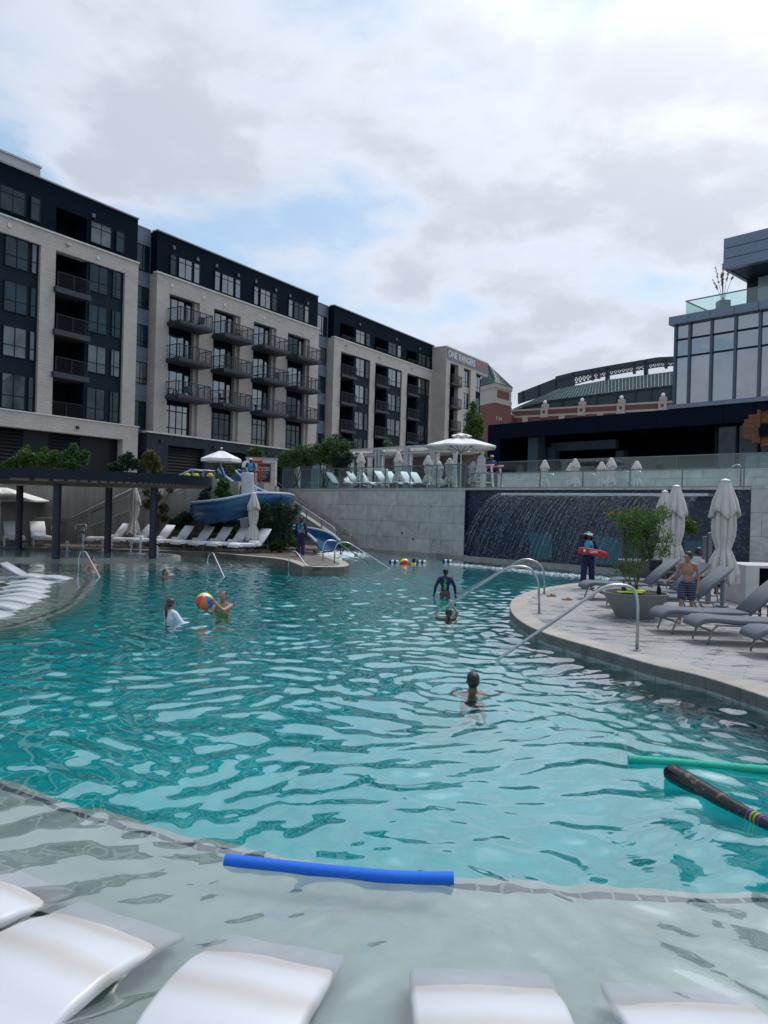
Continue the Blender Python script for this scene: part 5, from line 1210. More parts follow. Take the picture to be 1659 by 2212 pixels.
# ------------------------------------------------------------------ umbrellas
def closed_umbrella(h, wid, label, loc, group, fabric=None, seed=0, rotz=0.0, pole_mat=None, loz=.30, cap_w=.30):
    """furled canopy: flared valance at the top, tied waist, loose skirt"""
    t = thing('furled_umbrella', label, 'umbrella', loc, rotz, group); fabric = fabric or m_fabric_c
    MB().lathe([(.045, 0), (.045, h * .96), (.02, h * .97)], (0, 0, 0), 12).build('pole', pole_mat or m_alu, t, auto=40)
    base_ = MB().lathe([(.0, 0), (.14, 0), (.14, .03), (.06, .06), (.0, .06)], (0, 0, 0), 16).build('base', m_alu, t, auto=40)
    rnd = random.Random(seed)
    prof = [(.0, 1.0), (.34, .99), (.42, .965), (.62, .90), (.82, .84), (.96, .80), (1.02, .765), (.93, .752), (.70, .755), (.74, .70), (.76, .63), (.72, .56), (.56, .48), (.50, .455), (.58, .43), (.80, .36), (.98, .28), (1.02, .25), (.75, .25), (.1, .30)]
    ph1, ph2 = rnd.uniform(0, 6), rnd.uniform(0, 6)
    def wob(a, i):
        amp = [.0, .03, .05, .09, .12, .14, .16, .16, .16, .18, .19, .18, .12, .10, .16, .22, .26, .26, .18, 0][i]
        return 1 + amp * (abs(math.sin(4.5 * a + ph1 + i * .04)) ** .6 * 2.2 - 1.5) + amp * .35 * math.sin(7 * a + ph2 + i * .2) + amp * .55 * (abs(math.sin(8 * a + ph2 - i * .05)) ** .7 - .6)
    mb = MB(); n = 144; vs = []; fs = []
    for i, (r, z) in enumerate(prof):
        for k in range(n):
            a = 2 * PI * k / n; zz = z
            if i in (5, 6, 7): zz -= .060 * (.5 + .5 * math.cos(4 * a + ph1))       # pointed valance flaps
            if i in (16, 17, 18): zz -= .07 * (.5 + .5 * math.cos(4 * a + ph2)) + .02 * math.sin(3 * a + ph1)
            rr = max(.0, r * wid / 2 * wob(a, i)); vs.append((rr * math.cos(a), rr * math.sin(a), zz * h))
    for i in range(len(prof) - 1):
        for k in range(n): k2 = (k + 1) % n; fs.append((i * n + k, i * n + k2, (i + 1) * n + k2, (i + 1) * n + k))
    mb.add(vs, fs); mb.build('canopy', fabric, t, smooth=True)
    MB().lathe([(.44 * wid / 2, h * .445), (.47 * wid / 2, h * .455), (.46 * wid / 2, h * .465)], (0, 0, 0), 24).build('tie_strap', m_fabric_c, t)
    MB().lathe([(.0, h * 1.012), (cap_w * wid * .55, h * 1.0), (cap_w * wid * .68, h * .992), (.0, h * .985)], (0, 0, 0), 16).build('top_cap', m_white, t, smooth=True)
    return t
def open_umbrella(label, loc, h, r, rise, n=8, rotz=0.0, tiers=True, group=None, val=.08):
    t = thing('parasol', label, 'parasol', loc, rotz, group)
    MB().lathe([(.035, 0), (.035, h * .98)], (0, 0, 0), 12).build('pole', m_white, t, auto=40)
    mb = MB(); rings = []
    ang = [2 * PI * k / (n * 4) for k in range(n * 4)]
    def pt(a, f):
        k = a / (2 * PI / n); fr_ = abs((k % 1) - .5) * 2; rr = f * r * (math.cos(PI / n) / math.cos(((k % 1) - .5) * 2 * PI / n)); sag = .035 * r * math.sin(min(1, f) * PI * .9) * (1 - fr_)
        return (rr * math.cos(a), rr * math.sin(a), h - rise * f - sag + .03 * r * f * (1 - f))
    for f in (.12, .3, .5, .7, .85, 1.0): rings.append([pt(a, f) for a in ang])
    rings.append([(x, y, z - val) for x, y, z in rings[-1]])
    for q_ in ([(x * .99, y * .99, z - .012) for x, y, z in rr_] for rr_ in rings[::-1]): rings = rings + [q_] if len(rings) < 14 else rings
    mb.loft(rings, cap=False); mb.build('canopy', m_fabric_w, t, smooth=False)
    if tiers:
        mb = MB(); mb.loft([[(pt(a, f)[0], pt(a, f)[1], pt(a, f)[2] + .10 + .03 * r) for a in ang] for f in (.01, .18, .30)], cap=False); mb.build('vent_cap', m_fabric_w, t)
    ribs = MB()
    for k in range(n):
        a = 2 * PI * k / n; x, y, z = pt(a, .97); ribs.bar((0, 0, h - .12), (x, y, z - .03), .025); x, y, z = pt(a, .5); ribs.bar((0, 0, h - rise - .35), (x, y, z - .03), .02)
    ribs.build('ribs', m_alu, t); MB().sphere((0, 0, h + .10), (.06, .06, .05), 10).build('finial', m_white, t)
    return t
# three large furled umbrellas on the right deck
for i, (px, py, top, lab) in enumerate(((1559.5, 1310.6, 1036.7, 'largest furled cream umbrella, right of the boy in striped shorts'), (1455, 1278.6, 1049.5, 'furled cream umbrella just left of the standing boy'), (1431, 1253, 1061, 'furled cream umbrella partly hidden behind another beside the planter'))):
    p = G(px, py, DK); ht = D(px + 8, top, p.y).z - DK; closed_umbrella(ht, [.60, .56, .54][i], lab, p, 'furled umbrellas on the right deck', seed=i * 3 + 1, rotz=i * .6)
for i, (px, py, Y, h, w, lab) in enumerate(((288, 1163, 34.3, 2.75, .54, 'furled cream umbrella rising behind the loungers near the concrete stair'), (545, 1193, None, 2.6, .52, 'furled cream umbrella in front of the rightmost towel covered lounger'))):
    p = G(px, py, DK) if Y is None else Vector((D(px, py, Y).x, Y, DK)); closed_umbrella(h, w, lab, p, 'furled umbrellas on the far deck', seed=20 + i, cap_w=.28)
# furled ones on the terrace: (px, top y, W-frame offset, base z)
ul = [(780, 978, 1.9, 'first furled umbrella from the left on the terrace, beside the tree'), (861, 977, 1.9, 'second furled umbrella on the terrace, over the empty chair'), (925, 984.5, 2.6, 'third furled umbrella on the terrace, left of the open parasol'), (949, 997, 3.4, 'smaller furled umbrella just left of the open parasol pole group'), (971.5, 990, 2.4, 'furled umbrella immediately left of the open parasol pole'), (1022, 997, 1.6, 'furled umbrella immediately left of the tall lifeguard chair')]
for i, (px, py, off, lab) in enumerate(ul):
    s_, z = wq(px, py, off); closed_umbrella(z - WT, .50, lab, W.w(s_, off, WT), 'furled umbrellas on the upper terrace', m_fabric_c, seed=40 + i, pole_mat=m_white, cap_w=.2)
u2l = [(1177, 994, 'lone furled umbrella behind the low glass, left end of the upper pool row'), (1234, 1001, 'shorter furled umbrella of the pair behind the low glass'), (1243, 991, 'taller furled umbrella of the pair behind the low glass'), (1300, 998, 'short furled umbrella left of the tallest one in the upper pool row'), (1321, 989, 'tallest furled umbrella in the upper pool row'), (1376, 996, 'rightmost furled umbrella in the upper pool row')]
for i, (px, py, lab) in enumerate(u2l):
    off = 5.2 + (.8 if i in (1, 3) else 0); s_, z = wq(px, py, off); closed_umbrella(z - WT, .46, lab, W.w(s_, off, WT), 'furled umbrellas along the upper pool', m_fabric_c, seed=60 + i, pole_mat=m_white, cap_w=.2)
# open parasols
s_, z = wq(997, 942, 1.2); ru = wq(1066, 962, 1.2)[0] - s_; zt_ = wq(997, 962, 1.2)[1]
open_umbrella('wide open white parasol beside the tall lifeguard chair', W.w(s_, 1.2, WT), z - WT, ru * .90, z - zt_ + .05, 8, .3)
p = D(477, 1030, 40.5); ph_ = D(477, 972, 40.5).z - TZ
open_umbrella('open white parasol shading the slide attendant', (p.x, 40.5, TZ), ph_, (D(521, 990, 40.5).x - p.x), D(477, 972, 40.5).z - D(477, 991, 40.5).z, 6, .2, tiers=False, val=.16)
p = D(28, 1100, 34.6); open_umbrella('open white parasol over the leftmost towel covered loungers', (p.x - .6, 34.6, DK), D(10, 1050, 34.6).z - DK, 2.15, .62, 8, .15, tiers=False, val=.06)

# ------------------------------------------------------------------ loungers on the right deck
def lounger(name, label, loc, rotz, group, cush, frame, seat_l=1.35, back_l=.78, ang=42, wid=.62, z=.33, towel=False):
    """+x from foot to head"""
    t = thing(name, label, 'sun lounger', loc, rotz, group)
    ca, sa = math.cos(R(ang)), math.sin(R(ang)); hx = seat_l
    th = .085
    seat = [(-.07, z - .07), (-.03, z - .01), (.06, z + .045), (.2, z + .055), (.6, z + .03), (1.0, z + .03), (hx, z + .045)]
    MB().slab(seat, th, wid).build('seat_cushion', cush, t, smooth=True)
    bp = [(hx + .06, z + .06), (hx + .06 + back_l * .5 * ca, z + .06 + back_l * .5 * sa), (hx + .06 + back_l * ca, z + .06 + back_l * sa)]
    MB().slab(bp, th, wid).build('backrest', cush, t, smooth=True)
    w2 = wid / 2 - .0
    for s_ in (-1, 1):
        MB().tube(cr3([(.10, s_ * w2, 0), (.17, s_ * w2, z - .12), (.24, s_ * w2, z - .04), (.38, s_ * w2, z - .02), (hx + .5, s_ * w2, z - .02)], 3), .017, 8).build('side_rail', frame, t, smooth=True)
        MB().tube([(hx + .30, s_ * w2, z - .02), (hx + .46, s_ * w2, 0)], .017, 8).build('rear_leg', frame, t, smooth=True)
        MB().tube([(hx, s_ * (w2 - .03), z), (hx + .02 + back_l * ca, s_ * (w2 - .03), z - .01 + back_l * sa)], .015, 6).build('back_rail', frame, t, smooth=True)
    MB().bar((.17, -w2, z - .12), (.17, w2, z - .12), .025).bar((hx + .4, -w2, .14), (hx + .4, w2, .14), .025).bar((hx + .45, -w2 + .05, z - .02), (hx + .02 + back_l * .55 * ca, -w2 + .05, z - .01 + back_l * .55 * sa), .02).build('crossbars', frame, t)
    return t
rt = 'grey loungers on the right deck'
lounger('sun_lounger', 'grey cushioned lounger nearest the planter bowl, with a rolled headrest', G(1408, 1358, DK) + Vector((.03, -.26, 0)), R(1), rt, m_cush, m_alu, 1.45, .92)
KL = [o for o in sc.objects if o.get('category') == 'sun lounger'][0]
hp = Matrix.Translation((1.45 + .06 + .92 * math.cos(R(42)), 0, .33 + .11 + .92 * math.sin(R(42))))
MB().lathe([(.0, -.25), (.075, -.25), (.08, -.2), (.08, .2), (.075, .25), (0, .25)], (0, 0, 0), 14, Matrix.Translation((2.24, .08, 1.08)) @ Matrix.Rotation(PI / 2, 4, 'X')).build('headrest_roll', pm('cream roll', (.6, .58, .5), .9), KL, smooth=True)
lounger('sun_lounger', 'grey cushioned lounger in front of the one beside the planter bowl', G(1474, 1377, DK) + Vector((.05, -.33, 0)), R(-2), rt, m_cush, m_alu, 1.45, .92)
lounger('sun_lounger', 'nearest grey lounger, cut off by the right edge, only its foot showing', G(1604, 1405, DK) + Vector((.0, -.3, 0)), R(-4), rt, m_cush, m_alu, 1.45, .92)
for i, (x, y, lab) in enumerate(((4.95, 15.3, 'grey lounger right behind the planter bowl, beside the standing boy'), (5.0, 16.45, 'second grey lounger behind the planter bowl'), (4.9, 17.9, 'third grey lounger behind the planter bowl'), (6.0, 19.1, 'farthest grey lounger, its foot by the furled umbrella poles'))):
    lounger('sun_lounger', lab, (x, y, DK), R(2), rt, m_cush, m_alu, 1.45, .92)

# ------------------------------------------------------------------ towel covered loungers on the far deck
tl = 'towel covered loungers on the far deck'
def towel_lounger(label, px, py, rotz, z=DK, toward=1, group=tl, pos=None, small=True, tl_label=None, wid=.66):
    loc = G(px, py, z) if pos is None else Vector(pos)
    t = lounger('sun_lounger', label, loc, rotz, group, m_towel, m_alu, 1.28, .80, 50, wid, .36)
    zt = .45; w2 = wid / 2 + .012
    # the towel cloth hangs a little over the sides
    rnd = random.Random(int(px * 7)); mb = MB()
    for s_ in (-1, 1):
        pts = []; n = 14
        for k in range(n + 1):
            x = -.02 + 1.28 * k / n; pts.append((x, .30 + .012 * math.sin(k * 2.1 + px) + .012 * rnd.random()))
        for k in range(n):
            (xa, za), (xb, zb_) = pts[k], pts[k + 1]; y = s_ * (w2 + .006 * math.sin(k * 1.7)); yb_ = s_ * (w2 + .006 * math.sin((k + 1) * 1.7)); mb.add([(xa, y, za), (xb, yb_, zb_), (xb, yb_, zt - .02), (xa, y, zt - .02)], [(0, 1, 2, 3)])
    mb.add([(-.095, -w2, .26), (-.095, w2, .27), (-.09, w2, .36), (-.09, -w2, .36)], [(0, 1, 2, 3)])
    mb.build('towel_overhang', m_towel, t)
    ft = MB().bb(-.12, .12, -.24, .24, 0, .05, .02).bb(-.11, .11, -.235, .235, .05, .085, .016).build('folded_towel', m_towel)
    M_ = Matrix.Translation(loc) @ Matrix.Rotation(rotz, 4, 'Z') @ Matrix.Translation((1.14, 0, .445)); ft.matrix_world = M_; WM[ft] = M_
    tag(ft, tl_label or 'folded white towel on the ' + label.split(' covered ')[0].replace('towel', '').strip() + ' lounger', 'towel', 'folded towels on the loungers')
    return t
lab10 = ['first', 'second', 'third', 'fourth', 'fifth', 'sixth', 'seventh', 'eighth']
towel_lounger('towel covered lounger at the far left edge, left of the first pergola column', 36, 1179, R(124), tl_label='folded white towel on the lounger at the far left edge')
towel_lounger('towel covered lounger between the two left pergola columns', 94, 1179, R(124), tl_label='folded white towel on the lounger between the two left pergola columns')
spots = [(196, 1181), (252, 1183), (294, 1185), (336, 1187), (381, 1189), (421, 1191), (460, 1193), (506, 1196)]
for i, (px, py) in enumerate(spots):
    towel_lounger('towel covered lounger, %s from the left in the row before the concrete stair' % lab10[i], px, py, R(54), tl_label='folded white towel on the %s lounger of the row before the concrete stair' % lab10[i])
st_ = MB()
for k in range(5): st_.bar((0, 0, 0), (.16 * math.cos(R(90 + 72 * k)), 0, .16 * math.sin(R(90 + 72 * k))), .05, .02)
# ------------------------------------------------------------------ steel pool rails
def pool_rail(label, pts, r=.024, flange=True, group=None, n=5):
    P = [Vector(p) for p in pts]; base_ = P[0].copy()
    t = thing('pool_handrail', label, 'handrail', base_, 0, group)
    # straight runs with rounded bends
    Q = [P[0]]
    for i in range(1, len(P) - 1):
        a = P[i] + (P[i - 1] - P[i]).normalized() * min(.16, (P[i - 1] - P[i]).length * .45); b = P[i] + (P[i + 1] - P[i]).normalized() * min(.16, (P[i + 1] - P[i]).length * .45)
        for k in range(n + 1): u = k / n; Q.append(a * (1 - u) ** 2 + P[i] * 2 * u * (1 - u) + b * u * u)
    Q.append(P[-1]); MB().tube(Q, r, 12).build('rail', m_steel, t, smooth=True, world=True)
    if flange: MB().lathe([(0, 0), (.055, 0), (.055, .012), (.03, .02), (0, .02)], tuple(base_ + Vector((0, 0, .002))), 20).build('flange', m_steel, t, world=True, auto=40)
    return t
def ext(a, b, d): a = Vector(a); b = Vector(b); return b + (b - a).normalized() * d
# near long rail
b0_ = G(1376, 1405, DK); Y = b0_.y; p1 = D(1378, 1285, Y); e = G(1072, 1427, 0)
pts = [b0_, D(1378.5, 1300, Y), D(1370, 1271, Y + .02), D(1345, 1263, Y + .02), D(1308, 1265, Y + .0)]
pool_rail('nearest long steel handrail, sloping from the right deck down into the water', pts + [e, ext(pts[-1], e, .5)], .0245, group='pool handrails')
b0_ = G(1164.9, 1325, DK); Y = b0_.y; e = G(936, 1327, 0); pts = [b0_, D(1163.5, 1255, Y), D(1150, 1230, Y), D(1132, 1223.5, Y), D(1102, 1223.5, Y)]
pool_rail('front steel handrail of the pair, gripped by the boy hanging in the water', pts + [e, ext(pts[-1], e, .4)], .0245, group='pool handrails')
b0_ = G(1175.7, 1283, DK); Y = b0_.y; e = G(996, 1281, 0); pts = [b0_, D(1176, 1235, Y), D(1165, 1216, Y), D(1144, 1208, Y), D(1126, 1208.5, Y)]
pool_rail('rear steel handrail of the pair behind the hanging boy', pts + [e, ext(pts[-1], e, .4)], .0245, group='pool handrails')
def srail(label, a, tops, e, z0=0.0, r=.024):
    b0_ = G(a[0], a[1], z0); Y = b0_.y; e0 = G(e[0], e[1], 0)
    n = len(tops); T_ = [D(x, y, Y + (e0.y - Y) * (k / n) * .35) for k, (x, y) in enumerate(tops)]
    lo_ = [b0_ - Vector((0, 0, .4))] if z0 <= 0 else [b0_]
    return pool_rail(label, lo_ + T_ + [e0, ext(T_[-1], e0, .3)], r, z0 > 0, 'pool handrails')
srail('small arched steel handrail before the bather by the splash pad', (168.6, 1236), [(171, 1200), (176, 1190), (185, 1191)], (215, 1246))
srail('arched steel handrail in the shallow water before the lounger row', (447.3, 1236.8), [(449, 1203), (454, 1194), (460, 1194)], (483.6, 1246))
srail('arched steel handrail just left of the small island deck', (623, 1228.3), [(625, 1200), (631, 1191), (639, 1191)], (671.4, 1235.4))
srail('rear of two long arched handrails on the small island deck', (697.8, 1210.3), [(698, 1180), (706, 1167), (724, 1167.5)], (797, 1217.3), DK)
srail('front of two long arched handrails on the small island deck', (722.4, 1215.6), [(723, 1184), (732, 1171), (752, 1171.5)], (840.8, 1227.9), DK)
ld = thing('pool_ladder', 'steel pool ladder arches against the foot of the limestone wall', 'ladder', Wv(945, 1204, -.6))
for dx in (0, 18):
    MB().tube(cr3([Wv(924 + dx, 1203, -.75), Wv(925 + dx, 1197, -.75), Wv(945 + dx, 1195, -.7), Wv(955 + dx, 1192, -.65), Wv(951 + dx, 1180, -.5), Wv(941 + dx, 1168, -.4), Wv(935 + dx, 1169, -.4), Wv(932 + dx, 1180, -.4), Wv(931 + dx, 1202, -.4)], 4), .024, 8).build('rail', m_steel, ld, smooth=True, world=True)
for i, (x, y) in enumerate(((1188, 1026), (1276, 1026), (1352, 1021.5), (1375, 1021), (972 + 0, 1024))):
    if i == 4: continue
    s_, z = wq(x, y, 1.2); t = thing('ladder_arch', ['small steel ladder arch behind the low glass, leftmost', 'small steel ladder arch behind the low glass, second from left', 'left arch of the pair near the rightmost furled terrace umbrella', 'right arch of the pair near the rightmost furled terrace umbrella'][i], 'ladder', W.w(s_, 1.2, WT), W.rot, 'ladder arches of the upper pool')
    h_ = z - WT + .06; MB().tube(cr3([(-.35, 0, 0), (-.25, 0, h_ * .75), (0, 0, h_), (.25, 0, h_ * .8), (.32, 0, 0)], 5), .024, 8).build('rail', m_steel, t, smooth=True)
s_, z = wq(1593, 1004, 1.0); t = thing('ladder_arch', 'larger steel rail arch above the furled umbrella at right', 'ladder', W.w(s_, 1.0, WT), W.rot, 'ladder arches of the upper pool'); MB().tube(cr3([(-.9, 0, 0), (-.3, 0, (z - WT) * .8), (0, 0, z - WT), (.15, 0, (z - WT) * .8), (.18, 0, 0)], 5), .024, 8).build('rail', m_steel, t, smooth=True)
# ------------------------------------------------------------------ planting
def P5(px, py, Y): return D(px, py, Y)
def clumps_px(pts, Y, loc, squash=1.0):
    """pts: (px, py, radius px x, radius px z) -> clumps local to loc"""
    out = []; rnd = random.Random(len(pts) + int(Y))
    for (x, y, rx, rz) in pts:
        p = D(x, y, Y) + Vector((0, rnd.uniform(-.25, .25), 0)); k = Y / FPX
        out.append(((p.x - loc.x, p.y - loc.y, p.z - loc.z), (rx * k, rx * k * .8 * squash, rz * k)))
    return out
def bush_px(name, label, cat, base_px, Y, z, pts, n, size, mat, seed, group=None, limb=.03, aspect=2.2):
    b = D(base_px, 1100, Y); loc = Vector((b.x, Y, z)); cl = clumps_px(pts, Y, loc)
    return plant(name, label, cat, loc, cl, n, size, mat, None, group, seed, limb, aspect)
gb = 'shrubs in the bed behind the pergola'
bush_px('shrub', 'light green shrub, lowest and leftmost behind the pergola roof', 'shrub', 25, 38.4, 2.7, [(22, 1005, 15, 11), (35, 998, 14, 12), (14, 1008, 10, 8)], 1500, .09, m_leaf, 1, gb)
bush_px('shrub', 'green shrub with a pointed top, second from left behind the pergola roof', 'shrub', 62, 38.4, 2.7, [(56, 972, 9, 12), (60, 985, 17, 14), (52, 998, 18, 14), (74, 995, 16, 14)], 2400, .09, m_leaf_b, 2, gb)
bush_px('shrub', 'green shrub in the middle of the row behind the pergola roof', 'shrub', 97, 38.4, 2.7, [(95, 976, 9, 12), (92, 992, 16, 14), (110, 998, 16, 14), (122, 984, 12, 12)], 2300, .09, m_leaf_b, 3, gb)
bush_px('shrub', 'largest green shrub right of the row behind the pergola roof', 'shrub', 160, 38.4, 2.7, [(160, 968, 10, 12), (150, 986, 18, 16), (170, 990, 20, 16), (187, 982, 10, 10), (158, 1003, 24, 14), (140, 1000, 14, 12)], 3400, .09, m_leaf, 4, gb)
bush_px('shrub', 'dark shrub with one bright clump below the right brick pier', 'shrub', 265, 38.6, 2.7, [(248, 1010, 13, 10), (272, 995, 18, 14), (262, 1008, 20, 12), (292, 1003, 15, 14), (278, 984, 9, 9)], 2800, .09, m_leaf_d, 5, gb)
bush_px('shrub', 'olive and rust tinted small tree behind the concrete stair', 'shrub', 325, 37.2, 2.2, [(325, 985, 16, 13), (338, 998, 12, 12), (318, 1002, 16, 12), (336, 1016, 16, 12)], 2400, .09, m_leaf_o, 6, None)
bush_px('small_tree', 'open small tree with rusty leaves in front of the concrete stair wall', 'tree', 335, 35.3, .2, [(318, 1062, 12, 10), (340, 1072, 14, 12), (355, 1098, 12, 12), (322, 1088, 13, 12), (352, 1120, 9, 9), (335, 1112, 10, 8), (365, 1058, 8, 7)], 1500, .10, m_leaf_o, 7, None, .035)
gs = 'shrubs round the water slide'
bush_px('shrub', 'dark upright shrub left of the slide against the concrete wall', 'shrub', 440, 35.5, .2, [(448, 1052, 8, 14), (444, 1072, 11, 14), (436, 1085, 12, 12)], 2000, .08, m_leaf_d, 8, gs)
bush_px('shrub', 'rounded green shrub below the top of the slide', 'shrub', 484, 35.4, .2, [(483, 1048, 14, 14), (478, 1063, 15, 12), (490, 1072, 14, 10)], 2400, .08, m_leaf, 9, gs)
bush_px('shrub', 'largest feathery dark shrub right of the slide loop', 'shrub', 590, 33.1, .2, [(572, 1102, 22, 18), (606, 1098, 24, 18), (625, 1110, 20, 20), (575, 1125, 34, 24), (610, 1135, 28, 22), (552, 1125, 16, 20), (642, 1100, 12, 12), (572, 1084, 14, 10), (612, 1160, 30, 14), (575, 1158, 24, 12)], 9000, .075, m_leaf_d, 10, gs, aspect=3.5)
bush_px('shrub', 'low dark shrub under the left bend of the slide', 'shrub', 405, 35.6, .2, [(400, 1118, 18, 12), (385, 1130, 20, 12), (425, 1110, 14, 12)], 2400, .08, m_leaf_d, 11, gs)
bush_px('shrub', 'low bright green ground shrub behind the loungers, below the slide', 'shrub', 500, 35.3, .2, [(470, 1148, 24, 9), (510, 1142, 24, 10), (490, 1152, 30, 8)], 2600, .07, m_leaf, 12, gs)
bush_px('hedge', 'low green hedge between the furled umbrella and the slide exit', 'hedge', 610, 32.9, .2, [(575, 1172, 20, 9), (605, 1172, 22, 9), (635, 1174, 18, 8), (590, 1180, 30, 7), (560, 1180, 10, 6)], 3600, .06, m_leaf, 13, gs)
bush_px('hedge', 'small green hedge patch beside the slide exit against the wall', 'hedge', 738, 34.5, .0, [(735, 1176, 13, 8), (748, 1178, 8, 7)], 900, .06, m_leaf, 14, gs)
for i, (x0_, x1_, yb_, h_, lab) in enumerate(((345, 378, 1152, .75, 'pale straw coloured grass clump behind the loungers, left'), (372, 420, 1153, .6, 'pale straw grass clump behind the loungers, right'))):
    t = thing('ornamental_grass', lab, 'grass clump', (D((x0_ + x1_) / 2, 1150, 35.4).x, 35.4, .2), 0, 'ornamental grasses'); mb = MB(); rnd = random.Random(i)
    for k in range(700):
        x = rnd.gauss(0, .3); y = rnd.gauss(0, .2); a = rnd.uniform(0, 6.28); l = rnd.uniform(.5, 1) * h_; s = .006; bx_, by_ = math.cos(a) * l * .6, math.sin(a) * l * .5
        mb.add([(x - s, y, 0), (x + s, y, 0), (x + bx_ * .5 + s, y + by_ * .5, l * .75), (x + bx_ * .5 - s, y + by_ * .5, l * .75), (x + bx_, y + by_, l * .8)], [(0, 1, 2, 3), (3, 2, 4)])
    mb.build('blades', m_grassy, t)
struct(MB().bx(-11.2, -3.2, 34.9, 36.3, .0, .24).build('planting_bed', m_soil))
# trees on the terrace behind the limestone wall
def tree_w(label, px, off, pts, n, size, mat, seed, group='trees on the upper terrace', limb=.045, stems=3):
    s_, z = wq(px, 1050, off); loc = W.w(s_, off, TZ); Y = loc.y; cl = clumps_px(pts, Y, loc)
    trunk = [(random.uniform(-.2, .2), random.uniform(-.2, .2), 0) for _ in range(stems)]
    return plant('tree', label, 'tree', loc, cl, n, size, mat, trunk, group, seed, limb, 2.2)
tree_w('crape myrtle tree with several thin stems, leftmost behind the terrace glass', 640, 1.6, [(625, 985, 26, 16), (655, 978, 26, 17), (640, 998, 30, 13), (612, 1000, 16, 12), (668, 995, 20, 13)], 5200, .085, m_leaf, 21)
tree_w('broad green multi stem tree just left of the first furled terrace umbrella', 700, 1.8, [(690, 975, 28, 18), (715, 962, 22, 16), (735, 978, 20, 16), (700, 992, 26, 14), (745, 965, 14, 14)], 5200, .085, m_leaf, 22)
tree_w('dark leafy tree touching the terrace glass beside the cabanas', 738, 1.4, [(735, 1000, 22, 16), (752, 990, 14, 14), (740, 1018, 20, 14), (725, 985, 14, 14)], 3600, .085, m_leaf_d, 23)
tree_w('thin pale green tree behind the cabana roofs at left', 735, 9, [(728, 950, 16, 14), (745, 962, 22, 14), (722, 968, 20, 12), (762, 966, 12, 10)], 1700, .10, m_leaf_d, 24, limb=.03)
tree_w('thin feathery tree in front of the second brick bay', 830, 10, [(838, 962, 12, 12), (828, 980, 22, 12), (842, 990, 14, 10), (822, 992, 14, 8)], 1500, .09, m_leaf, 25, limb=.03)
tree_w('slender conical tree left of the restaurant, above the open parasol', 1022, 10, [(1022, 880, 7, 14), (1018, 900, 13, 14), (1028, 910, 16, 15), (1020, 930, 20, 16), (1035, 928, 14, 14), (1012, 950, 14, 12), (1030, 955, 18, 14), (1025, 975, 22, 14), (1040, 990, 14, 12), (1000, 990, 16, 12)], 6500, .12, m_leaf_b, 26, limb=.05, stems=1)
for i, (x, Y, z, pts, lab, n) in enumerate(((562, 50, TZ, [(553, 975, 14, 12), (560, 985, 14, 10), (540, 978, 9, 8)], 'pale feathery tree above the sign wall', 1300), (535, 46, TZ, [(512, 1002, 9, 8), (497, 1012, 8, 8), (505, 1018, 10, 6)], 'thin shrub behind the slide attendant', 700))):
    bush_px('tree' if i == 0 else 'shrub', lab, 'tree' if i == 0 else 'shrub', x, Y, z, pts, n, .09, m_leaf, 30 + i)
# big bowl planter with oleander
pc = G(1383, 1338, DK); pr0 = .56
bowl = thing('planter_bowl', 'large grey conical planter bowl holding a tall oleander, on the right deck', 'planter', pc + Vector((0, .32, 0)))
bz = .50
MB().lathe([(0, 0), (.36, 0), (.37, .02), (.64, bz - .02), (.645, bz), (.60, bz), (.585, bz - .07), (0, bz - .07)], (0, 0, 0), 48).build('bowl', pm('cast grey bowl', (.18, .19, .19), .65, var=.08, vscale=3), bowl, auto=35)
MB().lathe([(0, bz - .068), (.58, bz - .068), (.5, bz - .03), (.2, bz - .01), (0, bz)], (0, 0, 0), 32).build('soil', m_soil, bowl, smooth=True)
ol = thing('oleander', 'tall open oleander shrub with thin stems and bright leaves growing in the bowl', 'plant', pc + Vector((0, .32, bz - .04)))
rnd = random.Random(9); Yb = pc.y + .32
heads = [(1335, 1112), (1350, 1122), (1365, 1108), (1378, 1104), (1395, 1112), (1408, 1120), (1362, 1128), (1380, 1128), (1345, 1138), (1370, 1145), (1350, 1150), (1392, 1135), (1322, 1110), (1358, 1160), (1376, 1165), (1400, 1130), (1424, 1102), (1435, 1103), (1418, 1125), (1406, 1140), (1428, 1118), (1398, 1155), (1440, 1183), (1432, 1192), (1420, 1165), (1385, 1180), (1368, 1188), (1352, 1222), (1362, 1230), (1340, 1228), (1372, 1220), (1396, 1200), (1410, 1180), (1388, 1158), (1365, 1118), (1342, 1120), (1388, 1118), (1375, 1155), (1442, 1160)]
mb = MB(); lf = MB(); o0 = pc + Vector((0, .32, bz - .04))
def spear(lf, c, d, l, w):
    d = d.normalized(); s = d.orthogonal().normalized(); s = Matrix.Rotation(rnd.uniform(0, 6.28), 3, d) @ s
    lf.add([c, c + d * l * .5 + s * w, c + d * l, c + d * l * .5 - s * w], [(0, 1, 2, 3)])
forks = []
for (x, y, dy) in ((1352, 1205, -.1), (1366, 1195, .15), (1378, 1200, -.2), (1390, 1195, .1), (1404, 1205, 0), (1345, 1240, .1)):
    p = D(x, y, Yb + dy) - o0; b_0 = Vector((rnd.gauss(0, .04), rnd.gauss(0, .04), 0)); mid = b_0.lerp(p, .5) + Vector((-.02, 0, .02)); mb.tube([b_0, mid, p], [.017, .014, .011], 6); forks.append(p)
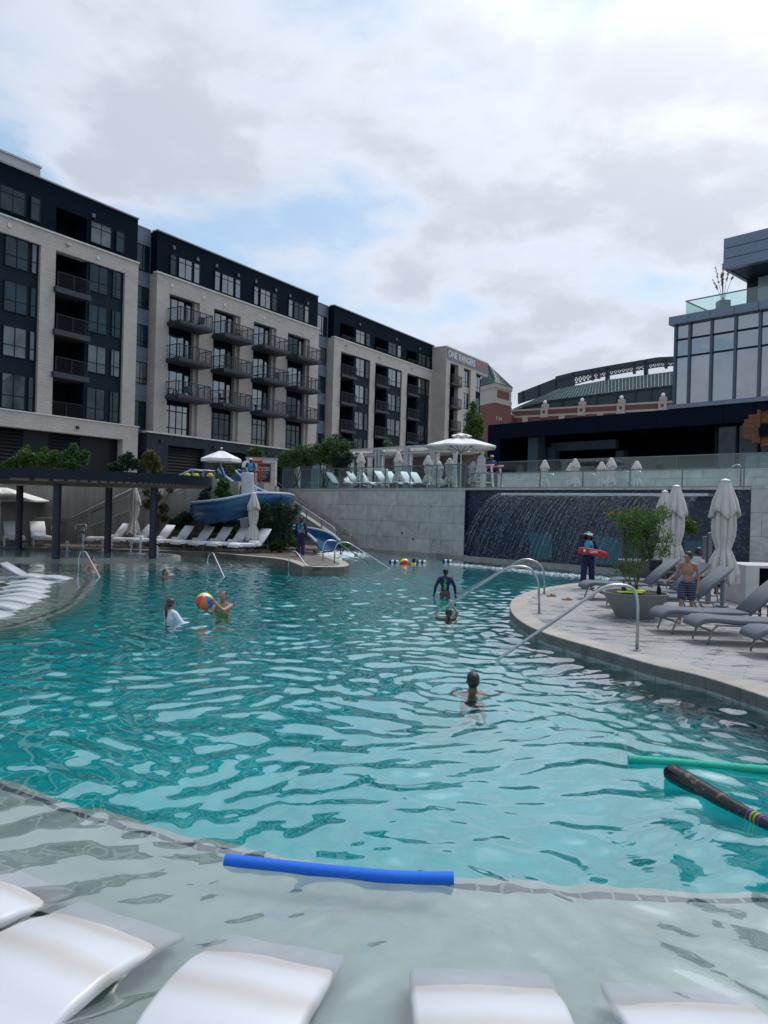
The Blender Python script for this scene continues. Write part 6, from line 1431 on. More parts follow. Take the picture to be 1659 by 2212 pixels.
for (x, y) in heads:
    p = D(x, y, Yb + rnd.uniform(-.35, .35)) - o0; f0 = min(forks, key=lambda q_: abs(q_.x - p.x) + (5 if q_.z > p.z else 0) * .1); mid = f0.lerp(p, .5) + Vector((rnd.uniform(-.06, .06), rnd.uniform(-.05, .05), -.02))
    mb.tube([f0, mid, p], [.010, .008, .004], 5)
    for k in range(72):
        t = rnd.random(); c = p + Vector((rnd.gauss(0, .06), rnd.gauss(0, .06), rnd.gauss(-.04, .07))); d = Vector((rnd.gauss(0, 1), rnd.gauss(0, 1), rnd.gauss(.7, .8))); spear(lf, c, d, rnd.uniform(.08, .14), rnd.uniform(.009, .014))
mb.build('stems', m_bark, ol); lf.build('leaves', m_leaf_b, ol)
mb = MB()
for x, y in ((1321, 1108), (1343, 1118), (1338, 1110)): c = D(x, y, Yb) - o0; [mb.sphere(c + Vector((rnd.gauss(0, .02), rnd.gauss(0, .02), rnd.gauss(0, .015))), .012, 5) for _ in range(8)]
mb.build('blossoms', pm('coral blossom', (.55, .10, .08), .6), ol)
pc2 = G(1431, 1262, DK); b2 = thing('planter_bowl', 'smaller grey planter bowl behind the furled umbrellas', 'planter', pc2 + Vector((.1, 2.2, 0)))
MB().lathe([(0, 0), (.42, 0), (.72, .58), (.68, .58), (.6, .5), (0, .5)], (0, 0, 0), 36).build('bowl', pm('cast grey bowl', (.18, .19, .19), .65), b2, auto=35)
bo = b2.location + Vector((0, 0, .5)); cl = []
for x, y, r_ in ((1462, 1118, 16), (1478, 1128, 16), (1490, 1138, 14), (1470, 1140, 14), (1500, 1145, 9)): p = D(x, y, bo.y); cl.append(((p.x - bo.x, p.y - bo.y, p.z - bo.z), (r_ * bo.y / FPX,) * 3))
plant('oleander', 'second oleander seen between the furled umbrellas', 'plant', bo, cl, 1300, .10, m_leaf_b, None, None, 44, .015, 5)
# ------------------------------------------------------------------ small things on the right deck
m_tan = pm('tan rubber', (.36, .20, .09), .7)
for i, (x, y, rz) in enumerate(((1206, 1290, 10), (1240, 1298, -8))):
    p = G(x - 15, y - 2, DK); t = thing('flip_flop', ['left tan slide sandal lying beside the rail post', 'right tan slide sandal lying nearer the planter'][i], 'sandal', p, R(rz), 'tan sandals on the deck')
    bm = bmesh.new(); MBs = MB().prism([(.13 * math.cos(a) , .05 * math.sin(a) * (1.0 if math.cos(a) > 0 else .82)) for a in [2 * PI * k / 24 for k in range(24)]], 0, .028); bm.free(); MBs.build('sole', m_tan, t)
    rg = [[(.02 + u, .052 * math.cos(a), .02 + .05 * math.sin(a)) for a in [PI * k / 8 for k in range(9)]] for u in (-.03, .05)]; rg2 = [[(v[0], v[1] * .9, v[2] - .006) for v in q_] for q_ in rg]
    MB().loft([rg[0] + rg2[0][::-1], rg[1] + rg2[1][::-1]]).build('strap', m_tan, t)
# swim goggles-like flippers and neon towel on the bowl rim
p = Vector((bowl.location.x - .12, bowl.location.y - .2, DK + bz)); nv = MB().bb(-.30, .18, -.07, .07, 0, .03, .012).bb(-.06, .25, -.04, .11, .03, .055, .012).bb(-.1, .05, -.07, .03, .055, .08, .012).build('neon_cloth', m_lime_y, auto=50); nv.location = p; WM[nv] = Matrix.Translation(p); tag(nv, 'crumpled neon yellow swim cloth lying on the planter bowl rim', 'cloth')
for i, (dx, dy, h_) in enumerate(((-.28, -.1, .32), (.42, -.1, .26))):
    t = MB().prism([(-.05, -.02), (.05, -.02), (.03, .02), (-.03, .02)], 0, .01); t = MB().vprism([(-.03, 0), (.05, 0), (.055, h_ * .5), (.01, h_), (-.03, h_ * .6)], -.012, .012).build('swim_fin', m_blk); q_ = Vector((bowl.location.x + dx, bowl.location.y + dy, DK + bz - .07)); t.location = q_; WM[t] = Matrix.Translation(q_); tag(t, ['black swim fin standing at the left rim of the planter bowl', 'black swim fin standing at the right rim of the planter bowl'][i], 'swim fin', 'black fins in the planter bowl')
# side table between loungers, white trestle table, wicker box, cabinet
p = G(1500, 1310, DK); t = thing('side_table', 'low white side table with dark legs between the grey loungers', 'table', (p.x + .35, 14.45, DK)); MB().bb(-.25, .25, -.25, .25, .38, .41, .01).build('tabletop', m_white, t)
for a in (-1, 1):
    for b in (-1, 1): MB().bar((a * .18, b * .18, 0), (a * .18, b * .18, .38), .04).build('leg', m_blk, t)
p = G(1581, 1270, DK); t = thing('trestle_table', 'white trestle table behind the largest furled umbrella', 'table', (p.x, p.y, DK)); wt_ = .68
MB().bb(-.5, .5, -.3, .3, wt_ - .05, wt_, .01).build('tabletop', m_white, t)
for a in (-1, 1):
    for b in (-1, 1): MB().bar((a * .42, b * .25, 0), (a * .28, b * .1, wt_ - .05), .06).build('leg', m_white, t)
MB().bar((-.4, 0, .12), (.4, 0, .12), .04).build('stretcher', m_white, t)
p = G(1520, 1270, DK); t = thing('lounge_sofa', 'dark wicker lounge sofa with cream cushions behind the grey loungers', 'sofa', (p.x, p.y + .8, DK))
wk = pm('dark wicker', (.010, .011, .016), .7, bump=.01, bscale=80)
MB().bb(-1.15, .75, -.4, .45, 0, .40, .04).build('seat_base', wk, t); MB().bb(-1.15, .75, .3, .5, .4, .72, .04).build('backrest', wk, t)
MB().slab([(-.55, .70), (-.3, .80), (.1, .72), (.45, .6)], .16, .45).build('cushion', m_fabric_c, t, smooth=True)
p = G(1612, 1275, DK); t = thing('wicker_box', 'dark wicker storage box with a pale top beside the grey cabinet', 'box', (p.x + .05, p.y, DK)); MB().bb(-.35, .3, -.3, .3, 0, .62, .02).build('body', wk, t); MB().bb(-.36, .31, -.31, .31, .62, .66, .01).build('lid', pm('pale lid', (.3, .3, .28), .6), t)
p = G(1625, 1285, DK); zt_ = D(1625, 1222, p.y).z - DK; t = thing('outdoor_cabinet', 'white cabinet block with an open dark side at the right edge', 'cabinet', (D(1610, 1285, 17.4).x, 17.4, DK)); zt_ = D(1612, 1221, 17.4).z - DK
MB().bb(0, .32, 0, 1.3, 0, zt_, .01).bb(.32, 2.4, 0, 1.3, zt_ - .06, zt_, .005).bx(2.2, 2.4, 0.01, 1.29, 0, zt_ - .061).bx(.33, 2.19, 1.2, 1.28, 0, zt_ - .062).build('cabinet_shell', pm('white stucco', (.48, .48, .47), .7), t); MB().bx(.33, 2.19, .7, .8, 0, zt_ - .062).build('dark_inside', m_void, t)
fo = G(1544, 1290, DK); t = thing('folded_umbrella_arm', 'folded grey metal umbrella mechanism standing behind the largest furled umbrella', 'umbrella frame', (D(1531, 1230, 17.6).x, 17.6, DK)); zf = D(1535, 1150, 17.6).z - DK
MB().bb(-.05, .05, -.05, .05, 0, zf - .1, .01).build('mast', m_alu, t); MB().bb(-.16, -.08, -.04, .04, zf - .85, zf - .1, .01).bb(-.04, .1, -.06, .06, zf - .2, zf, .02).build('crank_arm', m_alu, t); MB().bb(-.20, -.11, -.05, .03, zf - 1.05, zf - .65, .02).build('white_handle', m_white, t)
# ------------------------------------------------------------------ terrace furniture
def Wt(px, off, py=1050): s_, z = wq(px, py, off); return W.w(s_, off, WT)
tg = 'towel covered loungers on the upper terrace'
tv = [(762, 2.2, 'leftmost towel covered lounger behind the terrace glass'), (790, 3.4, 'small looking towel covered lounger behind the first furled terrace umbrella'), (806, 2.0, 'largest towel covered lounger behind the terrace glass'), (829, 2.8, 'towel covered lounger left of the empty terrace chair'), (868, 2.0, 'towel covered lounger right of the empty terrace chair'), (890, 2.4, 'towel covered lounger in the middle between two furled terrace umbrellas'), (922, 2.8, 'towel covered lounger under the third furled terrace umbrella'), (942, 3.4, 'rightmost towel covered lounger on the terrace')]
for i, (px, off, lab) in enumerate(tv):
    loc = Wt(px, off); t = lounger('sun_lounger', lab, loc, R(150 - i * 2), tg, m_towel, m_alu, 1.2, .8, 52, .66, .36)
ch = thing('deck_chair', 'empty pale green plastic armchair behind the terrace glass', 'chair', Wt(845, 1.9), R(200))
MB().slab([(-.25, .42), (.2, .40)], .05, .5).build('seat', m_white, ch, smooth=True); MB().slab([(.22, .42), (.30, .8), (.33, 1.15)], .05, .5).build('backrest', m_white, ch, smooth=True)
for s_ in (-1, 1): MB().bb(-.25, .25, s_ * .27 - .03, s_ * .27 + .03, .62, .65, .01).build('armrest', m_white, ch); MB().bar((-.22, s_ * .27, 0), (-.22, s_ * .27, .62), .04).build('leg', m_white, ch); MB().bar((.24, s_ * .27, 0), (.24, s_ * .27, .62), .04).build('leg', m_white, ch)
# lifeguard chair
lc = thing('lifeguard_chair', 'tall white wooden lifeguard chair behind the terrace glass', 'lifeguard chair', Wt(1052, 1.6) , W.rot)
LH = wq(1045, 985, 1.6)[1] - WT
MB().prism([(0, 0)] * 0 or [(-.02, -.02), (.02, -.02), (.02, .02), (-.02, .02)], 0, .01)
bk_ = [(-.62, LH * .50), (-.62 + .0, LH * .88)] + [(-.38 + .24 * math.cos(a), LH * .88 + .24 * math.sin(a)) for a in [PI - PI * k / 8 for k in range(9)]] + [(-.14, LH * .50)]
MB().vprism(bk_, -.05, -.0).build('backrest', m_white, lc)
MB().bb(-.66, .05, -.02, .6, LH * .48, LH * .52, .01).build('seat', m_white, lc); MB().bb(-.5, .45, -.12, -.04, LH * .70, LH * .74, .01).bb(-.5, .45, .62, .7, LH * .70, LH * .74, .01).build('armrest', m_white, lc)
for (xa, xb) in ((-.95, -.55), (.45, .28)):
    for y in (-.06, .62): MB().bar((xa, y, 0), (xb, y, LH * .70), .07).build('leg', m_white, lc)
MB().bar((-.15, -.06, 0), (-.1, -.06, LH * .7), .07).build('leg', m_white, lc)
for k in range(4): z = LH * (.1 + .12 * k); MB().bb(-.92 + .07 * k, -.12, -.10, .12, z, z + .03, .005).build('step', m_white, lc)
MB().bb(-.15, .42, -.10, -.05, LH * .18, LH * .21, .005).build('brace', m_white, lc)
# cabanas along the back of the terrace
m_cabw = pm('off white cabana frame', (.42, .43, .43), .6)
m_pinkc = pm('dusty pink curtain cloth', (.26, .19, .18), .9)
for i, (p0_, p1_, off, lab) in enumerate(((755, 815, 6.5, 'white framed cabana with pale curtains, leftmost of the row'), (820, 878, 6.5, 'second white framed cabana with draped canopy'), (880, 935, 6.5, 'third white framed cabana with draped canopy'), (938, 985, 6.5, 'white framed cabana behind the open parasol'), (640, 700, 5.2, 'pink walled cabana behind the trees'))):
    sa_, zt_ = wq(p0_, 988 if i < 4 else 1010, off); sb_, _ = wq(p1_, 988, off); h_ = 2.75
    t = thing('cabana', lab, 'cabana', W.w(sa_, off, TZ), W.rot, 'cabanas on the upper terrace'); w_ = sb_ - sa_ - .1; dpt = 2.6
    for x in (0, w_):
        for y in (0, dpt): MB().bx(x - .08, x + .08, y - .08, y + .08, 0, h_).build('post', m_cabw, t)
    MB().bx(-.12, w_ + .12, -.1, .06, h_, h_ + .16).bx(-.12, w_ + .12, dpt - .06, dpt + .1, h_, h_ + .16).bx(-.1, .06, .06, dpt - .06, h_, h_ + .16).bx(w_ - .06, w_ + .1, .06, dpt - .06, h_, h_ + .16).bx(-.12, w_ + .12, -.1, .04, h_ - .35, h_ - .25).build('beams', m_cabw, t)
    rg = [[(x, dpt * k / 6, h_ - .1 - .18 * math.sin(PI * ((k * 3) % 6) / 6) - .1 * math.sin(PI * x / w_)) for x in [w_ * j / 8 for j in range(9)]] for k in range(7)]
    MB().loft(rg, cap=False, closed=False).build('draped_canopy', m_fabric_w, t, smooth=True)
    MB().bx(.1, w_ - .1, dpt - .03, dpt + .0, 0, h_ - .02).build('back_curtain', m_pinkc, t)
    for x in (.12, w_ - .12):
        rg = []
        for k in range(7):
            f = k / 6; wd_ = .18 * (1 - .5 * math.sin(PI * min(1, f * 1.15))); rg.append([(x + (wd_ + .03 * math.sin(6 * a)) * math.cos(a), .2 + (.10) * math.sin(a), h_ * (1 - f) + .02) for a in [2 * PI * j / 20 for j in range(20)]])
        MB().loft(rg).build('curtain', m_fabric_w, t, smooth=True)
for i, (x0_, x1_, off) in enumerate(((672, 702, 3.0),)):
    sa_, _ = wq(x0_, 1020, off); sb_, _ = wq(x1_, 1020, off); zt_ = wq(680, 1017, off)[1]
    MBb = MB().bb(0, sb_ - sa_, 0, .06, 0, zt_ - WT, .01).bb(sb_ - sa_ - .04, sb_ - sa_, .06, 1.2, 0, zt_ - WT, .01).build('privacy_screen', clearglass('frosted screen', (.7, .8, .8), .45)); MBb.matrix_world = Matrix.Translation(W.w(sa_, off, TZ)) @ Matrix.Rotation(W.rot, 4, 'Z'); tag(MBb, 'frosted pale glass privacy screen behind the terrace balustrade', 'screen')
# seats glimpsed left on terrace
ch2 = thing('deck_chair', 'thin framed metal chair behind the left end of the terrace glass', 'chair', Wt(668, 1.4), W.rot)
MB().tube([(-.25, 0, 0), (-.25, 0, .45), (.25, 0, .45), (.3, 0, .95)], .018, 6).tube([(.25, 0, .45), (.25, 0, 0)], .018, 6).tube([(-.25, .5, 0), (-.25, .5, .45), (.25, .5, .45), (.3, .5, .95)], .018, 6).tube([(.25, .5, .45), (.25, .5, 0)], .018, 6).build('frame', m_steel, ch2, smooth=True); MB().bb(-.25, .25, .02, .48, .43, .46, .01).build('seat', m_alu, ch2)
# yellow floats on the platform rail, slide attendant chair and red tube rack
for i, (px, py, r_) in enumerate(((372, 1026, 5.0), (384, 1027, 4.5), (450, 1031, 4.5), (458, 1030, 4.0), (532, 1033, 2.5))):
    if i == 4: continue
    Y = 38.2; p = D([450, 478, 0, 0][0] if 0 else [405 + 18, 423 + 19, 533, 541][i] if i < 2 else [531.5, 0][0], 1031, Y)
    px_ = [404, 423, 454, 0][i] if i < 3 else 0
    if not px_: continue
    p = D(px_, 1029.5, Y); k = Y / FPX; t = thing('yellow_float', ['yellow swim float hanging on the railing, left of two', 'yellow swim float hanging on the railing, right of two', 'small yellow float at the slide top beside the railing post'][i], 'float', (p.x, p.y, max(TZ, p.z - .17)), 0, 'yellow floats on the railing')
    mb = MB().sphere((0, 0, .16), (.19, .13, .20), 12).sphere((.06, -.06, .22), (.12, .1, .12), 10); mb.build('body', m_yellow, t, smooth=True); MB().bx(-.16, .16, -.145, -.13, .14, .17).build('strap', m_blk, t)
ac = thing('attendant_chair', 'white plastic high chair of the slide attendant', 'chair', (D(540, 1030, 39.6).x, 39.6, TZ), R(0))
Hc = D(540, 995, 39.6).z - TZ
ac.location.x = D(532, 1030, 39.6).x
MB().vprism([(-.25, Hc * .4), (-.25, Hc - .2)] + [(.0 + .25 * math.cos(a), Hc - .2 + .2 * math.sin(a)) for a in [PI - PI * k / 8 for k in range(9)]] + [(.25, Hc * .4)], 0, .05).build('backrest', m_white, ac); MB().bb(-.3, .35, -.5, 0, Hc * .38, Hc * .42, .01).build('seat', m_white, ac)
for s_ in (-1, 1):
    for y in (-.45, .05): MB().bar((s_ * .38, y, 0), (s_ * .28, y, Hc * .42), .06).build('leg', m_white, ac)
    MB().bb(s_ * .32 - .04, s_ * .32 + .04, -.5, .05, Hc * .56, Hc * .59, .01).build('armrest', m_white, ac)
rk = thing('rescue_rack', 'red life preserver rack beside the slide attendant', 'rack', (D(590, 1030, 40).x, 40, TZ)); rk.location.x = D(587 - 1, 1030, 40).x
rk.location.x = D(549, 1030, 40).x
MB().bb(-.05, .05, -.05, .05, 0, .95, .01).bb(.3, .4, -.05, .05, 0, .9, .01).build('posts', m_red, rk); MB().bb(-.2, .45, -.06, .06, 1.15, 1.28, .02).bb(-.2, .4, -.06, .06, .62, .72, .02).build('rescue_tube', m_red, rk)
# wooden benches behind the loungers (slim yellowish rails)
for i, (x0_, x1_, y) in enumerate(((393, 500, 1152), (560, 590, 1158))):
    a = D(x0_, y, 34.7); b = D(x1_, y + 3, 34.6); t = thing('bench', ['long slim timber bench rail behind the loungers', 'short slim timber bench right of the furled umbrella'][i], 'bench', (a.x, a.y, DK)); MB().bar(a, b, .05, .08).bar(a + Vector((0, .25, 0)), b + Vector((0, .25, 0)), .05, .08).build('seat', pm('weathered timber', (.25, .22, .13), .8), t, world=True)
    mb = MB(); 
    for q_ in (a, a.lerp(b, .5), b): mb.bar(Vector((q_.x, q_.y + .12, DK)), Vector((q_.x, q_.y + .12, q_.z)), .06)
    mb.build('supports', m_blk, t, world=True)
# ------------------------------------------------------------------ in-pool loungers (white moulded shells)
m_shell = pm('white moulded shell', (.46, .49, .51), .3, var=.05, vscale=2.0, spec=.5)
def shellmat():
    m, t, b = mk('white moulded shell with tan water stains'); lk = t.links.new
    co = tn(t, 'ShaderNodeTexCoord'); sp_ = tn(t, 'ShaderNodeSeparateXYZ'); lk(co.outputs['Object'], sp_.inputs[0])
    nz = tn(t, 'ShaderNodeTexNoise', _Scale=3.5, _Detail=5.0); lk(co.outputs['Object'], nz.inputs['Vector'])
    def band(c, w):
        a = tn(t, 'ShaderNodeMath', operation='MULTIPLY_ADD'); lk(nz.outputs[0], a.inputs[0]); a.inputs[1].default_value = .07; lk(sp_.outputs[0], a.inputs[2])
        d_ = tn(t, 'ShaderNodeMath', operation='SUBTRACT'); lk(a.outputs[0], d_.inputs[0]); d_.inputs[1].default_value = c + .035
        e_ = tn(t, 'ShaderNodeMath', operation='ABSOLUTE'); lk(d_.outputs[0], e_.inputs[0])
        mr = tn(t, 'ShaderNodeMapRange', interpolation_type='SMOOTHSTEP'); lk(e_.outputs[0], mr.inputs[0]); mr.inputs[1].default_value = 0; mr.inputs[2].default_value = w; mr.inputs[3].default_value = 1; mr.inputs[4].default_value = 0; return mr.outputs[0]
    ad = tn(t, 'ShaderNodeMath', operation='MAXIMUM'); lk(band(.22, .10), ad.inputs[0]); lk(band(.55, .12), ad.inputs[1])
    ml_ = tn(t, 'ShaderNodeMath', operation='MULTIPLY'); lk(ad.outputs[0], ml_.inputs[0]); ml_.inputs[1].default_value = .5
    mx = tn(t, 'ShaderNodeMix', data_type='RGBA'); lk(ml_.outputs[0], mx.inputs[0]); mx.inputs[6].default_value = (.56, .585, .61, 1); mx.inputs[7].default_value = (.40, .33, .25, 1)
    lk(mx.outputs[2], b.inputs['Base Color']); b.inputs['Roughness'].default_value = .33; return m
m_shell2 = shellmat()
def shell_profile(t):    # height above the water along the length from the foot
    tab = [(0, -.10), (.08, -.055), (.2, .0), (.38, .055), (.55, .075), (.72, .06), (.9, .01), (1.1, -.05), (1.3, -.03), (1.5, .10), (1.75, .33), (1.9, .42)]
    for (a, ya), (b, yb) in zip(tab, tab[1:]):
        if a <= t <= b: u = (t - a) / (b - a); u = u * u * (3 - 2 * u) * .5 + u * .5; return ya + (yb - ya) * u
    return tab[-1][1]
def shell_lounger(label, a, b, group, wid=None, length=1.9, mat=None, amp=1.0, dz=0.0):
    """a, b: two foot corners in the world; extends away from the foot"""
    a = Vector(a); b = Vector(b); m_ = (a + b) / 2; w = wid or (b - a).length; d = Vector((-(b - a).y, (b - a).x, 0)).normalized()
    if d.y > 0 and not wid: d = -d
    ang = math.atan2(d.y, d.x); t = thing('pool_lounger', label, 'pool lounger', (m_.x, m_.y, 0), ang, group); mb = MB(); rings = []; n = 40
    for k in range(n + 1):
        x = length * k / n; z = shell_profile(x) * .85 * amp + dz; zb = z - .055; hw = w / 2 * (1 if 0 < k < n else .97)
        r_ = .03; rings.append([(x, -hw, zb), (x, -hw, z - r_), (x, -hw + r_ * .3, z - r_ * .3), (x, -hw + r_, z), (x, 0, z + .006), (x, hw - r_, z), (x, hw - r_ * .3, z - r_ * .3), (x, hw, z - r_), (x, hw, zb)])
    mb.loft(rings); mb.build('shell', mat or m_shell2, t, auto=50); return t
ng = 'white moulded loungers on the near shelf'
def G0(x, y): return G(x, y - 4, -.06)
shell_lounger('white in-pool lounger at the left edge, mostly cut off', G0(-70, 1852), G0(172, 1942), ng)
shell_lounger('largest white in-pool lounger with tan water lines, lower left', G0(172, 1958), G0(402, 2033), ng)
shell_lounger('white in-pool lounger left of centre at the bottom of the picture', G0(478, 2028), G0(752, 2078), ng)
shell_lounger('white in-pool lounger right of centre, only its wet foot end in view', G0(882, 2103), G0(1188, 2112), ng)
shell_lounger('rightmost white in-pool lounger, its foot under water at the bottom edge', G0(1292, 2135), G0(1605, 2148), ng)
lg = 'white moulded loungers on the left shelf'
labs = ['white in-pool lounger farthest back on the left shelf', 'second white in-pool lounger from the back on the left shelf', 'third white in-pool lounger from the back on the left shelf', 'fourth white in-pool lounger from the back on the left shelf', 'fifth white in-pool lounger from the back, level with the shelf tip', 'sixth white in-pool lounger from the back on the left shelf', 'seventh white in-pool lounger from the back on the left shelf', 'nearest white in-pool lounger on the left shelf, barely showing']
for i, (x, y) in enumerate(((152, 1251), (112, 1261), (104, 1270), (101, 1280), (98, 1291), (79, 1301), (54, 1314), (18, 1332))):
    p = G(x, y, 0); t = thing('pool_lounger', labs[i], 'pool lounger', (p.x, p.y, 0), PI + R(4 - i * 1.5), lg); rings = []; n = 36
    for k in range(n + 1):
        u = 2.1 * k / n; z = .02 + .055 * math.sin(u * 3.6 - .2) * (1 if u < 1.3 else .4) + .02 * math.sin(u * 2); zb = z - .07; rings.append([(u, -.27, zb), (u, -.27, z - .03), (u, -.24, z), (u, .24, z), (u, .27, z - .03), (u, .27, zb)])
    MB().loft(rings).build('shell', m_shell, t, auto=50)
p = G(15, 1248, 0); t = thing('pool_lounger', 'white in-pool chair with a raised back at the left edge of the shelf', 'pool lounger', (p.x, p.y, 0), PI + R(10), lg)
MB().slab([(-1.1, .02), (-.6, .06), (-.1, .04)], .12, .62).slab([(-.55, .02), (-.2, .22), (.1, .42)], .08, .62).build('shell', m_shell, t, smooth=True)

# ------------------------------------------------------------------ foam noodles, bat, balls
def noodle(label, pts, r, mat, name='pool_noodle', hole=True):
    P = cr3(pts, 5); t = thing(name, label, 'pool noodle', P[0]); o = MB().tube(P, r, 24).build('foam_tube', mat, t, world=True, auto=40)
    return t
m_bn = pm('blue foam', (.004, .13, .62), .75, var=.06, vscale=30, bump=.002, bscale=200)
m_gn = pm('green foam', (.01, .40, .27), .75, var=.06, vscale=30, bump=.002, bscale=200)
a = G(487, 1859, .02); b = G(700, 1882, .018); c = G(860, 1896, .018); d = G(979, 1898, .02)
noodle('blue foam noodle floating over the edge of the near shelf', [a, b, c, d], .040, m_bn)
noodle('sea green foam noodle floating at the right edge', [G(1357, 1640, .02), G(1500, 1651, .02), G(1660, 1664, .02), G(1800, 1672, .02)], .038, m_gn)
bt = thing('inflatable_bat', 'black inflatable bat with flame print and purple and yellow rings, floating', 'pool toy', G(1440, 1668, .03))
def batmat():
    m, t, b = mk('black vinyl with flames'); lk = t.links.new; co = tn(t, 'ShaderNodeTexCoord')
    nz = tn(t, 'ShaderNodeTexNoise', _Scale=9.0, _Detail=3.0, _Distortion=1.5); lk(co.outputs['Object'], nz.inputs['Vector']); rp = tn(t, 'ShaderNodeValToRGB'); lk(nz.outputs[0], rp.inputs[0])
    rp.color_ramp.interpolation = 'CONSTANT'; e = rp.color_ramp.elements; e[0].color = (.003, .003, .006, 1); e[1].position = .62; e[1].color = (.10, .09, .05, 1); x = e.new(.68); x.color = (.03, .09, .03, 1); lk(rp.outputs[0], b.inputs['Base Color']); b.inputs['Roughness'].default_value = .25; return m
A_ = G(1446, 1668, .05); B__ = G(1668, 1786, .03); ax = (B__ - A_); L_ = ax.length; ax.normalize()
def bp_(t): return A_ + ax * (t * L_)
tb = [(-.03, .012), (-.02, .045), (.01, .068), (.06, .078), (.2, .078), (.4, .068), (.6, .055), (.78, .046), (1.0, .042), (1.25, .038)]
MB().tube([bp_(t) for t, r in tb], [r for t, r in tb], 24).build('body', batmat(), bt, smooth=True, world=True)
for t0, col, nm in ((.82, (.15, .02, .22), 'purple_ring'), (.855, (.25, .35, .02), 'yellow_ring'), (.885, (.25, .35, .02), 'yellow_ring'), (.92, (.15, .02, .22), 'purple_ring')):
    MB().tube([bp_(t0 - .008), bp_(t0 + .008)], .0475, 24).build(nm, pm(nm.replace('_', ' ') + ' vinyl', col, .35), bt, smooth=True, world=True)
def beach_ball(label, loc, r, rot):
    cols = [(.68, .60, .03), (.65, .66, .66), (.68, .60, .03), (.62, .02, .03), (.75, .17, .01), (.01, .15, .50)]
    t = thing('beach_ball', label, 'beach ball', loc); t.rotation_euler = rot; n = 6; WM[t] = Matrix.Translation(loc)
    for k in range(n):
        vs = []; fs = []; A2 = 6; Z2 = 16
        for i in range(Z2 + 1):
            for j in range(A2 + 1):
                th = PI * (.06 + .88 * i / Z2); ph = 2 * PI * (k + j / A2) / n; vs.append((r * math.sin(th) * math.cos(ph), r * math.sin(th) * math.sin(ph), r * math.cos(th)))
        for i in range(Z2):
            for j in range(A2): q_ = i * (A2 + 1) + j; fs.append((q_, q_ + 1, q_ + A2 + 2, q_ + A2 + 1))
        MB().add(vs, fs).build('panel', pm('vinyl %d' % k, cols[k], .25, var=.03), t, smooth=True)
    for s_ in (1, -1): MB().lathe([(0, s_ * r * 1.002), (r * .12, s_ * r * .995), (r * .2, s_ * r * .978)], (0, 0, 0), 20).build('end_disc', m_white, t, smooth=True)
    return t
beach_ball('multicoloured beach ball held up by the woman', D(442, 1299, 14.55), .172, (R(42), R(0), R(8)))
beach_ball('smaller looking beach ball floating far off beside a head in the water', D(874, 1217, 30.6), .205, (R(50), R(20), R(40)))
fl_ = [(851, 1214, 'left blue and white lane float, left of the far beach ball'), (910, 1214, 'middle blue and white lane float, right of the swimmer head'), (966, 1212.5, 'blue and white lane float near the pool ladder')]
for i, (x, y, lab) in enumerate(fl_):
    p = G(x, y + 2, 0); t = thing('lane_float', lab, 'float', p + Vector((0, 0, .05)), R(-12), 'lane floats')
    for k in range(4): MB().tube([(-.2 + k * .1, 0, 0), (-.105 + k * .1, 0, 0)], .075, 12).build('float_ring', pm('white float plastic', (.7, .7, .7), .5) if k % 2 else pm('navy float plastic', (.01, .02, .12), .5), t)

# ------------------------------------------------------------------ people: one continuous skin per body
def blob(prims, name, mat, parent, vox=.010, smooth=4, clip=None):
    mb = MB()
    for p in prims:
        if p[0] == 'c': mb.cap(p[1], p[2], p[3], p[4], 12)
        else: mb.sphere(p[1], p[2], 16, p[3] if len(p) > 3 else None)
    me = bpy.data.meshes.new(name); me.from_pydata(mb.v, [], mb.f); me.update()
    o = bpy.data.objects.new(name, me); sc.collection.objects.link(o)
    bm = bmesh.new(); bm.from_mesh(me); bmesh.ops.recalc_face_normals(bm, faces=bm.faces); bm.to_mesh(me); bm.free()
    r_ = o.modifiers.new('r', 'REMESH'); r_.mode = 'VOXEL'; r_.voxel_size = vox
    s_ = o.modifiers.new('s', 'SMOOTH'); s_.factor = .5; s_.iterations = smooth
    dg = bpy.context.evaluated_depsgraph_get(); me2 = bpy.data.meshes.new_from_object(o.evaluated_get(dg)); bpy.data.objects.remove(o)
    if clip:
        bm = bmesh.new(); bm.from_mesh(me2)
        for co, no in clip: bmesh.ops.bisect_plane(bm, geom=bm.verts[:] + bm.edges[:] + bm.faces[:], plane_co=co, plane_no=no, clear_outer=True)
        bm.to_mesh(me2); bm.free()
    me2.polygons.foreach_set('use_smooth', [True] * len(me2.polygons)); me2.materials.clear(); me2.materials.append(mat); me2.name = name
    o = bpy.data.objects.new(name, me2); sc.collection.objects.link(o); o.parent = parent; WM[o] = WM[parent]; return o
V = Vector
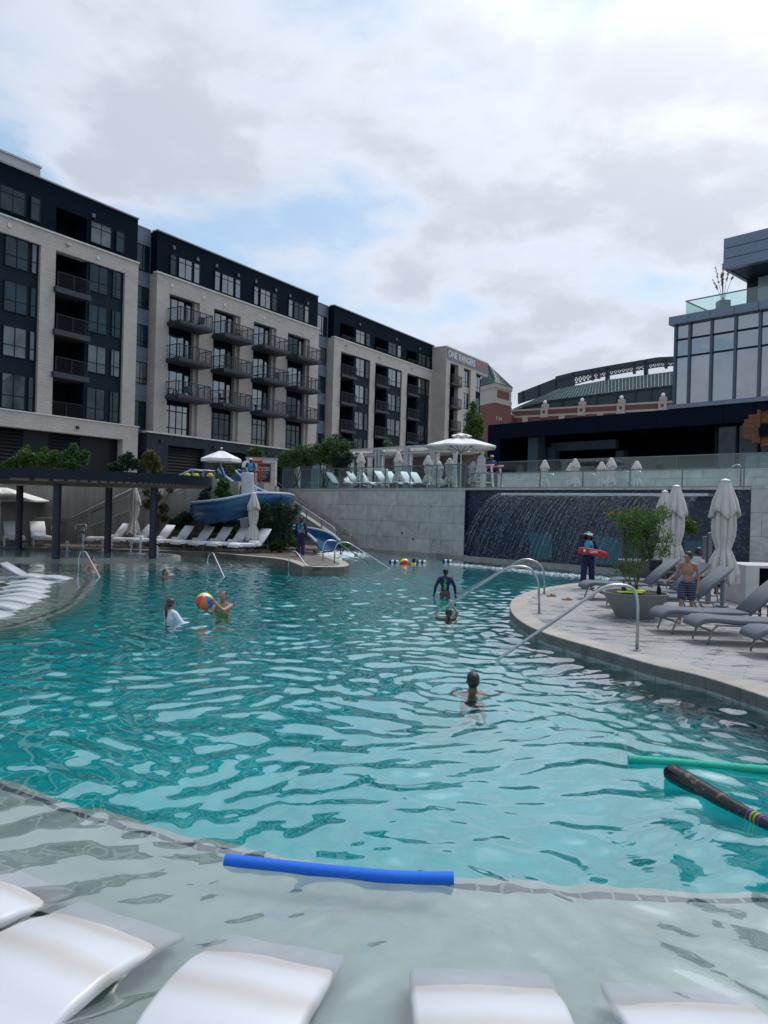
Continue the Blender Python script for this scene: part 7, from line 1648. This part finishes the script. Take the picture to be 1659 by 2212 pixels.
def person(label, loc, rotz, H=1.7, skin=None, hair=None, j=None, vox=.010, hairstyle='short', head_turn=0.0, head_tilt=0.0, clothes=(), hand_curl=.5, look=None, slim=1.0):
    """local frame: faces -Y; joints given for a 1.7 m figure"""
    k = H / 1.7; t = thing('person', label, 'person', loc, rotz)
    J = dict(head=V((0, -.01, 1.585)), neck=V((0, .012, 1.44)), chest=V((0, 0, 1.26)), waist=V((0, .0, 1.05)), hip=V((0, 0, .93)),
             shL=V((.175, .01, 1.385)), shR=V((-.175, .01, 1.385)), elL=V((.23, .03, 1.11)), elR=V((-.23, .03, 1.11)), haL=V((.25, -.04, .87)), haR=V((-.25, -.04, .87)),
             hpL=V((.09, 0, .90)), hpR=V((-.09, 0, .90)), knL=V((.10, -.01, .49)), knR=V((-.10, -.01, .49)), anL=V((.10, .03, .08)), anR=V((-.10, .03, .08)))
    for a_, b_ in (j or {}).items(): J[a_] = V(b_)
    J = {a_: b_ * k for a_, b_ in J.items()}; s = slim * k
    pr = []
    hd = J['head']; Rm = Matrix.Rotation(head_turn, 4, 'Z') @ Matrix.Rotation(head_tilt, 4, 'X')
    hs = k if k > .88 else k * (1 + (.88 - k) * .55)                 # children have larger heads
    def hp_(x, y, z): return hd + (Rm @ V((x, y, z))) * hs
    pr.append(('e', hp_(0, .012, .028), (.076 * hs, .094 * hs, .088 * hs), Rm)); pr.append(('e', hp_(0, -.018, -.035), (.060 * hs, .068 * hs, .078 * hs), Rm))
    pr.append(('c', hp_(0, -.088, .008), hp_(0, -.108, -.022), .010 * hs, .014 * hs)); pr.append(('e', hp_(0, -.062, -.085), (.026 * hs, .024 * hs, .02 * hs), Rm))
    pr.append(('e', hp_(0, -.086, -.052), (.024 * hs, .010 * hs, .007 * hs), Rm)); pr.append(('e', hp_(0, -.083, -.064), (.021 * hs, .011 * hs, .007 * hs), Rm))
    for sx in (1, -1):
        pr.append(('e', hp_(sx * .078, .012, -.008), (.010 * hs, .02 * hs, .030 * hs), Rm)); pr.append(('e', hp_(sx * .031, -.074, .027), (.024 * hs, .012 * hs, .008 * hs), Rm)); pr.append(('e', hp_(sx * .036, -.066, -.020), (.020 * hs, .018 * hs, .016 * hs), Rm))
    pr.append(('c', hd + V((0, .015, -.06)) * hs, J['neck'] - V((0, 0, .03 * k)), .052 * s, .062 * s))
    torso = [('c', J['shL'] * .6 + J['shR'] * .4 + V((0, 0, -.03)) * k, J['shL'] * .4 + J['shR'] * .6 + V((0, 0, -.03)) * k, .085 * s, .085 * s), ('e', J['chest'], (.158 * s, .108 * s, .17 * k)), ('e', J['waist'], (.128 * s, .092 * s, .14 * k)), ('e', J['hip'], (.158 * s, .112 * s, .12 * k)),
             ('c', J['neck'] - V((0, -.005, .02)) * k, J['shL'], .050 * s, .052 * s), ('c', J['neck'] - V((0, -.005, .02)) * k, J['shR'], .050 * s, .052 * s)]
    pr += torso
    arms = {}; legs = {}
    for S_ in 'LR':
        sh, el, ha = J['sh' + S_], J['el' + S_], J['ha' + S_]; arms[S_] = [('c', sh, el, .052 * s, .040 * s), ('c', el, ha, .040 * s, .026 * s)]
        pr += arms[S_]; d = (ha - el).normalized(); sx = 1 if S_ == 'L' else -1
        side = d.cross(V((0, 1, 0))); side = side.normalized() if side.length > .2 else V((1, 0, 0)); nrm = side.cross(d).normalized()
        if nrm.y > 0: nrm = -nrm
        pr.append(('c', ha, ha + d * .055 * k, .026 * s, .030 * s)); pr.append(('c', ha + d * .02 * k + side * .012 * k, ha + d * .08 * k + side * .016 * k, .018 * k, .018 * k)); pr.append(('c', ha + d * .02 * k - side * .012 * k, ha + d * .08 * k - side * .016 * k, .018 * k, .018 * k))
        for f in range(4):
            o_ = side * (.030 - .020 * f) * k; l1 = [.040, .046, .044, .034][f] * k; p0 = ha + d * .088 * k + o_; p1 = p0 + (d * math.cos(hand_curl * .6) + nrm * math.sin(hand_curl * .6)) * l1 + o_ * .15
            p2 = p1 + (d * math.cos(hand_curl * 1.7) + nrm * math.sin(hand_curl * 1.7)) * l1 * .9; pr.append(('c', p0, p1, .0095 * k, .0085 * k)); pr.append(('c', p1, p2, .0085 * k, .0075 * k))
        th0 = ha + d * .028 * k + side * .030 * k * -sx * (1 if side.x > 0 else -1); pr.append(('c', ha + d * .02 * k, th0 + d * .02 * k, .014 * k, .012 * k)); pr.append(('c', th0 + d * .02 * k, th0 + d * .065 * k + nrm * .012 * k + (th0 - ha - d * .028 * k) * .4, .011 * k, .008 * k))
        hp, kn, an = J['hp' + S_], J['kn' + S_], J['an' + S_]; legs[S_] = [('c', hp, kn, .085 * s, .056 * s), ('c', kn, an, .054 * s, .036 * s)]
        pr += legs[S_]; pr.append(('e', kn.lerp(an, .28) + V((0, .018, 0)) * k, (.05 * s, .052 * s, .10 * k)))
        pr.append(('c', an + V((0, .03, -.04)) * k, an + V((0, -.11, -.052)) * k, .034 * k, .026 * k)); pr.append(('e', an + V((0, -.13, -.058)) * k, (.042 * k, .045 * k, .02 * k)))
    body = blob(pr, 'body', skin or m_skin, t, vox, 3)
    # eyes, brows, lips
    eb = MB(); 
    for sx in (1, -1): eb.sphere(hp_(sx * .031, -.0805, .010), (.013 * hs, .006 * hs, .006 * hs), 8, Rm)
    eb.build('eyes', pm('eyes', (.02, .015, .012), .3), t, smooth=True)
    hb = hair or m_hair; hr = []
    if hairstyle == 'short': hr = [('e', hp_(0, .022, .045), (.084 * hs, .098 * hs, .086 * hs), Rm), ('e', hp_(0, .045, -.005), (.078 * hs, .074 * hs, .07 * hs), Rm)]
    if hairstyle == 'cap': hr = [('e', hp_(0, .03, .03), (.083 * hs, .092 * hs, .084 * hs), Rm), ('e', hp_(0, .05, -.02), (.076 * hs, .07 * hs, .07 * hs), Rm)]
    if hairstyle == 'pony': hr = [('e', hp_(0, .022, .043), (.084 * hs, .098 * hs, .086 * hs), Rm), ('e', hp_(0, .05, -.01), (.075 * hs, .07 * hs, .07 * hs), Rm), ('c', hp_(0, .10, .0), hp_(0, .14, -.09), .034 * hs, .040 * hs), ('c', hp_(0, .14, -.09), hp_(0.0, .13, -.24), .040 * hs, .030 * hs), ('c', hp_(0, .13, -.24), hp_(.01, .12, -.36), .030 * hs, .014 * hs)]
    if hairstyle == 'back': hr = [('e', hp_(0, .024, .040), (.081 * hs, .094 * hs, .082 * hs), Rm), ('e', hp_(0, .055, -.02), (.072 * hs, .06 * hs, .08 * hs), Rm), ('c', hp_(0, .07, -.04), hp_(0, .065, -.13), .05 * hs, .035 * hs)]
    if hairstyle == 'afro':
        hr = [('e', hp_(0, .03, .04), (.10 * hs, .105 * hs, .085 * hs), Rm)]; rn = random.Random(4)
        for q_ in range(34): a = rn.uniform(-.4, PI + .4); zz = rn.uniform(-.20, .03); w_ = .13 - .15 * max(0, zz); hr.append(('e', hp_(math.cos(a) * w_, .05 + math.sin(a) * .07, zz), (rn.uniform(.04, .06) * hs,) * 3))
    if hr:
        if hairstyle != 'afro': ho = blob(hr, 'hair', hb, t, .008, 2, [(hp_(0, -.070, .055), (Rm @ V((0, -.9, -.42)))), ] if hairstyle in ('short', 'cap', 'back', 'pony') else None)
        else: ho = blob(hr, 'hair', hb, t, .012, 1, [(hp_(0, -.060, 0), (Rm @ V((0, -1, -.1))))])

    return t, J, k, torso, arms, legs, hp_, Rm, hs, s
def infl(prims, e):
    out = []
    for p in prims:
        if p[0] == 'c': out.append(('c', p[1], p[2], p[3] + e, p[4] + e))
        else: out.append(('e', p[1], tuple(x + e for x in p[2])) + tuple(p[3:]))
    return out
def part_of(c, f0, f1):
    a, b = c[1], c[2]; return ('c', a.lerp(b, f0), a.lerp(b, f1), c[3] + (c[4] - c[3]) * f0, c[3] + (c[4] - c[3]) * f1)
def cap_hat(t, hp_, Rm, hs, mat, brim=True):
    mb = MB(); mb.lathe([(0, .085), (.05, .08), (.085, .055), (.096, .01), (.094, -.01)], (0, 0, 0), 24)
    M_ = Matrix.Translation(hp_(0, .015, .065)) @ Rm.to_4x4() @ Matrix.Diagonal((hs, hs * 1.1, hs, 1)); c_ = MB(); c_.add(mb.v, mb.f, M_)
    if brim: b_ = MB().prism([(.075 * math.cos(a), -.07 - .085 * max(0, math.sin(a))) for a in [PI * q_ / 10 for q_ in range(11)]], -.004, .004); c_.add(b_.v, b_.f, M_)
    return c_.build('cap', mat, t, smooth=False, auto=50)
def goggles(t, hp_, Rm, hs, mat, lens):
    rg = [hp_(.088 * math.sin(a), .012 - .106 * math.cos(a), .014) for a in [2 * PI * q_ / 28 for q_ in range(29)]]; o = MB().tube(rg, .007 * hs, 6).build('goggle_strap', mat, t, smooth=True)
    mb = MB()
    for sx in (1, -1): mb.sphere(hp_(sx * .033, -.088, .012), (.027 * hs, .014 * hs, .017 * hs), 12, Rm)
    mb.build('goggles', lens, t, smooth=True)
V3 = Vector
# 1. nearest swimmer, back to the camera, neck deep
p = G(1021, 1497, 0); h = 1.62
up_arm = dict(shL=(.165, .01, 1.395), shR=(-.165, .01, 1.395), elL=(.27, -.16, 1.22), elR=(-.30, -.12, 1.24), haL=(.22, -.38, 1.18), haR=(-.42, -.30, 1.20))
person('nearest swimmer seen from behind, neck deep, short dark hair', (p.x, p.y, -1.37), R(178), h, m_skin_t, m_hair, up_arm, .009, 'short')
# 2. boy hanging on the rail
r0 = G(936, 1327, 0); p = G(968, 1338, 0) + V((0, .1, 0))
def lo2(w, bx_, by_, bz_, rz, H): return (Matrix.Rotation(-rz, 3, 'Z') @ (Vector(w) - Vector((bx_, by_, bz_)))) * (1.7 / H)
hl = lo2(D(946, 1319, 15.35), p.x, p.y - .15, -1.08, PI, 1.30); hr_ = lo2(D(977, 1301, 15.45), p.x, p.y - .15, -1.08, PI, 1.30)
hang_j = dict(shL=(.17, -.01, 1.42), shR=(-.17, -.01, 1.44), elL=V3((.30, -.16, 1.44)), haL=hl - V3((0, 0, .05)), elR=V3((-.24, -.10, 1.60)), haR=hr_ - V3((0, 0, .07)))
t, J, k, *_ = person('boy holding the handrail with both hands, wet dark hair, seen from behind', (p.x, p.y - .15, -1.08), R(180), 1.30, m_skin_t, m_hair, hang_j, .009, 'pony', hand_curl=1.5)
# 3. boy in navy rash guard
p = G(961, 1291, 0); t, J, k, torso, arms, legs, hp_, Rm, hs, s = person('boy in a navy long sleeved rash guard with green print, waist deep, seen from behind', (p.x, p.y, -.62), R(176), 1.36, m_skin_t, m_hair, dict(elL=(.30, .02, 1.14), haL=(.34, -.08, .90), elR=(-.30, .0, 1.14), haR=lo2(D(984, 1284, 19.0), p.x, p.y, -.62, R(176), 1.36)), .010, 'short')
blob(infl(torso[:3] + torso[4:] + [part_of(arms['L'][0], 0, 1), part_of(arms['L'][1], 0, .9), part_of(arms['R'][0], 0, 1), part_of(arms['R'][1], 0, .9)], .012 * k) , 'rash_guard', pm('navy rash guard', (.008, .010, .07), .7, bump=.004, bscale=14), t, .010, 3)
mb = MB(); sh_ = [(-.03, .16), (.05, .19), (.02, .13), (.03, .07), (.06, .0), (.035, -.05), (.055, -.10), (.03, -.16), (-.04, -.17), (-.01, -.12), (-.05, -.07), (-.035, .0), (-.0, .06), (-.03, .11)]
mb.vprism([(x * k * 1.1, z * k + 1.20 * k) for x, z in sh_], .118 * k, .130 * k); mb.build('green_print', pm('green print', (.05, .38, .05), .7), t)
# 4. girl with goggles and white shirt
p = G(369, 1341, 0); t, J, k, torso, arms, legs, hp_, Rm, hs, s = person('girl with long dark ponytail, blue goggle strap and white swim shirt', (p.x, p.y, -1.03), R(138), 1.45, m_skin, pm('auburn brown hair', (.055, .020, .012), .35, bump=.01, bscale=60), dict(elR=(-.33, -.08, 1.18), haR=(-.45, -.25, 1.16), elL=(.33, -.12, 1.16), haL=(.40, -.30, 1.12)), .009, 'pony')
blob(infl(torso[:3] + torso[4:] + [part_of(arms['L'][0], 0, 1), part_of(arms['L'][1], 0, .8), part_of(arms['R'][0], 0, 1), part_of(arms['R'][1], 0, .8)], .012 * k), 'swim_shirt', pm('white swim shirt', (.60, .63, .72), .8, bump=.004, bscale=20), t, .010, 3)
goggles(t, hp_, Rm, hs, pm('blue strap', (.02, .12, .25), .6), m_blk)
# 5. woman holding the ball
p = G(481, 1330, 0); bc = D(442, 1299, 14.55); kk = 1.6 / 1.7
def loc_of(w, base_, rz, z0): return Matrix.Rotation(-rz, 3, 'Z') @ (Vector(w) - Vector((base_[0], base_[1], z0)))
z0 = -1.10; rz = R(-12)
hR = loc_of(bc + V((.03, -.03, -.185)), p, rz, z0) / kk; hL = loc_of(bc + V((.19, -.10, .02)), p, rz, z0) / kk
shR_ = V((-.175, .01, 1.385)); shL_ = V((.175, .01, 1.385))
eR = (shR_ + hR) / 2 + V((.04, -.02, -.10)); eL = (shL_ + hL) / 2 + V((.10, -.16, -.12))
t, J, k, torso, arms, legs, hp_, Rm, hs, s = person('smiling woman with wet dark hair holding up a beach ball, chest deep, facing the camera', (p.x, p.y, z0), rz, 1.6, m_skin, m_hair_b, dict(elR=eR, haR=hR - (hR - eR).normalized() * .06, elL=eL, haL=hL - (hL - eL).normalized() * .08), .008, 'back', head_turn=R(8), hand_curl=.8)
def swimtop():
    m, t_, b = mk('orange and green patterned swimsuit'); lk = t_.links.new; co = tn(t_, 'ShaderNodeTexCoord'); nz = tn(t_, 'ShaderNodeTexNoise', _Scale=14.0, _Detail=2.0); lk(co.outputs['Object'], nz.inputs['Vector']); rp = tn(t_, 'ShaderNodeValToRGB'); lk(nz.outputs[0], rp.inputs[0])
    e = rp.color_ramp.elements; e[0].position = .42; e[0].color = (.02, .22, .12, 1); e[1].position = .55; e[1].color = (.55, .16, .02, 1); x = e.new(.5); x.color = (.35, .35, .05, 1); lk(rp.outputs[0], b.inputs['Base Color']); return m
blob([('e', J['chest'] + V((.07, -.07, -.01)) * k, (.075 * k, .062 * k, .075 * k)), ('e', J['chest'] + V((-.07, -.07, -.01)) * k, (.075 * k, .062 * k, .075 * k)), ('e', J['chest'] + V((0, 0, -.06)) * k, (.165 * s, .115 * s, .08 * k))], 'swim_top', swimtop(), t, .008, 3)
mb = MB(); mb.tube([hp_(-.02, -.0905, -.055), hp_(0, -.096, -.060), hp_(.02, -.0905, -.055)], .0035, 6).build('lips', pm('lips', (.35, .08, .07), .4), t, smooth=True)
# 6. head far left, looking right
p = G(357, 1246, 0); person('wet dark haired head above the water before the left arched handrail, looking right', (p.x, p.y, -1.36), R(70), 1.6, m_skin, m_hair, None, .012, 'back')
# 7. bather at the splash pad
p = G(200, 1229, 0); person('bare shouldered man behind the small arched handrail, chest deep', (p.x, p.y, -1.25), R(55), 1.65, m_skin, m_hair_b, dict(elR=(-.32, .02, 1.22), haR=(-.42, -.15, 1.15), elL=(.32, .02, 1.22), haL=(.42, -.15, 1.15)), .011, 'short', head_turn=R(-20))
# 8, 9 far heads
p = G(769, 1205, 0); person('small far head in the churned water near the slide exit', (p.x, p.y, -1.42), R(10), 1.6, m_skin, m_hair_b, None, .014, 'short')
p = G(894, 1220, 0); t, J, k, torso, *_r = person('far dark haired swimmer in a yellow vest right beside the floating beach ball', (p.x, p.y, -1.22), R(150), 1.5, m_skin_d, m_hair, None, .014, 'short')
blob(infl(torso[:2], .035), 'yellow_vest', m_yellow, t, .014, 2)
# 10. standing boy with goggles
p = G(1472, 1345, DK); p = V((5.82, 14.35, DK)); p.x = D(1484, 1300, 14.2).x
t, J, k, torso, arms, legs, hp_, Rm, hs, s = person('barefoot boy in goggles and striped swim shorts standing among the grey loungers', (p.x, 14.2, DK), R(-35), 1.36, m_skin, m_hair, dict(elR=(-.27, -.02, 1.13), haR=(-.40, -.20, 1.00), elL=(.24, .05, 1.13), haL=(.22, .02, .88), knR=(-.10, -.16, .52), anR=(-.10, -.22, .08), knL=(.10, .02, .49), anL=(.10, .12, .09)), .009, 'short', head_turn=R(-30), slim=.95)
mst, t_, b_ = mk('navy striped swim shorts'); lk = t_.links.new; co = tn(t_, 'ShaderNodeTexCoord'); wv = tn(t_, 'ShaderNodeTexWave', _Scale=7.0, _Distortion=2.5, _Detail=2.0); wv.bands_direction = 'Z'; lk(co.outputs['Object'], wv.inputs[0]); rp = tn(t_, 'ShaderNodeValToRGB'); lk(wv.outputs[0], rp.inputs[0]); rp.color_ramp.elements[0].color = (.008, .010, .03, 1); rp.color_ramp.elements[1].color = (.10, .11, .18, 1); rp.color_ramp.elements[0].position = .55; rp.color_ramp.elements[1].position = .8; lk(rp.outputs[0], b_.inputs['Base Color']); b_.inputs['Roughness'].default_value = .8
sh = infl([torso[3]], .016) + [('c', J['hpL'], J['hpL'].lerp(J['knL'], .72), .105 * k, .105 * k), ('c', J['hpR'], J['hpR'].lerp(J['knR'], .72), .105 * k, .105 * k)]
blob(sh, 'swim_shorts', mst, t, .009, 3, [(V((0, 0, 1.0 * k)), V((0, 0, 1))), (V((0, 0, .55 * k)), V((0, 0, -1)))])
goggles(t, hp_, Rm, hs, m_blk, pm('smoky lens', (.25, .28, .30), .15))
# lifeguards
def guard(label, loc, rz, H, j, hs_, back=False, **kw):
    t, J, k, torso, arms, legs, hp_, Rm, hs, s = person(label, loc, rz, H, m_skin_d, m_hair, j, .011, hs_, **kw)
    blob(infl([torso[0], torso[1], torso[2]], .014), 'shirt', m_cyan, t, .011, 3)
    blob(infl([part_of(arms['L'][0], -.05, 1), part_of(arms['L'][1], 0, .92), part_of(arms['R'][0], -.05, 1), part_of(arms['R'][1], 0, .92)], .018), 'sleeves', m_navycloth, t, .011, 3)
    pants = infl([torso[3]], .02) + [('c', J['hp' + q_], J['kn' + q_], .108 * s, .09 * s) for q_ in 'LR'] + [('c', J['kn' + q_], J['an' + q_] + V((0, 0, .02)), .09 * s, .085 * s) for q_ in 'LR']
    blob(pants, 'trousers', m_navycloth, t, .011, 3)
    for q_ in 'LR':
        a = J['an' + q_]; blob([('c', a + V((0, .04, -.035)) * k, a + V((0, -.12, -.04)) * k, .046 * k, .044 * k)], 'shoe', pm('pale grey shoe', (.35, .36, .34), .7), t, .01, 2)
    return t, J, k, hp_, Rm, hs, s, torso
p = G(1268, 1271, DK)
t, J, k, hp_, Rm, hs, s, torso = guard('lifeguard with big dark curly hair and red rescue tube, standing on the right deck', (p.x, p.y, DK), R(8), 1.56, dict(elR=(-.26, -.02, 1.14), haR=(-.14, -.21, 1.10), elL=(.27, -.03, 1.14), haL=(.12, -.21, 1.06), knL=(.13, -.01, .49), anL=(.14, -.02, .08), knR=(-.12, -.01, .49), anR=(-.13, .03, .08)), 'afro')
MB().tube([hp_(.098 * math.sin(a), .01 - .108 * math.cos(a), .055) for a in [2 * PI * q_ / 24 for q_ in range(25)]], .016 * hs, 8).build('visor_band', m_white, t, smooth=True)
vb = MB().prism([(.085 * math.cos(a), -.085 - .06 * math.sin(a)) for a in [PI * q_ / 12 for q_ in range(13)]], -.004, .004); vm_ = MB(); vm_.add(vb.v, vb.f, Matrix.Translation(hp_(0, 0, .05)) @ Matrix.Rotation(R(12), 4, 'X')); vm_.build('visor_peak', m_white, t)
MB().tube([V((.10, -.10, 1.36)) * k, V((.02, -.145, 1.24)) * k, V((-.10, -.14, 1.06)) * k], .014, 6).build('strap', m_blk, t, smooth=True)
tubeM = WM[t]
rt_ = thing('rescue_tube', 'long red foam rescue tube held across the waist of the right deck lifeguard', 'rescue tube', tubeM @ (V((-.32, -.28, 1.06)) * k), R(8))
pts = cr3([(-.08, .04, .07), (.05, 0, .08), (.35, -.02, .04), (.62, .03, -.01), (.76, .06, -.05)], 6); rings = []
for i, q_ in enumerate(pts):
    e_ = .6 if i in (0, len(pts) - 1) else 1; rings.append([V(q_) + V((0, .045 * e_ * math.cos(a) * abs(math.cos(a)) ** -.3 if abs(math.cos(a)) > .01 else 0, .085 * e_ * (1 if math.sin(a) > 0 else -1) * abs(math.sin(a)) ** .6)) for a in [2 * PI * z_ / 20 for z_ in range(20)]])
MB().loft(rings).build('foam_body', m_red, rt_, auto=60)
fit_text('GUARD', .20, .42, .015, .07, -.075, m_white, 'tube_text', rt_, .01)
MB().lathe([(0, 0), (.035, 0), (.035, .004), (0, .004)], (0, 0, 0), 20, Matrix.Translation((.06, -.052, .08)) @ Matrix.Rotation(PI / 2, 4, 'X')).build('round_mark', m_white, rt_)
MB().tube(cr3([(.74, .05, -.13), (.68, .04, -.22), (.55, .02, -.26), (.42, .05, -.22), (.36, .1, -.1)], 4), .010, 6).build('strap', m_blk, rt_, smooth=True)
p = G(649, 1201, DK)
t, J, k, hp_, Rm, hs, s, torso = guard('lifeguard in cyan shirt seen from behind on the small island deck', (p.x, p.y, DK), R(165), 1.62, dict(elR=(-.24, .03, 1.12), haR=(-.22, -.10, .95), elL=(.24, .02, 1.12), haL=(.20, -.12, .95), anL=(.13, .03, .08), anR=(-.13, .08, .08)), 'pony')
MB().tube([V((-.12, .08, 1.38)) * k, V((.0, .135, 1.25)) * k, V((.14, .12, 1.10)) * k], .014, 6).build('strap', m_blk, t, smooth=True)
MB().bb(-.22, -.06, .08, .18, 1.02 * k, 1.12 * k, .02).build('red_pouch', m_red, t)
pa = D(512, 1010, 39.2)
seat_j = dict(hpL=(.09, .0, .93), hpR=(-.09, 0, .93), knL=(.12, -.42, .95), knR=(-.12, -.42, .95), anL=(.12, -.46, .55), anR=(-.12, -.46, .55), elR=(-.26, -.06, 1.14), haR=(-.16, -.30, 1.08), elL=(.26, -.06, 1.14), haL=(.16, -.30, 1.08))
Hc2 = D(540, 995, 39.6).z - TZ
t, J, k, hp_, Rm, hs, s, torso = guard('slide attendant in a white cap sitting at the slide top', (D(541, 1010, 39.3).x, 39.3, TZ + Hc2 * .42 - .80), R(10), 1.6, seat_j, 'cap')
cap_hat(t, hp_, Rm, hs, m_white)
lcM = WM[lc]; q_ = lcM @ V((.02, .3, LH * .50 - .80))
t, J, k, torso, arms, legs, hp_, Rm, hs, s = person('lifeguard in blue shirt and white hat sitting in the tall terrace chair', q_, W.rot + R(60), 1.65, m_skin_t, m_hair, seat_j, .012, 'cap')
blob(infl(torso[:3] + [part_of(arms['L'][0], 0, .9), part_of(arms['R'][0], 0, .9)], .014), 'shirt', pm('royal blue shirt', (.01, .05, .30), .8), t, .012, 3)
blob(infl([torso[3]], .016) + [('c', J['hp' + q2], J['kn' + q2], .10 * s, .075 * s) for q2 in 'LR'], 'shorts', m_navycloth, t, .012, 3)
cap_hat(t, hp_, Rm, hs, m_white)
rt2 = thing('rescue_tube', 'red rescue tube on the lap of the lifeguard in the terrace chair', 'rescue tube', WM[t] @ (V((0, -.32, 1.09)) * k), W.rot + R(60)); MB().bb(-.4, .4, -.06, .06, -.05, .05, .03).build('foam_body', m_red, rt2)
p = D(1503, 1199, 19.8); t, J, k, torso, *_r = person('dark haired guest sitting in the shade behind the furled umbrellas', (p.x, 19.6, DK - .42), R(60), 1.65, m_skin_d, m_hair, seat_j, .013, 'short'); blob(infl(torso[:3], .015), 'shirt', m_blk, t, .012, 2)
